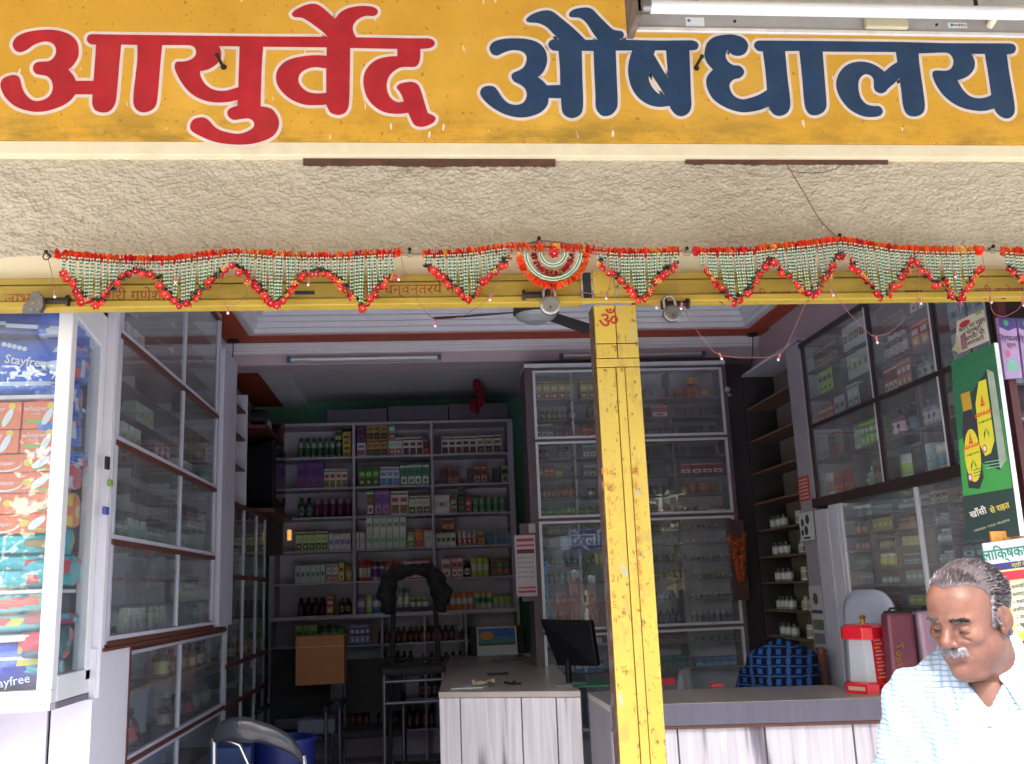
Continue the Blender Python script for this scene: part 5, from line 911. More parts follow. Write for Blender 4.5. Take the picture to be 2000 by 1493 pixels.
m_tv = MT('#15161c', .35, var=.1); b = MB(); b.hull([(-1.17, 7.75, 2.29), (-1.17, 8.40, 2.29), (-1.17, 8.40, 2.84), (-1.17, 7.75, 2.84)], [(-1.6, 7.9, 2.33), (-1.6, 8.25, 2.33), (-1.6, 8.25, 2.72), (-1.6, 7.9, 2.72)]); b.build('housing', m_tv, tv, bevel=.01)
P('screen', tv, MT('#0c0f16', .08, var=.05, spec=.8), -1.169, -1.160, 7.80, 8.35, 2.36, 2.80, bevel=.004); P('base', tv, m_tv, -1.55, -1.18, 7.85, 8.3, 2.2765, 2.289)
ck = thing('table_clock', 'small white clock with a round dial on the shelf above the television', 'clock', (-1.3, 8.0, 2.926)); P('case', ck, m_wht, -1.34, -1.26, 7.82, 8.2, 2.926, 3.05, bevel=.006); MB().cyl((-1.26, 8.01, 2.99), (-1.252, 8.01, 2.99), .05, n=20).build('dial', MT('#c8c4c0', .4), ck); P('hand', ck, m_dk, -1.2515, -1.250, 8.008, 8.012, 2.99, 3.025); P('hand', ck, m_dk, -1.2515, -1.250, 8.0, 8.01, 2.988, 2.992)
for k, y_ in enumerate((7.84, 8.17)): tag(MB().cyl((-1.33, y_ + (.28 if k else -.17), 3.0), (-1.22, y_ + (.28 if k else -.17), 3.0), .07, n=18).build('speaker', m_tv), 'round black speaker on the upper shelf %s the white clock' % ('behind' if k else 'in front of'), 'speaker')
tag(MB().box(-1.17, -1.14, 8.56, 8.60, 2.08, 2.17).build('night_light', MT('#e0a050', .4, emit=.25)), 'small amber lamp glowing below the television shelf', 'lamp')
# ------------------------------------------------------------------ right wall: glazed cabinets, pillar, open corner shelf
GX = 2.35
rc = thing('wall_cabinet', 'tall dark framed glass cabinet along the right wall', 'cabinet', (GX + .18, 4.6, 2.0), 'dark framed cabinets along the right wall')
P('back_panel', rc, m_in, GX + .22, GX + .235, 3.62, 5.60, 2.06, 3.0); P('end_panel', rc, m_in, GX + .002, GX + .33, 5.585, 5.60, 2.06, 3.0); P('end_panel', rc, m_dbrn, GX + .002, GX + .33, 3.60, 3.62, 2.06, 3.0)
P('top_rail', rc, m_dbrn, GX - .004, GX + .345, 3.6, 5.61, 2.985, 3.012, bevel=.002); P('bottom_rail', rc, m_dbrn, GX - .02, GX + .345, 3.55, 5.61, 1.998, 2.052, bevel=.004); P('middle_rail', rc, m_dbrn, GX - .002, GX + .33, 3.621, 5.584, 2.468, 2.492, bevel=.002)
for y_ in (5.56, 4.68, 4.05, 3.62):
    for a_, b_ in ((2.053, 2.467), (2.493, 2.984)): P('door_stile', rc, m_dbrn, GX - .001, GX + .02, y_, y_ + .028, a_, b_, bevel=.002); P('door_stile', rc, m_alu, GX + .001, GX + .018, y_ + .029, y_ + .045, a_, b_) if y_ < 5.5 else None
for (ya, yb) in ((3.665, 4.05), (4.095, 4.68), (4.725, 5.56)):
    for a_, b_ in ((2.053, 2.467), (2.493, 2.984)): P('glass_pane', rc, GLASS, GX + .008, GX + .011, ya, yb, a_, b_)
RZ = {'top': 2.82, 'second': 2.655, 'third': 2.493, 'fourth': 2.27, 'fifth': 2.053}
for z_ in (2.82, 2.655, 2.27): P('shelf', rc, m_cf, GX + .03, GX + .218, 3.621, 5.584, z_ - .012, z_)
for y_ in (5.12, 4.36, 3.85):
    for a_, b_ in ((2.053, 2.257), (2.271, 2.467), (2.493, 2.642), (2.656, 2.807), (2.821, 2.984)): P('divider', rc, m_cf, GX + .035, GX + .217, y_ - .006, y_ + .006, a_ + .001, b_ - .001)
def rrow(where, zb, items):
    for (y0, y1, h, n, kd, c) in items:
        w_ = abs(y1 - y0) / n
        for k in range(n): product(kd, c, GX + .085, y1 - w_ * (k + .5) if y1 > y0 else y0 - w_ * (k + .5), zb + .001, w_ * .96, (min(h * 1.25, .142) if h > .075 else h) * random.uniform(.97, 1), .09, where, yaw=R(-90), n=n, k=k)
RW = '%s shelf, right wall cabinet'
rrow(RW % 'top', 2.82, [(5.16, 5.5, .09, 5, 'box', ('#5a3034', '#b08a5a', K_)), (4.74, 5.08, .14, 5, 'plain', ('#b8bcb8', '#5a3028', '#8aa060')), (4.38, 4.66, .12, 5, 'box', ('#3a2a2c', '#7a5a50', K_)), (4.09, 4.32, .13, 3, 'box', ('#8a5060', Wt, Rd)), (3.88, 4.02, .1, 2, 'plain', ('#a8a8b0', '#6a6a7a', K_))])
rrow(RW % 'second', 2.655, [(5.28, 5.46, .11, 3, 'box', ('#a0b030', Lm, Dg)), (5.14, 5.26, .11, 2, 'box', ('#2a4438', '#3a5a4a', Dg)), (4.74, 5.06, .13, 5, 'plain', ('#b4bcb0', '#88a858', '#6a2a24')), (4.38, 4.64, .12, 4, 'bottle', ('#5a2a30', '#a8a8a8', '#c8c0c0')), (4.09, 4.34, .1, 3, 'box', (Rd, '#c8903a', Wt)), (3.7, 4.0, .1, 3, 'plain', ('#9aa0a8', '#6a7a8a', K_))])
rrow(RW % 'third', 2.493, [(5.3, 5.52, .08, 5, 'box', ('#a03a2a', '#c86a4a', Wt)), (5.14, 5.28, .09, 2, 'plain', ('#a8a8b0', '#8a5a60', K_)), (4.78, 4.95, .1, 2, 'box', ('#14141a', '#2a2a34', K_)), (4.52, 4.66, .11, 3, 'box', ('#8a1c24', '#c8c8c8', Mr)), (4.38, 4.52, .12, 3, 'box', ('#a8504a', '#c08a60', Wt)), (4.09, 4.34, .1, 4, 'bottle', ('#8aa0a0', '#a8b8b0', '#6a7a7a')), (3.7, 4.0, .12, 3, 'plain', ('#a0a4ac', '#6a7a8a', K_))])
rrow(RW % 'fourth', 2.27, [(5.22, 5.42, .13, 2, 'box', ('#4a2028', Rd, '#3a6a5a')), (4.78, 5.0, .11, 4, 'box', ('#5a8a30', Lm, Wt)), (4.44, 4.5, .15, 1, 'bottle', ('#14161e', '#4a6a8a', K_)), (4.09, 4.16, .1, 2, 'bottle', ('#c8c8cc', '#a04a5a', Wt)), (3.7, 3.9, .12, 2, 'jar', ('#5a4a40', '#8a7a6a', K_))])
rrow(RW % 'fifth', 2.053, [(5.15, 5.4, .10, 2, 'box', ('#8a3a1c', Or, Rd)), (4.92, 5.0, .09, 1, 'bottle', ('#9aa88a', '#6a8a5a', Wt)), (4.78, 4.9, .12, 2, 'box', ('#5a4a30', '#8a6a4a', Br)), (4.52, 4.64, .1, 1, 'jar', (Wt, Lm, Wt)), (4.38, 4.48, .13, 1, 'box', ('#1c1c24', '#3a3a48', K_)), (4.1, 4.28, .1, 3, 'jar', ('#b0a890', '#5a8aa0', Wt)), (3.7, 3.95, .12, 3, 'box', ('#4a4048', '#8a7a6a', K_))])
rrow('rear of ' + RW % 'fourth', 2.27, [(4.20, 4.34, .11, 3, 'bottle', ('#8a8aa0', '#b0b0c0', '#5a5a6a')), (5.02, 5.11, .12, 1, 'jar', ('#b0b8b0', '#8aa090', '#5a6a60')), (4.54, 4.66, .12, 2, 'bottle', ('#7a3a6a', '#c0a8b8', '#4a2a44'))])
rrow('rear of ' + RW % 'fifth', 2.053, [(4.29, 4.345, .12, 1, 'plain', ('#a8c0c8', '#7a9ab0', Wt)), (5.42, 5.54, .11, 2, 'jar', ('#a8a8b0', '#8a7a70', Wt))])
rrow('rear of ' + RW % 'third', 2.493, [(4.96, 5.10, .12, 2, 'box', ('#b0b4b8', '#6a7a5a', Wt))])
# lower pigeonhole cabinet
rl = thing('wall_cabinet', 'lower glass cabinet of small pigeonholes on the right wall behind the man', 'cabinet', (GX + .2, 4.5, .05), 'dark framed cabinets along the right wall')
P('back_panel', rl, m_in, GX + .22, GX + .235, 3.62, 5.30, .06, 1.99); P('end_panel', rl, m_wht, GX - .005, GX + .33, 5.30, 5.42, .06, 1.997, bevel=.003)
for y_ in (5.26, 4.40, 3.62): P('door_stile', rl, m_alu, GX, GX + .015, y_, y_ + .03, 1.03, 1.997, bevel=.002)
P('rail', rl, m_alu, GX, GX + .016, 3.65, 5.26, 1.0, 1.029)
P('glass_pane', rl, GLASS, GX + .005, GX + .008, 3.65, 4.40, 1.03, 1.997); P('glass_pane', rl, GLASS, GX + .009, GX + .012, 4.43, 5.26, 1.03, 1.997)
zl = [1.905, 1.815, 1.725, 1.635, 1.545, 1.44, 1.33, 1.22, 1.11, 1.0]
for z_ in zl: P('shelf', rl, m_cf, GX + .02, GX + .218, 3.621, 5.295, z_ - .010, z_)
for y_ in (5.0, 4.72, 4.42, 4.18, 3.9):
    for k in range(len(zl) - 1): P('divider', rl, m_cf, GX + .025, GX + .217, y_ - .005, y_ + .005, zl[k + 1] + .001, zl[k] - .011)
pal = [('#7a8a84', '#a8b0a8', Wt), ('#8a7a6a', '#b09a70', Br), ('#5a6a6a', '#8ab0b0', K_), ('#9a9a50', '#c0b860', Wt), ('#8a4a3a', '#b08060', K_), ('#a0a0a8', '#7a7a8a', Wt)]
for i, z_ in enumerate(zl[:7]):
    for j, (ya, yb) in enumerate(((5.02, 5.24), (4.74, 4.98), (4.45, 4.70), (4.20, 4.38), (3.93, 4.15))):
        kd = random.choice(['plain', 'jar', 'bottle', 'box']); n = random.choice([2, 3, 4]); 
        rrow('pigeonhole row %s, bay %s, right wall' % (Ord2[i], 'one two three four five'.split()[j]), z_, [(ya, yb - .03 * random.random(), random.uniform(.045, .07), n, kd, random.choice(pal))])
# pillar
rp = thing('right_pillar', 'narrow pale pillar with stickers and a hanging calendar right of the corner shelf', 'pillar', (2.5, 5.7, .05))
P('pillar_face', rp, MT('#8f8b98', .7, var=.06, dirt=.2, dcol='#5a5560'), GX, 2.71, 5.612, 5.83, .06, 3.03, bevel=.004); P('lower_casing', rp, m_in, GX - .012, 2.6, 5.43, 5.611, .06, 1.98, bevel=.003)
def xtag(lab, cat, px, py, X, yw, zh, m, extra=None, n_='sticker'):
    a = at(px, py, X=X); o = MB().box(X - .004, X - .001, a.y - yw / 2, a.y + yw / 2, a.z - zh / 2, a.z + zh / 2).build(n_, m); tag(o, lab, cat); return a
a = xtag('red sticker with pale lines on the right pillar', 'sticker', 1571, 955, GX, .17, .15, MT('#a83a34', .6, var=.1))
for k in range(6): tag(MB().box(GX - .0055, GX - .0045, a.y - .07, a.y + .07, a.z - .06 + .022 * k, a.z - .052 + .022 * k).build('sticker_line', MT('#c8a8a0', .6)), 'pale line %s on the red pillar sticker' % Ord2[k], 'print', 'pale lines on the red sticker')
t = thing('notice_card', 'white notice card with dark drawings below the red sticker on the right pillar', 'notice', at(1580, 1030, X=GX)); a = WL[t.name]
P('card', t, MT('#b9bec2', .6), GX - .018, GX - .0155, a.y - .12, a.y + .1, a.z - .08, a.z + .09); 
for dy, dz, s_ in ((.05, .03, .025), (-.03, .045, .03), (0, -.02, .03), (.06, -.03, .02)): MB().cyl((GX - .0155 - .003, a.y + dy, a.z + dz), (GX - .0192, a.y + dy, a.z + dz), s_, n=8).build('drawing', MT('#20303a'), t)
P('caption', t, m_dk, GX - .0192, GX - .0182, a.y - .05, a.y + .05, a.z - .07, a.z - .058)
t = thing('wall_calendar', 'long hanging calendar with a portrait on the right pillar', 'calendar', at(1595, 1190, X=GX - .02)); a = WL[t.name]
P('sheet', t, MT('#a8a8ae', .6, var=.05), GX - .020, GX - .0175, a.y - .10, a.y + .09, a.z - .26, a.z + .135)
MB().cyl((GX - .0202, a.y, a.z + .06), (GX - .0212, a.y, a.z + .06), .035, n=14).build('portrait', MT('#5a4a44'), t)
for k, (z_, c) in enumerate(((-.015, '#4a3a6a'), (-.09, '#5a6a5a'), (-.17, '#6a6a70'), (-.235, '#4a3a6a'))): P('printed_panel', t, MT(c, .6, var=.2), GX - .0212, GX - .0202, a.y - .085, a.y + .075, a.z + z_ - (.01 if k in (0, 3) else .03), a.z + z_ + (.01 if k in (0, 3) else .03))
# open corner shelf
KX = 2.45
cs = thing('corner_shelf', 'tall dark open shelf of small bottles in the right back corner', 'shelf', (KX + .1, 6.5, .05))
P('back_panel', cs, MT('#8a837a', .8, var=.1, dirt=.3, dcol='#4a443c'), 2.69, 2.715, 6.1, 7.0, .06, 3.1); P('side_panel', cs, m_brn, KX, 2.69, 5.86, 5.88, .06, 3.1); P('side_panel', cs, m_dk, KX, 2.69, 6.96, 6.98, .06, 3.1); P('back_board', cs, m_brn, 2.66, 2.689, 5.881, 6.4, .06, 3.1)
P('top_board', cs, m_lam, KX, 2.69, 5.86, 6.98, 3.101, 3.12)
kz = [2.85, 2.60, 2.36, 2.14, 1.94, 1.75, 1.57, 1.38, 1.20, 1.02, .8, .5]
for z_ in kz: P('shelf', cs, MT('#6a5344', .7, var=.15), KX, 2.659, 5.882, 6.959, z_ - .015, z_, bevel=.001)
for i, z_ in enumerate(kz):
    if i in (4, 5, 6, 8, 9, 10, 7):
        for (y0, y1, kd, c) in ((6.55, 6.85, 'jar', ('#6a7a80', '#b0b8b8', K_)), (6.0, 6.4, 'bottle' if i % 2 else 'jar', ('#c0bcb8', '#8a8a80', '#a8a8a0'))):
            n = 3 if i != 7 else 4
            for k in range(n): product(kd, c, KX + .06, y0 + (y1 - y0) * k / n, z_ + .001, .06, .09, .06, '%s board, corner shelf, %s end' % (Ord2[i], 'back' if y0 > 6.2 else 'front'), yaw=R(-90), n=n, k=k)
# orange garland, cctv camera, switch, calendar
t = thing('marigold_garland', 'dry orange marigold garland on a dark board beside the glass cabinet', 'garland', at(1447, 1090, Y=6.9)); a = WL[t.name]
P('board', t, MT('#4a3438', .7), a.x - .05, a.x + .06, 6.96, 6.98, a.z - .3, a.z + .28)
b = MB()
for sx in (-.055, .055):
    for k in range(20): b.ball((a.x + sx * (1 - k / 26) + random.gauss(0, .006), 6.94, a.z + .17 - k * .016), .017, 6, 0, (1, 1, .7))
for k in range(70): u_ = random.random(); b.ball((a.x + random.uniform(-.05, .05) * (1 - .5 * u_), 6.93 + random.uniform(-.01, .01), a.z + .16 - u_ * .32), .015, 6, 0)
b.build('flowers', MT('#a04a22', .9, var=.5, scale=60), t)
t = thing('security_camera', 'small silver bullet camera on the wall right of the glass cabinet', 'camera', at(1424, 764, Y=6.8)); a = WL[t.name]; MB().cyl((a.x - .03, 6.75, a.z), (a.x + .05, 6.85, a.z), .022, n=14).build('body', m_steel, t); P('bracket', t, m_alu, a.x + .04, a.x + .06, 6.85, 6.96, a.z - .01, a.z + .01)
t = thing('wall_calendar', 'white and red calendar sheet hanging left of the glass cabinet', 'calendar', at(1027, 1105, Y=6.95)); a = WL[t.name]
P('wall_strip', t, m_cf, a.x - .03, a.x + .10, 6.985, 7.0, a.z - .25, a.z + .3); P('sheet', t, MT('#b4afb6', .6, var=.04), a.x - .075, a.x + .075, 6.95, 6.953, a.z - .215, a.z + .215)
for z_, h_ in ((.17, .022), (.135, .014), (-.16, .012), (-.19, .016)): P('red_line', t, MT('#b03040', .6), a.x - .06, a.x + .065, 6.9485, 6.9495, a.z + z_, a.z + z_ + h_)
text("SEPTEMBER", .02, MT('#b03040'), t, FRONT((a.x, 6.948, a.z + .202))) if False else None
P('month_bar', t, MT('#5a2a34', .6), a.x - .06, a.x + .065, 6.9485, 6.9495, a.z + .085, a.z + .115)
for r_ in range(5):
    for c_ in range(6): P('date', t, MT('#6a6470', .6), a.x - .055 + .02 * c_, a.x - .047 + .02 * c_, 6.9485, 6.9495, a.z + .05 - .034 * r_, a.z + .062 - .034 * r_)
a = at(1040, 1032, Y=6.97); tag(MB().box(a.x - .03, a.x + .02, 6.955, 6.978, a.z - .035, a.z + .035).build('switch_box', MT('#a8a8a4', .5), bevel=.006), 'small white switch box beside the top left corner of the lower glass doors', 'switch')
# ------------------------------------------------------------------ lights and fan inside
def itube(x0, x1, y, lab):
    a = at(x0, y, Y=7.24); b = at(x1, y - 4, Y=7.24); t = thing('tube_light', lab, 'tube light', (a + b) / 2, 'unlit tube lights on the inner beam'); z_ = (a.z + b.z) / 2
    P('batten', t, m_wht, a.x, b.x, 7.262, 7.299, z_ - .02, z_ + .014, bevel=.002); MB().cyl((a.x + .02, 7.245, z_), (b.x - .02, 7.245, z_), .013, n=12).build('tube', m_lens, t)
    for x_ in (a.x, b.x - .03): P('end_cap', t, MT('#2a6a9a', .5), x_, x_ + .03, 7.228, 7.2615, z_ - .016, z_ + .018, bevel=.003)
itube(560, 862, 702, 'slim unlit tube light with blue ends on the beam left of the post'); itube(1093, 1378, 695, 'slim unlit tube light with blue ends on the beam behind the yellow post')
fn = thing('ceiling_fan', 'dark ceiling fan with a pale dome glimpsed under the left shutter', 'ceiling fan', (.70, 5.5, 3.2)); m_fan = MT('#4a4648', .4, var=.1, metal=.3)
b = MB(); b.lathe([(0, -.05), (.06, -.045), (.11, -.02), (.125, .0)], (.70, 5.5, 3.19), 24); b.build('dome', MT('#a8acb0', .3, var=.05), fn); b = MB(); b.lathe([(.125, 0), (.138, .01), (.135, .05), (.06, .08), (.02, .1)], (.70, 5.5, 3.191), 24); b.build('motor', m_fan, fn)
MB().cyl((.70, 5.5, 3.28), (.70, 5.5, 3.78), .012).build('rod', m_fan, fn)
for an in (168, 288, 48):
    c, s_ = math.cos(R(an)), math.sin(R(an)); f = lambda r_, w_, z_: (.70 + c * r_ - s_ * w_, 5.5 + s_ * r_ + c * w_, z_)
    b = MB(); b.hull([f(.13, -.02, 3.22), f(.19, -.045, 3.225), f(.62, -.065, 3.225), f(.62, .055, 3.205), f(.19, .045, 3.205), f(.13, .02, 3.21)], [f(.13, -.02, 3.225), f(.19, -.045, 3.229), f(.62, -.065, 3.229), f(.62, .055, 3.209), f(.19, .045, 3.209), f(.13, .02, 3.215)]); b.build('blade', m_fan, fn)
for k, (x_, y_, lab) in enumerate(((2.629, 7.142, 'right'), (-1.38, 7.1, 'left'))):
    b = MB(); b.cyl((x_, y_, 3.49), (x_, y_, 3.475), .045, n=14); P2 = [(x_, y_, 3.475), (x_ - .02, y_ + .01, 3.3), (x_ - .12, y_ - .05, 3.05)]; b.tube(curve(P2, 5), .004, 5)
    tag(b.build('ceiling_rose', m_dk), 'dark ceiling rose with a dangling wire at the %s corner of the red band' % lab, 'ceiling rose', 'ceiling roses with dangling wires')
# ------------------------------------------------------------------ counters
def laminate():
    m = bpy.data.materials.new('white_wood_laminate'); m.use_nodes = True; n = m.node_tree; b = n.nodes["Principled BSDF"]; L = n.links.new; b.inputs["Roughness"].default_value = .35
    tc = NN(n, "ShaderNodeTexCoord"); mp = NN(n, "ShaderNodeMapping"); mp.inputs["Scale"].default_value = (1, 1, .07); L(tc.outputs["Object"], mp.inputs[0])
    z1 = NN(n, "ShaderNodeTexNoise", i_Scale=9.5, i_Detail=3.0, i_Roughness=.45, i_Distortion=.4); L(mp.outputs[0], z1.inputs["Vector"])
    r = NN(n, "ShaderNodeValToRGB"); L(z1.outputs["Fac"], r.inputs[0]); e = r.color_ramp.elements; e[0].position = .3; e[0].color = hx('#554c5a') + (1,); e[1].position = .7; e[1].color = hx('#dcd9e0') + (1,)
    for p_, c in ((.385, '#8a8290'), (.435, '#cfcad4'), (.55, '#e0dde4'), (.60, '#cfcad4')): q = e.new(p_); q.color = hx(c) + (1,)
    mp2 = NN(n, "ShaderNodeMapping"); mp2.inputs["Scale"].default_value = (1, 1, .02); L(tc.outputs["Object"], mp2.inputs[0])
    z2 = NN(n, "ShaderNodeTexNoise", i_Scale=90, i_Detail=3.0); L(mp2.outputs[0], z2.inputs["Vector"]); mx = NN(n, "ShaderNodeMixRGB", blend_type='MULTIPLY'); mx.inputs[0].default_value = .28; L(r.outputs[0], mx.inputs[1]); L(z2.outputs["Fac"], mx.inputs[2]); L(mx.outputs[0], b.inputs["Base Color"]); return m
m_lw = laminate(); m_top = MT('#a79d98', .28, var=.1, scale=5, stretch=(1, .1, 1), dirt=.1, dcol='#6a625c'); m_gr = MT('#5d5c6c', .35, var=.1, scale=30, stretch=(1, 1, .05)); m_top2 = MT('#9a918a', .28, var=.22, scale=9, stretch=(1, .06, 1))
kl = thing('left_counter', 'long counter end with white streaked wood laminate, left of the yellow post', 'counter', (.45, 5.6, .05))
LC = [(.07, 5.60), (.82, 5.29), (1.0, 8.42), (.21, 8.60)]
cen = Vector((.52, 7.0)); ins = [(cen.x + (x_ - cen.x) * .985, cen.y + (y_ - cen.y) * .993) for x_, y_ in LC]
b = MB(); b.prism(LC, 1.018, 1.05); b.build('counter_top', m_top, kl, bevel=.003)
# front boards, each a plank with an open joint
xs = np.linspace(0, 1, 6); fa, fb = Vector(LC[0]), Vector(LC[1]); dn = (fb - fa).normalized(); nv = Vector((dn.y, -dn.x))
xs = [0, .155, .59, .83, 1.0]
for u, v in zip(xs[:-1], xs[1:]):
    p = fa + (fb - fa) * (u + .004); q = fa + (fb - fa) * (v - .004); i_ = nv * -.02
    MB().prism([(p.x, p.y), (q.x, q.y), (q.x + i_.x, q.y + i_.y), (p.x + i_.x, p.y + i_.y)], .05, 1.016).build('front_board', m_lw, kl, bevel=.002)
b = MB(); b.prism([tuple(Vector(p) * .96 + cen * .04) for p in LC], .05, 1.017); b.build('carcass', MT('#7d7884', .6, var=.1), kl)
kr = thing('right_counter', 'wide counter with a dark grey edge and white streaked front, right of the yellow post', 'counter', (1.6, 4.5, .05))
RCt = [(.845, 4.60), (2.345, 4.335), (2.345, 4.54), (2.08, 4.57), (2.06, 4.98), (.845, 5.22)]
b = MB(); b.prism(RCt, 1.02, 1.05); b.build('counter_top', m_top2, kr, bevel=.002)
def along(pts, off, z0_, z1_, name, m, u=0., v=1., th=.018):
    a_, b_ = Vector(pts[0]), Vector(pts[1]); d_ = (b_ - a_).normalized(); n_ = Vector((d_.y, -d_.x)); p = a_ + (b_ - a_) * u + n_ * off; q = a_ + (b_ - a_) * v + n_ * off; i_ = n_ * -th
    return MB().prism([(p.x, p.y), (q.x, q.y), (q.x + i_.x, q.y + i_.y), (p.x + i_.x, p.y + i_.y)], z0_, z1_).build(name, m, kr, bevel=.001)
along(RCt, .002, .952, 1.047, 'edge_band', m_gr); along(RCt, .006, .938, .951, 'brown_trim', m_brn)
for u, v in ((0, .2), (.2, .46), (.46, .72), (.72, 1.)): along(RCt, -.04, .05, .936, 'front_board', m_lw, u + .003, v - .003, .02)
b = MB(); b.prism([(.852, 4.66), (2.34, 4.40), (2.34, 4.53), (2.07, 4.56), (2.05, 4.97), (.852, 5.20)], .05, 1.018); b.build('carcass', MT('#8d8890', .6, var=.1), kr)
b = MB(); b.prism([(.846, 4.62), (.8515, 4.62), (.8515, 5.2), (.846, 5.2)], .05, 1.019); b.build('end_panel', MT('#7b7682', .5, var=.1), kr)
TZ = 1.051
def on(px, py): return at(px, py, Z=TZ)
# desk calendar with a painted landscape
p = on(972, 1280); t = thing('desk_calendar', 'small standing picture calendar with blue sky and orange tree on the left counter', 'calendar', p); w_ = .17; h_ = .235
b = MB(); b.hull([(p.x - w_, p.y, p.z), (p.x + w_, p.y, p.z), (p.x + w_, p.y + .05, p.z + h_), (p.x - w_, p.y + .05, p.z + h_)], [(p.x - w_, p.y + .006, p.z), (p.x + w_, p.y + .006, p.z), (p.x + w_, p.y + .056, p.z + h_), (p.x - w_, p.y + .056, p.z + h_)]); b.build('card', MT('#c4ccd4', .4, var=.02), t)
def cardp(u, v, k=.0012): return (p.x - w_ + 2 * w_ * u, p.y + .05 * v - k, p.z + h_ * v + k * .2)
b = MB()
b.add([cardp(.04, .62), cardp(.96, .62), cardp(.96, .93), cardp(.04, .93)], [(0, 1, 2, 3)], 0); b.add([cardp(.04, .42), cardp(.96, .42), cardp(.96, .619), cardp(.04, .619)], [(0, 1, 2, 3)], 1); b.add([cardp(.04, .34), cardp(.96, .34), cardp(.96, .419), cardp(.04, .419)], [(0, 1, 2, 3)], 2)
b.add([cardp(.25 + .2 * math.cos(a_), .68 + .14 * math.sin(a_), .002) for a_ in np.linspace(0, 5.9, 14)], [tuple(range(14))], 3); b.add([cardp(.82, .9, .0022), cardp(.97, .9, .0022), cardp(.97, .98, .0022), cardp(.82, .98, .0022)], [(0, 1, 2, 3)], 3)
b.build('picture', [MT('#2a62c0', .4, var=.1), MT('#3a8a9a', .4, var=.2), MT('#4a5a40', .5, var=.3), MT('#c8903a', .5, var=.2)], t)
tag(MB().box(p.x - w_ - .05, p.x + w_ + .08, p.y + .12, p.y + .3, p.z, p.z + h_ * .95).build('office_machine', m_dk, None, bevel=.004), 'dark office machine standing behind the desk calendar', 'machine')
# things lying on the left counter
p = on(1000, 1290); b = MB()
for k in range(6):
    a0 = random.random() * 3; b.tube([(p.x - .12 + .05 * k, p.y + .05 * math.sin(a0 + i), p.z + .006 + .008 * (i % 2)) for i in range(4)] if False else [(p.x - .13 + .05 * k + .03 * math.cos(i * 1.1 + a0), p.y + .06 * math.sin(i * 1.1 + a0), p.z + .008) for i in range(6)], .006, 5)
tag(b.build('key_bunch', MT('#8a8a80', .35, metal=.7, var=.2)), 'bunch of metal keys lying in front of the desk calendar', 'keys')
p = on(1025, 1284); S3 = blur(16, 16, 1.5, 77); b = MB(); n_ = 12
vs = [(p.x - .2 + .38 * i / n_, p.y - .1 + .2 * j / n_, p.z + .004 + .012 * abs(S3[i, j])) for j in range(n_ + 1) for i in range(n_ + 1)]; b.add(vs, [(j * 13 + i, j * 13 + i + 1, j * 13 + i + 14, j * 13 + i + 13) for j in range(n_) for i in range(n_)], 0, True)
tag(b.build('plastic_bag', MT('#b0aaa8', .3, var=.2)), 'crumpled clear plastic bag under the keys on the left counter', 'bag')
p = on(972, 1318); tag(MB().box(p.x - .07, p.x + .07, p.y - .03, p.y + .03, p.z, p.z + .012).build('phone', m_dk, bevel=.005), 'flat dark phone lying across the middle of the left counter', 'phone')
p = on(1000, 1338); b = MB(); 
for k in range(5): an = k * 1.25; b.box(0, 0, 0, 0, 0, 0) if False else b.cyl((p.x, p.y, p.z + .006), (p.x + .055 * math.cos(an), p.y + .03 * math.sin(an), p.z + .006 + .004 * k), .006, n=6)
tag(b.build('key_bunch', m_iron), 'small dark keys near the front right corner of the left counter', 'keys')
p = on(915, 1345); tag(MB().prism([(p.x - .1, p.y - .02), (p.x + .08, p.y - .03), (p.x + .12, p.y + .07), (p.x - .06, p.y + .09)], p.z, p.z + .006).build('paper_pad', MT('#b6c6cc', .5, var=.05)), 'pale blue paper pad on the front edge of the left counter', 'paper')
p = on(940, 1342); b = MB(); S4 = blur(14, 14, 1.2, 8)
b.add([(p.x - .05 + .13 * i / 8, p.y - .02 + .10 * j / 8, p.z + .012 + .014 * abs(S4[i, j])) for j in range(9) for i in range(9)], [(j * 9 + i, j * 9 + i + 1, j * 9 + i + 10, j * 9 + i + 9) for j in range(8) for i in range(8)], 0, True)
tag(b.build('crumpled_paper', MT('#b8ac88', .6, var=.2)), 'crumpled cream paper beside the pale blue pad', 'paper')
# monitor seen from behind
p = at(1125, 1312, Y=5.62); t = thing('computer_monitor', 'black computer monitor seen from behind beside the yellow post', 'monitor', (p.x, 5.62, TZ))
c4 = [at(1054, 1210, Y=5.75), at(1153, 1212, Y=5.50), at(1166, 1302, Y=5.46), at(1088, 1300, Y=5.70)]
dv = Vector((.03, .05, 0)); m_mo = MT('#0b0c12', .5, var=.1, spec=.2)
b = MB(); b.hull([c4[3], c4[2], c4[1], c4[0]], [c4[3] + dv, c4[2] + dv, c4[1] + dv, c4[0] + dv]); b.build('housing', m_mo, t, bevel=.006)
cm = (c4[0] + c4[2]) / 2
MB().cyl((cm.x, cm.y + .02, TZ + .01), (cm.x, cm.y + .02, c4[3].z + .03), .018).build('neck', m_mo, t); b = MB(); b.lathe([(.0, .012), (.10, .008), (.11, 0)], (cm.x, cm.y, TZ), 20); b.build('foot', MT('#8a8a90', .3), t)
# green mat, red book and pink box at the back of the right counter
def flat(px0, px1, py, dy, h, m, lab, cat, name):
    a = on(px0, py); c = on(px1, py); tag(MB().box(a.x, c.x, a.y, a.y + dy, TZ, TZ + h).build(name, m, bevel=.003), lab, cat)
flat(1122, 1196, 1344, .28, .008, MT('#1c6a4a', .6, var=.1), 'green desk mat behind the yellow post', 'mat', 'desk_mat')
flat(1284, 1325, 1340, .08, .035, MT('#a01c30', .5), 'red book on the back of the right counter next to the yellow post', 'book', 'book')
flat(1390, 1418, 1342, .05, .012, MT('#d8344c', .5), 'small bright red box on the back edge of the right counter', 'box', 'small_box')
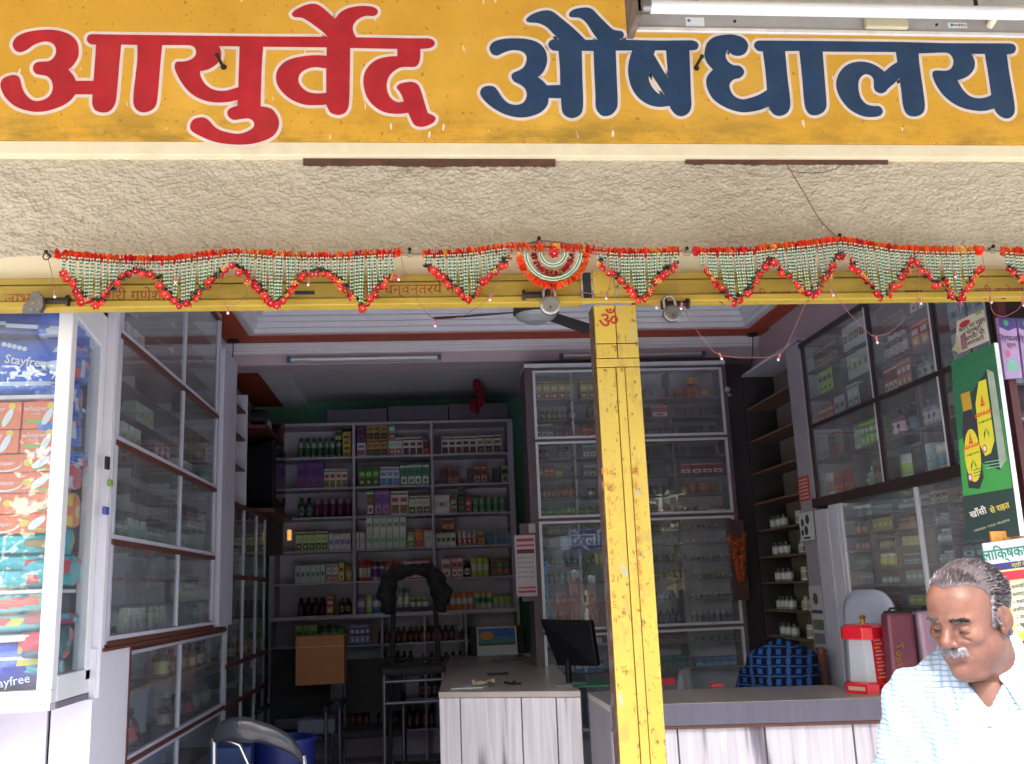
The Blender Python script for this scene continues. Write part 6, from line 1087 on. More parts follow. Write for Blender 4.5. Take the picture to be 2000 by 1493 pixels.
# sweet dispenser
def frosted():
    m = glass((.86, .9, .95), "clear_plastic", .08, 1.0); n = m.node_tree; o = [x for x in n.nodes if x.type == 'OUTPUT_MATERIAL'][0]; src = o.inputs[0].links[0].from_socket
    d = NN(n, "ShaderNodeBsdfDiffuse"); d.inputs[0].default_value = (.75, .78, .85, 1); x = NN(n, "ShaderNodeMixShader"); x.inputs[0].default_value = .42; n.links.new(src, x.inputs[1]); n.links.new(d.outputs[0], x.inputs[2]); n.links.new(x.outputs[0], o.inputs[0]); return m
p = at(1700, 1347, Y=4.62); p.z = TZ; t = thing('sweet_dispenser', 'red and clear lantern shaped sweet jar with a golden knob on the right counter', 'jar', p)
m_rp = MT('#d0182c', .22, var=.05, spec=.7, coat=.4); m_gold = MT('#b8903a', .3, metal=.8); AG = R(28); hh = .235
def oct_(r, z_, sq=.55):
    return [(p.x + r * math.cos(AG + a_) , p.y + r * math.sin(AG + a_), p.z + z_) for a_ in [R(22.5 + 45 * i) for i in range(8)]]
def rs(r, z_):
    pts = []
    for sx, sy in ((-1, -1), (1, -1), (1, 1), (-1, 1)):
        for da in ((.62, 1), (1, .62)) if sx * sy < 0 else ((1, .62), (.62, 1)): pts.append((sx * da[0] * r, sy * da[1] * r))
    c, s_ = math.cos(AG), math.sin(AG); return [(p.x + x_ * c - y_ * s_, p.y + x_ * s_ + y_ * c, p.z + z_) for x_, y_ in pts]
def ring_hull(name, m, *lv, **k):
    b = MB()
    for (r0, z0_), (r1, z1_) in zip(lv[:-1], lv[1:]): a_, c_ = rs(r0, z0_), rs(r1, z1_); b.add(a_ + c_, [(i, (i + 1) % 8, 8 + (i + 1) % 8, 8 + i) for i in range(8)])
    b.add(rs(*lv[0]), [tuple(range(8))[::-1]]); b.add(rs(*lv[-1]), [tuple(range(8))]); return b.build(name, m, t, **k)
ring_hull('base', m_rp, (.098, 0), (.098, .04), (.078, .05), bevel=.003); ring_hull('lid', m_rp, (.074, hh + .006), (.092, hh + .012), (.090, hh + .062), (.07, hh + .078), bevel=.003)
b = MB(); a_, c_ = rs(.076, .05), rs(.066, hh + .018); b.add(a_ + c_, [(i, (i + 1) % 8, 8 + (i + 1) % 8, 8 + i) for i in range(8)]); b.build('clear_body', frosted(), t)
b = MB(); a_, c_ = rs(.0785, .05), rs(.0685, hh + .018); b.add([a_[1], a_[2], a_[3], a_[4], c_[1], c_[2], c_[3], c_[4]], [(0, 1, 5, 4), (1, 2, 6, 5)]); b.build('printed_wrap', MT('#d4263a', .3, var=.1), t)
for k in range(11):
    f_ = .08 + .083 * k; A1 = Vector(a_[1]).lerp(Vector(c_[1]), f_); A2 = Vector(a_[2]).lerp(Vector(c_[2]), f_); A3 = A1.lerp(A2, .15 + .1 * (k % 2)); A4 = A1.lerp(A2, .85 - .12 * (k % 3)); o_ = Vector((math.cos(AG - R(90)), math.sin(AG - R(90)), 0)) * .0012; up = Vector((0, 0, .006))
    b = MB(); b.add([A3 + o_, A4 + o_, A4 + o_ + up, A3 + o_ + up], [(0, 1, 2, 3)]); b.build('print_line', MT('#efb9b0' if k % 4 else '#e8c04a', .4), t)
for z_ in (.012, hh + .032): 
    A1, A2 = Vector(rs(.0995 if z_ < .1 else .0895, z_)[7]), Vector(rs(.0995 if z_ < .1 else .0895, z_)[0]); 
    a1 = A1.lerp(A2, .12); a2 = A1.lerp(A2, .88); b = MB(); b.add([a1, a2, a2 + Vector((0, 0, .018)), a1 + Vector((0, 0, .018))], [(0, 1, 2, 3)]); b.build('label', MT('#c8a890', .5), t)
b = MB(); b.lathe([(.026, hh + .075), (.026, hh + .08), (.010, hh + .085), (.012, hh + .1), (.018, hh + .108), (.012, hh + .118), (0, hh + .12)], p, 14); b.build('knob', m_gold, t)
b = MB(); 
for k in range(26): b.ball((p.x + random.uniform(-.045, .045), p.y + random.uniform(-.045, .045), p.z + .058 + random.random() * .02), .011, 6, k % 3)
b.build('sweets', [MT('#8a5a30', .5), MT('#c8a060', .5), MT('#2a4ab0', .5)], t)
# maroon bags standing on the counter
def bag(pts, Y, dy, m, lab, name='travel_bag', extra=True):
    A = [at(x_, y_, Y=Y) for x_, y_ in pts]; A = [Vector((q.x, Y, max(q.z, TZ))) for q in A]; T_ = thing(name, lab, 'bag', (sum(q.x for q in A) / 4, Y, TZ), 'maroon bags on the counter')
    b = MB(); b.hull(A, [q + Vector((.03, dy, 0)) for q in A]); o = b.build('bag_body', m, T_, bevel=.018); 
    z_ = MB(); z_.tube([A[3] + Vector((.02, dy * .5, .002)), A[2] + Vector((.01, dy * .5, .002))], .006, 6); z_.build('zip', m_dk, T_); z_ = MB(); z_.tube([(A[3] + (A[2] - A[3]) * .3) + Vector((0, dy * .5, 0)), (A[3] + (A[2] - A[3]) * .4) + Vector((0, dy * .5, .018)), (A[3] + (A[2] - A[3]) * .6) + Vector((0, dy * .5, .018)), (A[3] + (A[2] - A[3]) * .7) + Vector((0, dy * .5, 0))], .006, 6); z_.build('handle', m_dk, T_); return T_, A
T_, A = bag([(1745, 1345), (1800, 1345), (1784, 1196), (1731, 1198)], 4.40, .13, MT('#6a3646', .5, var=.25, scale=7, bump=.3, bs=12), 'dark maroon bag with a gold letter badge beside the red sweet jar')
for k, (ch, x_, y_) in enumerate((("T", 1750, 1262), ("o", 1750, 1276), ("x", 1750, 1287), ("s", 1753, 1298))):
    a = at(x_ + 6, y_, Y=4.4); text(ch, .05, m_gold, T_, FRONT((a.x, 4.3965, a.z)) @ Matrix.Rotation(R(-75), 4, 'Z'), bold=.0005)
bag([(1812, 1345), (1868, 1345), (1852, 1192), (1792, 1194)], 4.37, .13, MT('#a5879a', .5, var=.12, scale=7, bump=.2, bs=12), 'mauve bag leaning beside the dark maroon one behind the man')
# white chair behind the counter, its back to the right wall
p = Vector((2.2, 4.9, .05)); t = thing('plastic_chair', 'pale high backed plastic chair behind the red sweet jar', 'chair', p); m_pc = MT('#b4bccf', .45, var=.05, bump=.15, bs=12)
n1, n2 = 18, 14; vs = []
for side in (0, 1):
    for j in range(n2 + 1):
        v = j / n2
        for i in range(n1 + 1):
            u = i / n1 * 2 - 1; yy = 4.86 + u * .305 * (1 - .08 * v); zz_ = .5 + v * 1.02 * (1 - .075 * abs(u) ** 4); vs.append((2.22 + .05 * v - .06 * (1 - u * u) * .3 + side * .014 - .02 * abs(u) ** 3, yy, zz_))
b = MB(); N1 = (n1 + 1) * (n2 + 1); fs = []
for j in range(n2):
    for i in range(n1): q = j * (n1 + 1) + i; fs.append((q, q + 1, q + n1 + 2, q + n1 + 1)); fs.append((N1 + q, N1 + q + n1 + 1, N1 + q + n1 + 2, N1 + q + 1))
for i in range(n1): q = n2 * (n1 + 1) + i; fs.append((q, q + 1, N1 + q + 1, N1 + q))
for j in range(n2):
    q = j * (n1 + 1); fs.append((q, q + n1 + 1, N1 + q + n1 + 1, N1 + q)); q += n1; fs.append((q, N1 + q, N1 + q + n1 + 1, q + n1 + 1))
b.add(vs, fs, 0, True); b.build('backrest', m_pc, t); P('seat', t, m_pc, 2.09, 2.235, 4.66, 5.12, .46, .50, bevel=.01)
for sx in (2.09, 2.19):
    for sy in (4.68, 5.07): P('leg', t, m_pc, sx, sx + .04, sy, sy + .04, .05, .459)
# ------------------------------------------------------------------ seats in the gloom
m_gry = MT('#50525e', .35, metal=.6, var=.1); m_blk = MT('#101117', .8, var=.2)
def steel_chair(cx, cy, w_, seat, top, lab, grp=None, arms=True):
    t = thing('steel_chair', lab, 'chair', (cx, cy, .05), grp); d = .42
    for sx in (-1, 1):
        MB().tube([(cx + sx * w_ / 2, cy + d / 2, .05), (cx + sx * w_ / 2, cy + d / 2, seat), (cx + sx * w_ / 2, cy + d / 2 + .06, top)], .013, 8).build('rear_leg', m_gry, t); MB().tube([(cx + sx * w_ / 2, cy - d / 2, .05), (cx + sx * w_ / 2, cy - d / 2, seat + (.22 if arms else 0))], .013, 8).build('front_leg', m_gry, t)
        if arms: MB().tube([(cx + sx * w_ / 2, cy - d / 2 - .03, seat + .225), (cx + sx * w_ / 2, cy + d / 2, seat + .22)], .02, 8).build('armrest', m_blk, t)
    P('seat', t, m_blk, cx - w_ / 2 + .01, cx + w_ / 2 - .01, cy - d / 2, cy + d / 2, seat, seat + .05, bevel=.015)
    b = MB(); b.hull([(cx - w_ / 2, cy + d / 2 + .0, seat + .12), (cx + w_ / 2, cy + d / 2, seat + .12), (cx + w_ / 2, cy + d / 2 + .05, top), (cx - w_ / 2, cy + d / 2 + .05, top)], [(cx - w_ / 2, cy + d / 2 + .035, seat + .12), (cx + w_ / 2, cy + d / 2 + .035, seat + .12), (cx + w_ / 2, cy + d / 2 + .085, top), (cx - w_ / 2, cy + d / 2 + .085, top)]); b.build('backrest', m_blk, t, bevel=.01); return t
GS = 'steel framed chairs in the middle of the shop'
steel_chair(-.93, 7.35, .46, .60, 1.22, 'steel framed armchair holding the brown cardboard box', GS); steel_chair(-.38, 7.30, .44, .62, 1.12, 'empty dark steel framed chair right of the cardboard box', GS)
p0 = at(577, 1340, Y=7.2); p1 = at(672, 1240, Y=7.2); m_cb = MT('#8f5f3c', .8, var=.1, scale=5)
t = thing('cardboard_box', 'plain brown cardboard box propped on the steel armchair', 'box', ((p0.x + p1.x) / 2, 7.2, p0.z))
P('carton_body', t, m_cb, p0.x, p1.x, 7.2, 7.48, p0.z, p1.z, bevel=.003); P('tape', t, MT('#a08058', .4), p0.x - .0005, p1.x + .0005, 7.1985, 7.1995, (p0.z + p1.z) / 2 + .09, (p0.z + p1.z) / 2 + .096)
a = at(580, 1402, Y=7.15); c = at(655, 1368, Y=7.15); tag(MB().box(a.x, c.x, 7.15, 7.4, .652, .652 + c.z - a.z).build('cloth_pile', MT('#5c5c70', .8, var=.1), bevel=.02), 'folded grey cloth on the seat under the cardboard box', 'cloth')
# tall frame with a black jacket over it
JY = 7.0
jt = thing('tall_chair', 'tall black framed chair with a jacket over its back in the middle of the shop', 'chair', (at(805, 1300, Y=JY).x, JY, .05))
xl, xr = at(765, 1250, Y=JY).x, at(856, 1250, Y=JY).x; zt_ = at(800, 1140, Y=JY).z; zs_ = at(800, 1295, Y=JY).z
for x_ in (xl, xr): MB().tube([(x_ - (.04 if x_ == xl else -.02), JY - .02, .05), (x_, JY + .05, zs_), (x_ + (.02 if x_ == xl else -.02), JY + .08, zt_)], .017, 8).build('frame_post', m_blk, jt)
for z_ in (at(800, 1190, Y=JY).z, zs_ + .02, .45): MB().tube([(xl, JY + .05, z_), (xr, JY + .05, z_)], .014, 8).build('cross_bar', m_blk, jt)
P('seat', jt, m_blk, xl - .06, xr + .04, JY - .40, JY + .04, zs_ - .05, zs_, bevel=.02)
for x_ in (xl - .04, xr + .02): MB().tube([(x_, JY - .38, .05), (x_, JY - .38, zs_ - .04)], .014, 8).build('front_leg', m_gry, jt)
for y_ in (1330, 1372): z_ = at(800, y_, Y=JY - .38).z; MB().tube([(xl - .04, JY - .38, z_), (xr + .02, JY - .38, z_)], .012, 8).build('cross_bar', m_gry, jt)
# foreground chair with a padded arc back and a blue bin behind it
ft = thing('visitor_chair', 'chrome visitor chair with a black padded arc back in the left foreground', 'chair', (-1.05, 5.0, .05)); FYc = 5.0
arcp = [(418, 1432), (432, 1420), (462, 1416), (500, 1420), (540, 1432), (572, 1450), (592, 1475)]
A = [at(x_, y_, Y=FYc + dy) for (x_, y_), dy in zip(arcp, (.04, .02, .0, .0, .0, .02, .06))]; m_pad = MT('#3a3c46', .28, var=.15, spec=.7, bump=.2, bs=30); m_chr = MT('#b0b4bc', .15, metal=.9)
b = MB(); A2 = curve([tuple(q) for q in A], 5); n_ = len(A2); rings = []
for i, q in enumerate(A2):
    u_ = i / (n_ - 1); hgt = (.02 + .035 * math.sin(math.pi * u_) ** .7) * (1.15 if u_ < .5 else .95)
    for k in range(10): an = 2 * math.pi * k / 10; rings.append((q[0], q[1] + .018 * math.cos(an), q[2] - .02 + hgt * math.sin(an)))
b.add(rings, [(i * 10 + k, i * 10 + (k + 1) % 10, (i + 1) * 10 + (k + 1) % 10, (i + 1) * 10 + k) for i in range(n_ - 1) for k in range(10)], 0, True); b.build('backrest', m_pad, ft)
e_ = A[-1]; MB().tube([e_, e_ + Vector((.01, .02, -.08)), e_ + Vector((0, .0, -.35)), (e_.x - .02, e_.y - .1, .05)], .014, 10).build('frame', m_chr, ft)
s_ = A[0]; MB().tube([s_ + Vector((.02, -.01, -.015)), s_ + Vector((.13, -.03, -.06)), s_ + Vector((.2, -.05, -.2)), (s_.x + .2, s_.y - .1, .05)], .012, 10).build('frame', m_chr, ft)
MB().tube([s_ + Vector((0, .0, -.02)), (s_.x, s_.y + .05, .45), (s_.x, s_.y + .12, .05)], .014, 10).build('frame', m_chr, ft)
P('seat', ft, m_pad, s_.x + .02, e_.x - .03, 4.98, 5.42, .44, .50, bevel=.02)
a = at(555, 1470, Y=5.7); b = MB(); b.lathe([(.14, .05), (.17, a.z + .06), (.18, a.z + .06), (.18, a.z + .08), (.165, a.z + .08), (.15, .07), (0, .06)], (a.x, 5.7, 0), 20); tag(b.build('dustbin', MT('#12246e', .45, var=.15)), 'round blue plastic bin behind the chrome visitor chair', 'bin')
a = at(452, 1480, Y=5.5); b = MB(); b.box(a.x - .12, a.x + .1, 5.5, 5.8, .45, a.z + .05); tag(b.build('storage_crate', MT('#23407a', .5, var=.1), bevel=.01), 'dull blue crate under the left end of the visitor chair back', 'crate')
# ------------------------------------------------------------------ posters and sachets at the right edge
rp2 = thing('door_frame', 'maroon wooden door frame at the right edge of the opening', 'door frame', (2.33, 3.5, 0)); P('post', rp2, MT('#54282c', .5, var=.2), 2.318, 2.352, 3.52, 3.56, .06, 2.70, bevel=.003); P('rail', rp2, m_brn, 2.352, 2.75, 3.54, 3.56, 2.18, 2.20)
for z_ in (2.32, 2.17, 2.02, 1.86): P('glass_shelf', rp2, MT('#8a8f98', .2), 2.353, 2.74, 3.541, 3.60, z_, z_ + .03)
def poster(name, lab, cat, q, m, th=.012):
    """q: four corners clockwise from top left, in the place"""
    nn = (q[1] - q[0]).cross(q[2] - q[1]); eye = Vector((0, 0, HC)); d3 = q[3] - eye; q = list(q); q[3] = eye + d3 * (nn.dot(q[0] - eye) / nn.dot(d3))
    t = thing(name, lab, cat, q[3]); nrm = (q[1] - q[0]).cross(q[3] - q[0]).normalized(); nrm = nrm if nrm.y < 0 else -nrm
    b = MB(); b.hull([q[3], q[2], q[1], q[0]], [v - nrm * th for v in (q[3], q[2], q[1], q[0])]); b.build('board', m, t)
    def at_(u, v, k=.001): return q[0].lerp(q[1], u).lerp(q[3].lerp(q[2], u), v) + nrm * k
    def poly(pts, m_, nm, k=.001): b = MB(); b.add([at_(u, v, k) for u, v in pts], [tuple(range(len(pts)))]); return b.build(nm, m_, t)
    def txt(s, u, v, size, m_, k=.002, sx=1., bold=0., rot=0): return text(s, size, m_, t, FR(at_(u, v, k), q[1] - q[0], q[0] - q[3]) @ Matrix.Rotation(rot, 4, 'Z'), sx=sx, bold=bold)
    return t, poly, txt
def ell(cx, cy, rx, ry, n=20): return [(cx + rx * math.cos(2 * math.pi * i / n), cy + ry * math.sin(2 * math.pi * i / n)) for i in range(n)]
PYY = 3.5
Q = [at(1857, 708, Y=3.62), at(1941, 670, Y=3.47), at(1992, 1047, Y=3.47), at(1888, 1056, Y=3.62)]
mg = MT('#0e5a3c', .4, var=.25, scale=3); mdg = MT('#0b2a26', .4, var=.1); my = MT('#c8c022', .4, var=.05); mr2 = MT('#d03a20', .4); mgl = MT('#2f8a3a', .4, var=.1)
t, poly, txt = poster('cough_syrup_poster', 'tall green cough syrup poster board with bottle and carton at the right edge', 'poster', Q, mg, .014)
b = MB(); nn_ = Vector((.02, 0, 0)); b.hull([Q[1] + Vector((.001, 0, 0)), Q[2] + Vector((.001, 0, 0)), Q[2] + Vector((.022, .0, 0)), Q[1] + Vector((.018, 0, 0))], [v + Vector((0, .03, 0)) for v in (Q[1] + Vector((.001, 0, 0)), Q[2] + Vector((.001, 0, 0)), Q[2] + Vector((.022, 0, 0)), Q[1] + Vector((.018, 0, 0)))]); b.build('white_edge', MT('#d8dce0', .5), t)
poly([(0, .76), (1, .76), (1, 1), (0, 1)], mdg, 'dark_band'); poly([(.02, .45), (.98, .35), (.98, .758), (.02, .758)], mgl, 'light_green_field', .0006)
poly([(.38, .22), (.78, .12), (.93, .15), (.96, .60), (.80, .66), (.45, .60)], mdg, 'carton_print', .0014); poly([(.78, .12), (.92, .15), (.95, .61), (.80, .655)], MT('#8a9a8a', .4, var=.2), 'carton_side_print', .0018)
poly([(.45 + .0, .5), (.46, .28), (.58, .17), (.74, .17), (.76, .5), (.66, .56), (.54, .57)], my, 'yellow_oval', .0022)
poly([(.16, .20), (.36, .20), (.38, .30), (.18, .30)], m_gold, 'cap_print', .0024); poly([(.19, .30), (.36, .30), (.45, .40), (.46, .68), (.36, .735), (.14, .72), (.12, .40)], MT('#1c1426', .3), 'bottle_print', .0026)
poly(ell(.29, .55, .165, .145), my, 'bottle_label_print', .003)
for (u_, v_, s__) in ((.60, .345, .030), (.285, .50, .029)): txt("ADULSA", u_, v_, s__ * .62, mr2, .0036, bold=.0007)
for (u_, v_) in ((.62, .385), (.29, .54)): txt("cough syrup", u_, v_, .011, mdg, .0036)
for (u_, v_) in ((.61, .27), (.28, .45)): poly([(u_ - .03, v_ + .02), (u_, v_ - .03), (u_ + .03, v_ + .02)], mr2, 'red_mark', .0036); poly([(u_ - .045, v_ + .035), (u_ - .045, v_ + .022), (u_ + .045, v_ + .022), (u_ + .045, v_ + .035)], mr2, 'red_mark', .0036)
for (u_, v_) in ((.62, .45), (.29, .60)):
    for sx in (-1, 1): poly([(u_, v_ - .03), (u_ + sx * .05, v_ + .0), (u_ + sx * .06, v_ + .035), (u_ + sx * .02, v_ + .0)][::sx], mgl if sx > 0 else mdg, 'leaf_print', .0036)
for (u_, v_) in ((.55, .53), (.20, .665)): poly(ell(u_, v_, .045, .022), MT('#b03a4a', .4), 'seal', .0038); poly(ell(u_, v_, .03, .014), MT('#c8c8c8', .4), 'seal', .0042)
for k in range(3): poly([(.27, .63 + .016 * k), (.42, .625 + .016 * k), (.42, .629 + .016 * k), (.27, .634 + .016 * k)], mdg, 'small_print', .0036); poly([(.52, .60 + .016 * k), (.85, .605 + .016 * k), (.85, .609 + .016 * k), (.52, .604 + .016 * k)], MT('#8ab0a0', .5), 'small_print', .0032)
txt("खाँसी", .28, .86, .035, MT('#d0cfc8', .4), .002, .95, .0006); txt("से राहत", .70, .85, .031, MT('#cdb54a', .4), .002, .9, .0006)
txt("• ADULSA • TULSI • MULETHI", .5, .935, .0115, MT('#b8c0a8', .4), .002)
# newspaper advertisement sheet pinned above
Q = [at(1868, 628, Y=3.60), at(1920, 604, Y=3.49), at(1932, 665, Y=3.49), at(1870, 692, Y=3.60)]
t, poly, txt = poster('newspaper_cutting', 'creased newspaper sheet with a red logo pinned above the green poster', 'newspaper', Q, MT('#b0aaa0', .8, var=.08, scale=14), .003)
poly(ell(.3, .18, .2, .09), MT('#a02a34', .5), 'red_logo'); txt("करने पर राहत", .55, .33, .024, m_dk); txt("संतुष्टि", .6, .50, .026, m_dk); txt("अथवा भी", .6, .68, .026, m_dk); txt("असरकारी", .6, .84, .022, m_dk); poly([(.12, .5), (.3, .42), (.34, .95), (.15, .95)], MT('#7a5a68', .5, var=.3), 'photo'); poly([(.7, .02), (.95, .02), (.93, .1), (.72, .1)], MT('#6a9a4a', .5), 'leaf_print')
b = MB(); q_ = [at(1868, 640, Y=3.61), at(1876, 690, Y=3.60), at(1858, 684, Y=3.61), at(1866, 672, Y=3.61)]; b.add(q_, [(0, 1, 2, 3)]); b.build('torn_flap', MT('#a09a80', .8), t)
# purple herbal packets hanging in a strip
for k in range(2):
    x0 = 1949 + 38 * k; Q = [at(x0, 620 + 2 * k, Y=3.49), at(x0 + 34, 622 + 2 * k, Y=3.49), at(x0 + 48, 738, Y=3.49), at(x0 + 15, 740, Y=3.49)]
    t, poly, txt = poster('herbal_sachet', ('left' if k == 0 else 'right') + ' of two tall purple herbal packets hanging at the top right edge', 'packet', Q, MT('#a48ab8', .3, var=.15, scale=12, spec=.7), .02); t['group'] = 'purple herbal packets at the right edge'
    poly([(0, 0), (1, 0), (1, .16), (.5, .22), (0, .16)], MT('#3f2f7a', .3), 'purple_head'); poly(ell(.4, .09, .15, .05), MT('#3a8a6a', .3), 'round_mark', .002); txt("ित्रफला", .45, .35, .03, MT('#4a2a5a'), .002); txt("चूर्ण", .55, .46, .022, MT('#8a3a3a'), .002); poly(ell(.5, .80, .35, .10), MT('#7ab0a0', .3, var=.2), 'green_picture', .0015); poly(ell(.3, .6, .15, .06), MT('#b8607a', .3), 'pink_picture', .0015)
# bright advertisement lower right
Q = [at(1918, 1062, Y=3.50), at(2075, 1040, Y=3.50), at(2110, 1240, Y=3.50), at(1958, 1256, Y=3.50)]
t, poly, txt = poster('health_poster', 'yellow and white health poster with green headline behind the head of the man', 'poster', Q, MT('#c8cc84', .5, var=.05), .004)
poly([(0, 0), (1, 0), (1, .22), (0, .22)], MT('#c0c4d0', .5), 'white_head'); poly([(0, .22), (1, .22), (1, .29), (0, .29)], MT('#3a2f6a', .5), 'purple_band'); poly([(.06, .31), (1, .31), (1, .40), (.12, .40)], MT('#b82a3c', .5), 'red_band'); poly(ell(.15, .4, .09, .08), MT('#b82a3c', .5), 'red_spot', .0015)
poly([(.2, .42), (1, .42), (1, .9), (.2, .9)], MT('#d0d0b0', .5), 'pale_field', .0008); poly([(0, .93), (1, .93), (1, 1), (0, 1)], MT('#c8b83a', .5), 'yellow_foot', .0008)
txt("लािक्षका", .24, .13, .055, MT('#1c7a5a', .5), .002, .9, .0008); txt("समस्या", .70, .07, .03, MT('#b82a3c'), .002); txt("व श्वेतप्रदर", .72, .16, .026, MT('#b82a3c'), .002); txt("स्त्री रोग निवारक", .5, .255, .02, MT('#c8c04a'), .002)
for k in range(6): txt(("• कमजोरी", "• कमरदर्द", "• थकान", "• अनियमितता", "• जलन", "• खुजली")[k], .32, .47 + .075 * k, .020, m_dk, .002)
poly(ell(.62, .68, .1, .2), MT('#a8503c', .5, var=.2), 'figure_picture', .002)
a = at(1952, 1056, Y=3.51); tag(MB().box(a.x - .03, a.x + .25, 3.51, 3.52, a.z - .01, a.z + .035).build('picture_strip', MT('#c88a3a', .5, var=.5, scale=18)), 'orange picture strip between the green poster and the health poster', 'poster')
# ------------------------------------------------------------------ people: smooth bodies grown from blended volumes
def grid(lo, hi, h):
    ax = [np.arange(a, b + h, h, dtype=np.float32) for a, b in zip(lo, hi)]; return np.meshgrid(*ax, indexing='ij') + [ax]
def ellip(G, c, r, rot=None):
    P_ = [G[i] - c[i] for i in range(3)]
    if rot is not None: M_ = np.array(rot.transposed()) if False else np.array(rot); P_ = [sum(M_[j][i] * P_[j] for j in range(3)) for i in range(3)]
    k = np.sqrt(sum((P_[i] / r[i]) ** 2 for i in range(3))); k2 = np.sqrt(sum((P_[i] / (r[i] * r[i])) ** 2 for i in range(3))) + 1e-9; return k * (k - 1) / k2
def caps(G, a, b, r0, r1=None):
    r1 = r0 if r1 is None else r1; a = np.array(a, float); b = np.array(b, float); d = b - a; L2 = d @ d
    t = np.clip(sum((G[i] - a[i]) * d[i] for i in range(3)) / L2, 0, 1); return np.sqrt(sum((G[i] - a[i] - t * d[i]) ** 2 for i in range(3))) - (r0 + (r1 - r0) * t)
def smin(a, b, k): h = np.clip(.5 + .5 * (b - a) / k, 0, 1); return b + (a - b) * h - k * h * (1 - h)
def smax(a, b, k): return -smin(-a, -b, k)
def nets(F, ax):
    s = F < 0; nx_, ny_, nz_ = F.shape; acc = np.zeros((nx_ - 1, ny_ - 1, nz_ - 1, 3), np.float32); cnt_ = np.zeros((nx_ - 1, ny_ - 1, nz_ - 1), np.float32)
    for d in range(3):
        A = [slice(None)] * 3; B = [slice(None)] * 3; A[d] = slice(0, -1); B[d] = slice(1, None); fa, fb = F[tuple(A)], F[tuple(B)]; cr = (fa < 0) != (fb < 0); t = np.where(cr, fa / np.where(cr, fa - fb, 1), 0)
        o = [i for i in range(3) if i != d]
        for u in (0, 1):
            for v in (0, 1):
                sl = [slice(None)] * 3; sl[o[0]] = slice(u, cr.shape[o[0]] - 1 + u); sl[o[1]] = slice(v, cr.shape[o[1]] - 1 + v); c = cr[tuple(sl)]; tt = t[tuple(sl)]
                cnt_ += c; acc[..., d] += np.where(c, tt, 0); acc[..., o[0]] += c * u; acc[..., o[1]] += c * v
    m = cnt_ > 0; ids = -np.ones(m.shape, int); ids[m] = np.arange(m.sum()); ii = np.argwhere(m); P_ = acc[m] / cnt_[m][:, None] + ii; h = [a[1] - a[0] for a in ax]
    V = np.stack([ax[i][0] + P_[:, i] * h[i] for i in range(3)], 1); Q_ = []
    for d in range(3):
        A = [slice(1, -1)] * 3; B = [slice(1, -1)] * 3; A[d] = slice(0, -1); B[d] = slice(1, None); fa, fb = s[tuple(A)], s[tuple(B)]; e = np.argwhere(fa != fb)
        if not len(e): continue
        off = np.ones(3, int); off[d] = 0; e2 = e + off; o = [(d + 1) % 3, (d + 2) % 3]; q = []
        for du, dv in ((0, 0), (-1, 0), (-1, -1), (0, -1)): c = e2.copy(); c[:, o[0]] += du; c[:, o[1]] += dv; q.append(ids[c[:, 0], c[:, 1], c[:, 2]])
        q = np.stack(q, 1); fl_ = fa[e[:, 0], e[:, 1], e[:, 2]]; q[~fl_] = q[~fl_][:, ::-1]; Q_.append(q)
    Q_ = np.concatenate(Q_); return V, Q_[(Q_ >= 0).all(1)]
def relax(V, Q_, n=2, k=.5):
    E = np.concatenate([Q_[:, [0, 1]], Q_[:, [1, 2]], Q_[:, [2, 3]], Q_[:, [3, 0]]])
    for _ in range(n):
        s_ = np.zeros_like(V); c = np.zeros(len(V))
        for a, b in ((0, 1), (1, 0)): np.add.at(s_, E[:, a], V[E[:, b]]); np.add.at(c, E[:, a], 1)
        V = V * (1 - k) + k * s_ / np.maximum(c, 1)[:, None]
    return V
def np_mesh(name, V, Q_, mats, mi=None):
    me = bpy.data.meshes.new(name); me.vertices.add(len(V)); me.vertices.foreach_set('co', np.asarray(V, np.float32).ravel()); me.loops.add(Q_.size); me.loops.foreach_set('vertex_index', Q_.ravel().astype(np.int32))
    me.polygons.add(len(Q_)); me.polygons.foreach_set('loop_start', np.arange(0, Q_.size, 4, dtype=np.int32)); me.polygons.foreach_set('use_smooth', np.ones(len(Q_), bool))
    for m in mats: me.materials.append(m)
    if mi is not None: me.polygons.foreach_set('material_index', mi.astype(np.int32))
    me.update(); me.validate(); return me
def xf(V, M_): V = np.asarray(V, float); M_ = np.array(M_); return V @ M_[:3, :3].T + M_[:3, 3]
def frame(o, fwd, up=(0, 0, 1)):
    f = Vector(fwd).normalized(); u_ = Vector(up); r_ = f.cross(u_).normalized(); u_ = r_.cross(f); return Matrix(((r_[0], f[0], u_[0], o[0]), (r_[1], f[1], u_[1], o[1]), (r_[2], f[2], u_[2], o[2]), (0, 0, 0, 1)))
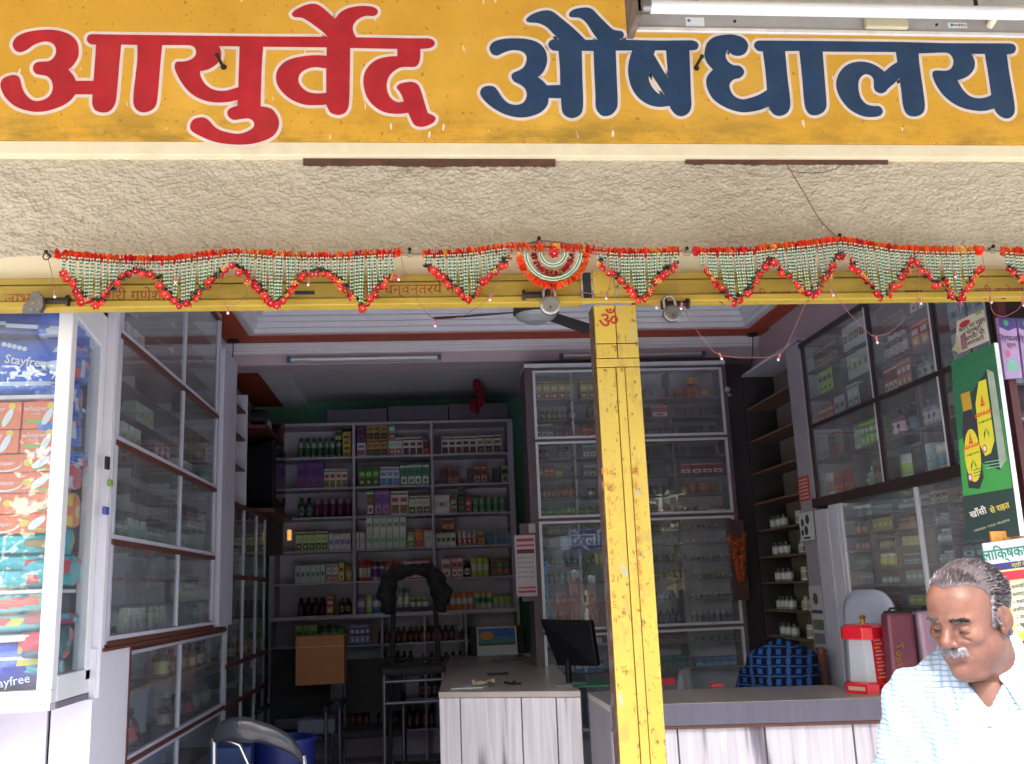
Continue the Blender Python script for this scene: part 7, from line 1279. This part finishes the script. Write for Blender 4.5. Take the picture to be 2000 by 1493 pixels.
def skin_mat():
    m = bpy.data.materials.new('skin'); m.use_nodes = True; n = m.node_tree; b = n.nodes["Principled BSDF"]; L = n.links.new; b.inputs["Roughness"].default_value = .5; b.inputs["Specular IOR Level"].default_value = .4
    b.inputs["Subsurface Weight"].default_value = .12; b.inputs["Subsurface Radius"].default_value = (.01, .004, .002); b.inputs["Subsurface Scale"].default_value = .3
    tc = NN(n, "ShaderNodeTexCoord"); z = NN(n, "ShaderNodeTexNoise", i_Scale=14., i_Detail=6., i_Roughness=.6); L(tc.outputs["Object"], z.inputs["Vector"]); r = NN(n, "ShaderNodeValToRGB"); L(z.outputs["Fac"], r.inputs[0]); e = r.color_ramp.elements
    e[0].position = .3; e[0].color = hx('#5e3d33') + (1,); e[1].position = .72; e[1].color = hx('#80594b') + (1,)
    z2 = NN(n, "ShaderNodeTexNoise", i_Scale=160., i_Detail=3.); L(tc.outputs["Object"], z2.inputs["Vector"]); mx = NN(n, "ShaderNodeMixRGB", blend_type='MULTIPLY'); mx.inputs[0].default_value = .25; L(r.outputs[0], mx.inputs[1]); L(z2.outputs["Fac"], mx.inputs[2]); L(mx.outputs[0], b.inputs["Base Color"])
    bm = NN(n, "ShaderNodeBump", i_Strength=.25, i_Distance=.002); L(z2.outputs["Fac"], bm.inputs["Height"]); L(bm.outputs[0], b.inputs["Normal"]); return m
m_skin = skin_mat(); m_lip = MT('#643a34', .4, var=.15, scale=60)
def head_sdf(G):
    X_, Y_, Z_ = G[:3]; aX = np.abs(X_); S_ = (aX, Y_, Z_)
    F = ellip(S_, (0, -.018, .045), (.078, .098, .080)); F = smin(F, ellip(S_, (0, .030, -.015), (.060, .068, .085)), .03); F = smin(F, ellip(S_, (0, .026, -.078), (.052, .056, .036)), .03)
    F = smin(F, ellip(S_, (.034, .012, -.070), (.032, .045, .036)), .03); F = smin(F, ellip(S_, (0, .074, -.098), (.021, .016, .016)), .022); F = smin(F, ellip(S_, (0, .035, -.118), (.042, .045, .022)), .03)
    F = smin(F, ellip(S_, (0, .052, .050), (.055, .040, .045)), .03)
    F = smin(F, caps(S_, (.012, .091, .022), (.044, .077, .024), .010, .008), .014); F = smin(F, ellip(S_, (.042, .066, -.018), (.019, .018, .016)), .022)
    F = smax(F, -ellip(S_, (.031, .103, .004), (.017, .014, .012)), .014); F = smin(F, ellip(S_, (.031, .0775, .0035), (.0145, .0135, .0125)), .005)
    F = smax(F, -caps(S_, (.019, .0925, .0125), (.043, .084, .011), .0022), .003); F = smax(F, -caps(S_, (.020, .092, -.0105), (.042, .084, -.010), .0012), .006)
    F = smin(F, caps(S_, (0, .088, .018), (0, .115, -.022), .0085, .0145), .014); F = smin(F, ellip(S_, (.0165, .103, -.029), (.0095, .011, .009)), .007); F = smax(F, -ellip(S_, (.007, .106, -.0375), (.0042, .005, .004)), .003)
    F = smin(F, ellip(S_, (0, .087, -.056), (.026, .015, .017)), .016)
    F = smax(F, -caps(S_, (.021, .100, -.028), (.038, .083, -.064), .0045), .008); F = smax(F, -caps(S_, (.020, .094, -.018), (.040, .082, -.024), .0012), .010); F = smax(F, -caps(S_, (0, .104, -.0645), (.023, .092, -.066), .0018), .004)
    F = smin(F, caps(S_, (0, .0955, -.0595), (.018, .089, -.061), .0042, .003), .005); F = smin(F, caps(S_, (0, .0945, -.0705), (.016, .089, -.069), .0052, .0035), .005); F = smax(F, -caps(S_, (0, .094, -.083), (.012, .091, -.082), .004), .008)
    e = ellip(S_, (.081, -.012, -.004), (.008, .021, .034), Matrix.Rotation(R(-18), 3, 'X') @ Matrix.Rotation(R(22), 3, 'Z')); e = smax(e, -ellip(S_, (.091, -.006, .002), (.008, .012, .020)), .005); e = smin(e, ellip(S_, (.078, -.002, -.030), (.006, .009, .010)), .006); F = smin(F, e, .006)
    F = smax(F, -caps(S_, (.0, .0915, .045), (.03, .082, .047), .0012), .003); F = smax(F, -caps(S_, (.0, .090, .058), (.03, .080, .060), .001), .003)
    F = smin(F, caps(G, (0, -.030, -.05), (0, -.052, -.20), .060, .066), .03); F = smin(F, ellip(G, (0, -.055, -.235), (.15, .085, .055)), .05)
    return F
HO = Vector((1.262, 2.2, 1.494)); hf = Vector((-.865, -.50, -.30)); HM = frame(HO, hf, (.05, -.04, 1)) @ Matrix.Scale(.985, 4)
man = thing('person', 'grey haired man with a moustache and white checked shirt, looking down at the right', 'person', (1.325, 2.275, -.01))
G = grid((-.17, -.16, -.30), (.17, .135, .14), .0026); V, Q_ = nets(head_sdf(G), G[3]); V = relax(V, Q_, 1, .4)
hc = V[Q_].mean(1); cut = hc[:, 2] > -.285; headV, headQ = V.copy(), Q_[cut]
mi = np.zeros(len(headQ)); c_ = hc[cut]; mi[(np.abs(c_[:, 0]) < .021) & (c_[:, 1] > .086) & (c_[:, 2] < -.0605) & (c_[:, 2] > -.0755)] = 1
HV = xf(headV, HM)
# arms
fb = Vector((-.50, -.87, 0)); BM = frame(Vector((1.325, 2.275, .012)), fb) @ Matrix.Scale(.985, 4)
VV = [HV]; QQ = [headQ]; MI = [mi]
def arm_hand(sx):
    sh = np.array((sx * .19, .0, 1.355)); el = np.array((sx * .245, -.02, 1.06)); wr = np.array((sx * .255, .07, .82)); lo = np.minimum(el, wr) - .09; hi = np.maximum(el, wr) + .09; lo[2] = wr[2] - .22; hi[2] = el[2] + .1
    G = grid(lo, hi, .0045); F = caps(G, el + (el - sh) * -.25, el, .045, .040); F = smin(F, caps(G, el, wr, .040, .026), .02); pc = wr + np.array((0, .012, -.055)); F = smin(F, ellip(G, pc, (.018, .042, .050)), .02)
    for k, (dy, L_) in enumerate(((.033, .068), (.012, .078), (-.010, .072), (-.030, .058))):
        b0 = pc + np.array((0, dy * .85, -.035)); b1 = b0 + np.array((-sx * .006, dy * .15, -L_ * .5)); b2 = b1 + np.array((-sx * .018, 0, -L_ * .42)); F = smin(F, caps(G, b0, b1, .0095, .0088), .004); F = smin(F, caps(G, b1, b2, .0088, .0072), .004)
    t0 = pc + np.array((-sx * .006, .032, .015)); t1 = t0 + np.array((-sx * .012, .030, -.030)); t2 = t1 + np.array((-sx * .006, .008, -.030)); F = smin(F, caps(G, t0, t1, .013, .010), .008); F = smin(F, caps(G, t1, t2, .010, .008), .004); return nets(F, G[3])
for sx in (-1, 1): v, q = arm_hand(sx); VV.append(xf(relax(v, q, 1, .4), BM)); QQ.append(q); MI.append(np.zeros(len(q)))
o_ = 0; Qs = []
for v, q in zip(VV, QQ): Qs.append(q + o_); o_ += len(v)
mo = WL[man.name]; AV = np.concatenate(VV) - np.array(mo); link('body', np_mesh('body', AV, np.concatenate(Qs), [m_skin, m_lip], np.concatenate(MI)), man)
# surface normals of the head for hair
hp = headV[headQ]; nrm = np.cross(hp[:, 2] - hp[:, 0], hp[:, 3] - hp[:, 1]); nrm /= np.linalg.norm(nrm, axis=1)[:, None] + 1e-9
if (nrm * (c_ - np.array((0, 0, 0)))).sum() < 0: nrm = -nrm
m_h = [MT('#4a4144', .65, var=.2, scale=50), MT('#6e666b', .65, var=.2, scale=50), MT('#aba7af', .6, var=.1, scale=50)]
yl = np.interp(c_[:, 2], [-.035, -.02, 0, .03, .055, .08, .105], [.006, .016, .020, .020, .016, .026, .066]) + .030 * np.clip(1 - np.abs(c_[:, 0]) / .045, 0, 1) * (c_[:, 2] > .06)
hm = (c_[:, 1] < yl) & (c_[:, 2] > np.interp(c_[:, 1], [-.12, -.03, -.012, .01, .03], [-.065, -.055, .030, -.020, -.01])) & ~((np.abs(c_[:, 0]) > .0765) & (c_[:, 2] < .034) & (c_[:, 1] > -.04))
hi_ = np.where(hm)[0]; rr = np.random.RandomState(3); hb = MB(); pick = rr.choice(hi_, 24000)
def strands(mb, idx, L0, flow, w0, prob, rr, jit=.003, lift=.35):
    for i in idx:
        p = c_[i] + rr.randn(3) * jit * .4; n_ = nrm[i]; d = np.array(flow(c_[i])) + n_ * lift * rr.uniform(.4, 1.5) + rr.randn(3) * .10; d /= np.linalg.norm(d); L_ = L0 * rr.uniform(.6, 1.25); s_ = np.cross(d, n_); s_ /= np.linalg.norm(s_) + 1e-9; w_ = w0 * rr.uniform(.7, 1.3)
        u_ = rr.rand(); pr = prob(c_[i]); k = 0 if u_ < pr[0] else (1 if u_ < pr[1] else 2); q = p - n_ * .001
        a = xf([q - s_ * w_, q + s_ * w_, q + d * L_ * .55 + n_ * .0008 + s_ * w_ * .8, q + d * L_ - n_ * L_ * .12, q + d * L_ * .55 + n_ * .0008 - s_ * w_ * .8], HM); mb.add([tuple(x_) for x_ in a], [(0, 1, 2, 3, 4)], k)
def pc(p):
    g = np.clip((.085 - p[2]) / .08, 0, 1); return (.75 - .70 * g, .96 - .55 * g)
strands(hb, pick, .019, lambda p: (-.25 * np.sign(p[0]) * (p[2] > .07) + .1 * np.sign(p[0]), -.75, .28 if p[1] > .03 else -.35), .0005, pc, rr, lift=.34)
hs = headQ[hi_]; uv = np.unique(hs); mp_ = -np.ones(len(headV), int); mp_[uv] = np.arange(len(uv)); vn = np.zeros_like(headV)
for k in range(4): np.add.at(vn, headQ[:, k], nrm)
vn /= np.linalg.norm(vn, axis=1)[:, None] + 1e-9; shell = headV[uv] + vn[uv] * (.0009 + .0008 * rr.rand(len(uv), 1)); sc_ = c_[hi_]; smi = np.where(sc_[:, 2] + .012 * np.sin(sc_[:, 1] * 90) < .062, 1, 0)
so = xf(shell, HM); hb.add([tuple(p) for p in so], [], 0); base_i = len(hb.v) - len(so)
for q, k in zip(mp_[hs], smi): hb.f.append([int(i) + base_i for i in q]); hb.m.append(int(k)); hb.s.append(True)
hb.build('hair', m_h, man)
mb = MB(); em = np.where((np.abs(c_[:, 0]) < .030) & (c_[:, 1] > .088) & (c_[:, 2] < -.042) & (c_[:, 2] > -.0555) & (nrm[:, 1] > .2))[0]
strands(mb, rr.choice(em, 1600), .009, lambda p: (.7 * np.sign(p[0]), .1, -.7), .0006, lambda p: (.0, .10), rr, lift=.5); mb.build('moustache', m_h, man)
mb = MB(); em = np.where((np.abs(c_[:, 0]) > .010) & (np.abs(c_[:, 0]) < .048) & (c_[:, 1] > .066) & (np.abs(c_[:, 2] - .0245 + .10 * np.maximum(0, np.abs(c_[:, 0]) - .03)) < .0042))[0]
strands(mb, rr.choice(em, 700), .008, lambda p: (.9 * np.sign(p[0]), 0, .15), .0005, lambda p: (.6, .95), rr, lift=.3); mb.build('eyebrows', m_h, man)
mb = MB()
for sx in (-1, 1):
    pts = [xf([(sx * (.019 + .025 * t_), .0925 - .0085 * (2 * t_ - 1) ** 2 - .0035 * t_, -.0045 - .0022 * math.sin(math.pi * t_))], HM)[0] for t_ in np.linspace(0, 1, 8)]; mb.tube([tuple(p) for p in pts], .0019, 6)
mb.build('eyelashes', MT('#1e1614', .5), man)
# shirt
def shirt_mat(name, base, l1, l2, px=.0, pz=0., w1=.16, w2=.3, s1=85., s2=45., third=None):
    m = bpy.data.materials.new(name); m.use_nodes = True; n = m.node_tree; b = n.nodes["Principled BSDF"]; L = n.links.new; b.inputs["Roughness"].default_value = .85; b.inputs["Specular IOR Level"].default_value = .15
    tc = NN(n, "ShaderNodeTexCoord"); sp_ = NN(n, "ShaderNodeSeparateXYZ"); nz = NN(n, "ShaderNodeTexNoise", i_Scale=7., i_Detail=2.); L(tc.outputs["Object"], nz.inputs["Vector"]); av = NN(n, "ShaderNodeVectorMath", operation='MULTIPLY_ADD'); L(nz.outputs["Color"], av.inputs[0]); av.inputs[1].default_value = (.03, .03, .03); L(tc.outputs["Object"], av.inputs[2]); L(av.outputs[0], sp_.inputs[0])
    def stripes(src, sc, wd):
        a = NN(n, "ShaderNodeMath", operation='MULTIPLY'); L(src, a.inputs[0]); a.inputs[1].default_value = sc; f = NN(n, "ShaderNodeMath", operation='FRACT'); L(a.outputs[0], f.inputs[0]); s_ = NN(n, "ShaderNodeMath", operation='SUBTRACT'); L(f.outputs[0], s_.inputs[0]); s_.inputs[1].default_value = .5
        c = NN(n, "ShaderNodeMath", operation='ABSOLUTE'); L(s_.outputs[0], c.inputs[0]); g = NN(n, "ShaderNodeMapRange"); L(c.outputs[0], g.inputs[0]); g.inputs[1].default_value = wd * .5; g.inputs[2].default_value = wd * .5 + .08; g.inputs[3].default_value = 1; g.inputs[4].default_value = 0; return g.outputs[0]
    hx_ = NN(n, "ShaderNodeMath", operation='ADD'); ya = NN(n, "ShaderNodeMath", operation='MULTIPLY'); L(sp_.outputs[1], ya.inputs[0]); ya.inputs[1].default_value = -.55; L(sp_.outputs[0], hx_.inputs[0]); L(ya.outputs[0], hx_.inputs[1])
    src = None; col = None
    m1 = NN(n, "ShaderNodeMixRGB"); m1.inputs[1].default_value = hx(base) + (1,); m1.inputs[2].default_value = hx(l1) + (1,); L(stripes(hx_.outputs[0], s2, w2), m1.inputs[0]); m2 = NN(n, "ShaderNodeMixRGB"); L(m1.outputs[0], m2.inputs[1]); m2.inputs[2].default_value = hx(l2) + (1,); L(stripes(sp_.outputs[2], s1, w1), m2.inputs[0]); out = m2.outputs[0]
    if third:
        m3 = NN(n, "ShaderNodeMixRGB"); L(out, m3.inputs[1]); m3.inputs[2].default_value = hx(third) + (1,); L(stripes(hx_.outputs[0], s2 * .5, .06), m3.inputs[0]); m4 = NN(n, "ShaderNodeMixRGB"); L(m3.outputs[0], m4.inputs[1]); m4.inputs[2].default_value = hx(third) + (1,); L(stripes(sp_.outputs[2], s1, .06), m4.inputs[0]); out = m4.outputs[0]
    L(out, b.inputs["Base Color"]); return m
m_shirt = shirt_mat('checked_shirt', '#aeb5be', '#8aa3bc', '#6f889f')
G = grid((-.36, -.2, .82), (.36, .22, 1.50), .0065)
def folds(G, k=1.):
    X_, Y_, Z_ = G[:3]; return .0075 * k * (np.sin(X_ * 38 + Z_ * 21 + 1.7 * np.sin(Z_ * 17)) * np.sin(Z_ * 9 + X_ * 13 + Y_ * 20) + .5 * np.sin(Z_ * 55 - np.abs(X_) * 70 + Y_ * 30))
F = ellip(G, (0, 0, 1.14), (.185, .125, .30)); F = smin(F, ellip(G, (0, -.01, 1.30), (.165, .085, .09)), .06); F = smin(F, caps(G, (-.13, -.02, 1.335), (.13, -.02, 1.335), .056), .05); F = smin(F, ellip(G, (0, -.03, 1.39), (.11, .07, .05)), .05); F = smin(F, ellip(G, (0, -.03, 1.415), (.085, .07, .045)), .04); F = smin(F, ellip(G, (0, .03, 1.05), (.17, .14, .2)), .05)
for sx in (-1, 1): F = smin(F, caps(G, (sx * .168, -.015, 1.300), (sx * .235, -.02, 1.02), .064, .064), .05)
F = smax(F, .90 - G[2], .01); F = F + folds(G)
vcut = np.abs(G[0]) - np.clip((G[2] - 1.292) * .62, 0, .075); vz = np.where((G[1] > -.02), vcut, 1.); F = smax(F, -smax(smax(vz, .045 - G[1] - 0 * G[0], .005), -(G[2] - 1.292), .004), .004)
V, Q_ = nets(F, G[3]); V = relax(V, Q_, 1, .4); link('shirt', np_mesh('shirt', xf(V, BM) - np.array(mo), Q_, [m_shirt]), man)
# open neck: chest skin, collar, placket, buttons
G = grid((-.12, -.06, 1.24), (.12, .16, 1.47), .006); F = ellip(G, (0, .0, 1.30), (.10, .088, .16)); F = smin(F, caps(G, (0, -.02, 1.38), (0, -.035, 1.50), .062), .04); V, Q_ = nets(F, G[3]); link('chest', np_mesh('chest', xf(V, BM) - np.array(mo), Q_, [m_skin]), man)
cb_ = MB(); nU, nW = 36, 5; vs = []
for i in range(nU + 1):
    u_ = i / nU * 2 - 1; th = u_ * R(163) ; sn, cs_ = math.sin(th), -math.cos(th); a_ = abs(u_); fr = max(0, (a_ - .62) / .38)
    T_ = Vector((.074 * sn * (1 - .10 * fr), -.030 + .080 * cs_, 1.447 - .030 * fr ** 1.3)); 
    if fr > 0: T_ = T_.lerp(Vector((.030 * np.sign(u_), .088, 1.355)), fr ** 2 * .9)
    for j in range(nW + 1):
        w_ = j / nW; out = Vector((sn, cs_, 0)); dn_ = .030 + .036 * fr ** 1.2; p = T_ + out * (.006 + .020 * w_) + Vector((np.sign(u_) * .030 * fr * w_, .012 * fr * w_, -dn_ * w_ + .006 * math.sin(math.pi * w_))); vs.append(p)
fs = [(i * (nW + 1) + j, (i + 1) * (nW + 1) + j, (i + 1) * (nW + 1) + j + 1, i * (nW + 1) + j + 1) for i in range(nU) for j in range(nW)]
cb_.add([tuple(p) for p in xf([tuple(p) for p in vs], BM)], fs, 0, True); o = cb_.build('collar', m_shirt, man); sm_ = o.modifiers.new('thick', 'SOLIDIFY'); sm_.thickness = .003; sm_.offset = 0
for k in range(5):
    z_ = 1.27 - .075 * k; yy = .125 * math.sqrt(max(.05, 1 - ((z_ - 1.14) / .30) ** 2)) + .012; c = Vector(xf([(.0, yy, z_)], BM)[0]); MB().cyl(c, c + fb * .003, .0055, n=12).build('button', MT('#d8dde2', .3), man)
G = grid((-.22, -.17, .0), (.22, .17, .98), .011); F = ellip(G, (0, 0, .90), (.168, .12, .12))
for sx in (-1, 1): F = smin(F, caps(G, (sx * .085, 0, .85), (sx * .10, .01, .48), .088, .068), .04); F = smin(F, caps(G, (sx * .10, .01, .48), (sx * .11, -.01, .08), .068, .058), .03)
F = F + folds(G, .7); V, Q_ = nets(F, G[3]); link('trousers', np_mesh('trousers', xf(V, BM) - np.array(mo), Q_, [MT('#3b3d47', .8, var=.1)]), man)
for sx in (-1, 1):
    G = grid((sx * .11 - .07, -.12, -.01), (sx * .11 + .07, .2, .12), .007); F = ellip(G, (sx * .11, .05, .035), (.048, .13, .035)); F = smin(F, caps(G, (sx * .11, -.02, .05), (sx * .11, -.02, .10), .045), .02); F = smax(F, .001 - G[2], .004); V, Q_ = nets(F, G[3]); link('shoe', np_mesh('shoe', xf(V, BM) - np.array(mo), Q_, [MT('#2a211c', .35)]), man)
# jacket over the tall chair: one soft hanging shape
JP = [(758, 1188, .050), (755, 1160, .062), (762, 1132, .058), (775, 1117, .046), (805, 1113, .042), (838, 1115, .046), (852, 1130, .060), (862, 1158, .068), (862, 1182, .050)]
JA = [(np.array(at(x_, y_, Y=JY + .06)), r_) for x_, y_, r_ in JP]; G = grid(np.min([p for p, r in JA], 0) - .12, np.max([p for p, r in JA], 0) + .12, .009); F = None
for (p, r0), (q, r1) in zip(JA[:-1], JA[1:]): c = caps(G, p, q, r0, r1); F = c if F is None else smin(F, c, .03)
F = F + .008 * (np.sin(G[0] * 60 + 2 * np.sin(G[2] * 30)) * np.sin(G[2] * 22 + G[0] * 25) + .6 * np.sin(G[2] * 75 + 20 * G[0])); V, Q_ = nets(F, G[3]); jo = JA[4][0]
o = link('jacket', np_mesh('jacket', V - jo, Q_, [MT('#050508', .8, var=.3, bump=.3, bs=20)])); o.location = tuple(jo); tag(o, 'black padded jacket slung over the back of the tall chair', 'jacket')
# second person bent forward behind the right counter
p2o = Vector((2.02, 5.50, .05)); m_plaid = shirt_mat('plaid_shirt', '#2757a6', '#0e1320', '#131c33', s1=19., s2=17., w1=.40, w2=.44, third='#38578c'); pm = thing('person', 'person in a blue and black plaid shirt bent low behind the right counter', 'person', p2o)
PM = frame(p2o, (.12, 1, 0)); G = grid((-.34, -.3, .35), (.34, .55, 1.30), .010)
F = ellip(G, (0, .02, .98), (.185, .17, .225)); F = smin(F, caps(G, (0, -.1, .55), (0, .0, .9), .15, .17), .08); F = smin(F, ellip(G, (0, .2, .95), (.2, .2, .14)), .06)
for sx in (-1, 1): F = smin(F, caps(G, (sx * .13, .02, 1.07), (sx * .22, .20, .86), .075, .055), .06)
F = F + folds(G, 1.); V, Q_ = nets(F, G[3]); link('shirt', np_mesh('shirt', xf(V, PM) - np.array(p2o), Q_, [m_plaid]), pm)
G = grid((-.38, -.25, .0), (.38, .75, 1.22), .010); F = ellip(G, (0, .46, .93), (.075, .10, .09)); F = smin(F, caps(G, (0, .28, .98), (0, .42, .94), .055), .03)
for sx in (-1, 1):
    F = smin(F, caps(G, (sx * .27, .18, .88), (sx * .30, .30, .72), .042, .036), .02); F = smin(F, caps(G, (sx * .30, .30, .72), (sx * .14, .48, .66), .036, .026), .02); F = smin(F, ellip(G, (sx * .09, .52, .66), (.05, .035, .018)), .02)
    for k in range(4): F = smin(F, caps(G, (sx * .06, .50 + .018 * k, .66), (sx * -.01, .51 + .018 * k, .65), .009), .004)
F = smin(F, caps(G, (.215, -.02, 1.13), (.225, .03, .95), .026, .03), .03)
V, Q_ = nets(F, G[3]); link('body', np_mesh('body', xf(V, PM) - np.array(p2o), Q_, [MT('#5a3226', .5, var=.1)]), pm)
G = grid((-.1, .34, .82), (.1, .6, 1.06), .008); F = ellip(G, (0, .455, .95), (.085, .105, .092)); F = smax(F, G[1] * .6 - G[2] + .61, .02); V, Q_ = nets(F, G[3]); link('hair', np_mesh('hair', xf(V, PM) - np.array(p2o), Q_, [MT('#15110f', .7, bump=.6, bs=60)]), pm)
G = grid((-.25, -.3, .0), (.25, .45, .62), .012); F = ellip(G, (0, -.1, .50), (.19, .16, .11))
for sx in (-1, 1): F = smin(F, caps(G, (sx * .1, -.08, .50), (sx * .13, .33, .48), .085, .07), .04); F = smin(F, caps(G, (sx * .13, .33, .48), (sx * .13, .28, .05), .07, .05), .03)
V, Q_ = nets(F, G[3]); link('trousers', np_mesh('trousers', xf(V, PM) - np.array(p2o), Q_, [MT('#22242c', .8)]), pm)
sto = thing('stool', 'plain low stool under the person in the plaid shirt', 'stool', (2.0, 5.4, .05)); P('seat', sto, m_brn, 1.84, 2.18, 5.30, 5.60, .36, .395, bevel=.01)
for sx in (1.86, 2.13):
    for sy in (5.32, 5.55): P('leg', sto, m_brn, sx, sx + .03, sy, sy + .03, .05, .359)
# ------------------------------------------------------------------ the street behind the photographer (seen mirrored in the glass)
def mir(px, py, Yv=24.): q = at(px, py, Y=Yv); return Vector((q.x, 14 - Yv, q.z))
m_pink = MT('#d98f80', .8, var=.06, dirt=.2, dcol='#a0685c')
gw = thing('compound_wall', 'pink compound wall with pillars and white globe lamps across the street', 'wall', (2.5, -10, -.1))
a = mir(1060, 1173); b_ = mir(1087, 1162); P('wall_panel', gw, m_pink, a.x - 14, b_.x, -10.1, -9.95, -.14, a.z, bevel=.01); c = mir(1112, 1162); P('wall_panel', gw, m_pink, b_.x + .01, c.x, -10.12, -9.93, -.14, b_.z, bevel=.01)
for (x0, x1, y_, gx, gy) in ((1110, 1131, 1133, 1121, 1122), (1146, 1160, 1145, 1153, 1133)):
    p = mir(x0, y_); q = mir(x1, y_); P('pillar', gw, m_pink, p.x, q.x, -9.92, -9.7, -.14, p.z, bevel=.01); g = mir(gx, gy); MB().ball((g.x, -9.81, g.z), .11, 16).build('globe_lamp', MT('#e8eaee', .3, var=.02), gw); MB().cyl((g.x, -9.81, p.z), (g.x, -9.81, g.z - .09), .04).build('lamp_base', m_alu, gw)
p = mir(1160, 1165); P('wall_panel', gw, MT('#8c4a44', .8, var=.1), p.x + .01, p.x + 12, -10.1, -9.95, -.14, 1.2, bevel=.01)
bd = thing('grey_building', 'plain grey concrete building beyond the pink wall', 'building', (2.7, -13, -.1)); p = mir(1083, 1050, 27.); q = mir(1134, 1050, 27.)
P('tower', bd, MT('#a39c98', .85, var=.08, dirt=.3), p.x, q.x, -15, -13, -.14, p.z)
for r_ in range(3): P('window', bd, MT('#3c4650', .2), p.x + .25, q.x - .25, -12.999, -12.97, 1.2 + .9 * r_, 1.7 + .9 * r_)
hb_ = thing('clinic_hoarding', 'blue violet hoarding with white Devanagari lettering across the street', 'signboard', mir(1160, 1055)); p = mir(1110, 1033); q = mir(1215, 1076); P('panel', hb_, MT('#2c2f78', .5), p.x, q.x, -10.0, -9.95, q.z, p.z, bevel=.01); m_w3 = MT('#e8eaf2', .5)
P('white_panel', hb_, m_w3, mir(1094, 1048).x, mir(1109, 1048).x, -9.98, -9.94, mir(1100, 1075).z, mir(1100, 1048).z)
for x_ in (p.x + .1, q.x - .1): P('post', hb_, m_gry, x_, x_ + .06, -10.06, -10.005, -.14, p.z)
MM = Matrix(((1, 0, 0, 0), (0, 1, 0, 0), (0, 0, 1, 0), (0, 0, 0, 1)))
text("िक्लिनक", .42, m_w3, hb_, FR(((p.x + q.x) / 2, -9.945, (p.z + q.z) / 2), (1, 0, 0), (0, 0, 1)) @ MM, bold=.01)
yb = thing('yellow_notice', 'pair of yellow notices on a post across the street', 'signboard', mir(1168, 1094)); 
for x0, x1 in ((1160, 1167), (1170, 1178)): p = mir(x0, 1083); q = mir(x1, 1105); P('board', yb, MT('#e0c020', .5), p.x, q.x, -9.9, -9.88, q.z, p.z)
P('post', yb, m_gry, mir(1168, 1094).x - .02, mir(1168, 1094).x + .02, -9.95, -9.91, -.14, mir(1168, 1083).z)
p = mir(1063, 1097); tag(MB().cyl((p.x, -9.7, -.14), (p.x, -9.7, p.z), .05, n=12).build('blue_pole', MT('#5aa0c0', .5)), 'pale blue pole standing in front of the pink wall', 'pole')
m_bark = MT('#4c3c2e', .9, var=.3, scale=10); m_lv = [MT('#2f5a22', .6, var=.3), MT('#4a7a2c', .6, var=.3), MT('#6a9438', .6, var=.25)]
for k, (x_, y_, h_, r_) in enumerate(((-6, -17, 7, 3.2), (-1.5, -18, 8, 3.4), (2.2, -19, 7.5, 3.2), (6, -18, 8.5, 3.6), (10.5, -17, 7.5, 3.4), (15.5, -19, 8, 3.6), (-11, -19, 8, 3.6), (0.5, -16, 5.2, 2.8), (4.2, -16.5, 5.4, 2.8), (8.4, -16, 5.2, 2.8), (2.5, -22, 10, 4.2), (7, -22, 10, 4.2))):
    t = thing('street_tree', ('first', 'second', 'third', 'fourth', 'fifth', 'sixth', 'outermost', 'low first', 'low second', 'low third', 'tall rear first', 'tall rear second')[k] + ' leafy green tree in the row beyond the pink wall', 'tree', (x_, y_, -.14), 'trees beyond the pink wall')
    b = MB(); b.cyl((x_, y_, -.14), (x_ + .2, y_, h_ * .55), .22, .12, 10); rr = random.Random(k)
    for j in range(6): an = j * 1.05; b.cyl((x_ + .1, y_, h_ * (.3 + .04 * j)), (x_ + r_ * .6 * math.cos(an), y_ + r_ * .6 * math.sin(an), h_ * (.55 + .05 * j)), .08, .03, 6)
    b.build('trunk', m_bark, t); b = MB(); cl = [(rr.gauss(0, .45) * r_, rr.gauss(0, .45) * r_, h_ * rr.uniform(.28, .95)) for _ in range(26)]
    for j in range(4200):
        cx, cy, cz = cl[j % 26]; q = Vector((x_ + cx + rr.gauss(0, .42), y_ + cy + rr.gauss(0, .42), cz + rr.gauss(0, .36))); d1 = Vector((rr.gauss(0, 1), rr.gauss(0, 1), rr.gauss(0, .6))).normalized() * .15; d2 = d1.orthogonal().normalized() * .09; b.add([q - d1, q + d2, q + d1, q - d2], [(0, 1, 2, 3)], rr.choice((0, 0, 1, 1, 2)))
    b.build('crown', m_lv, t)
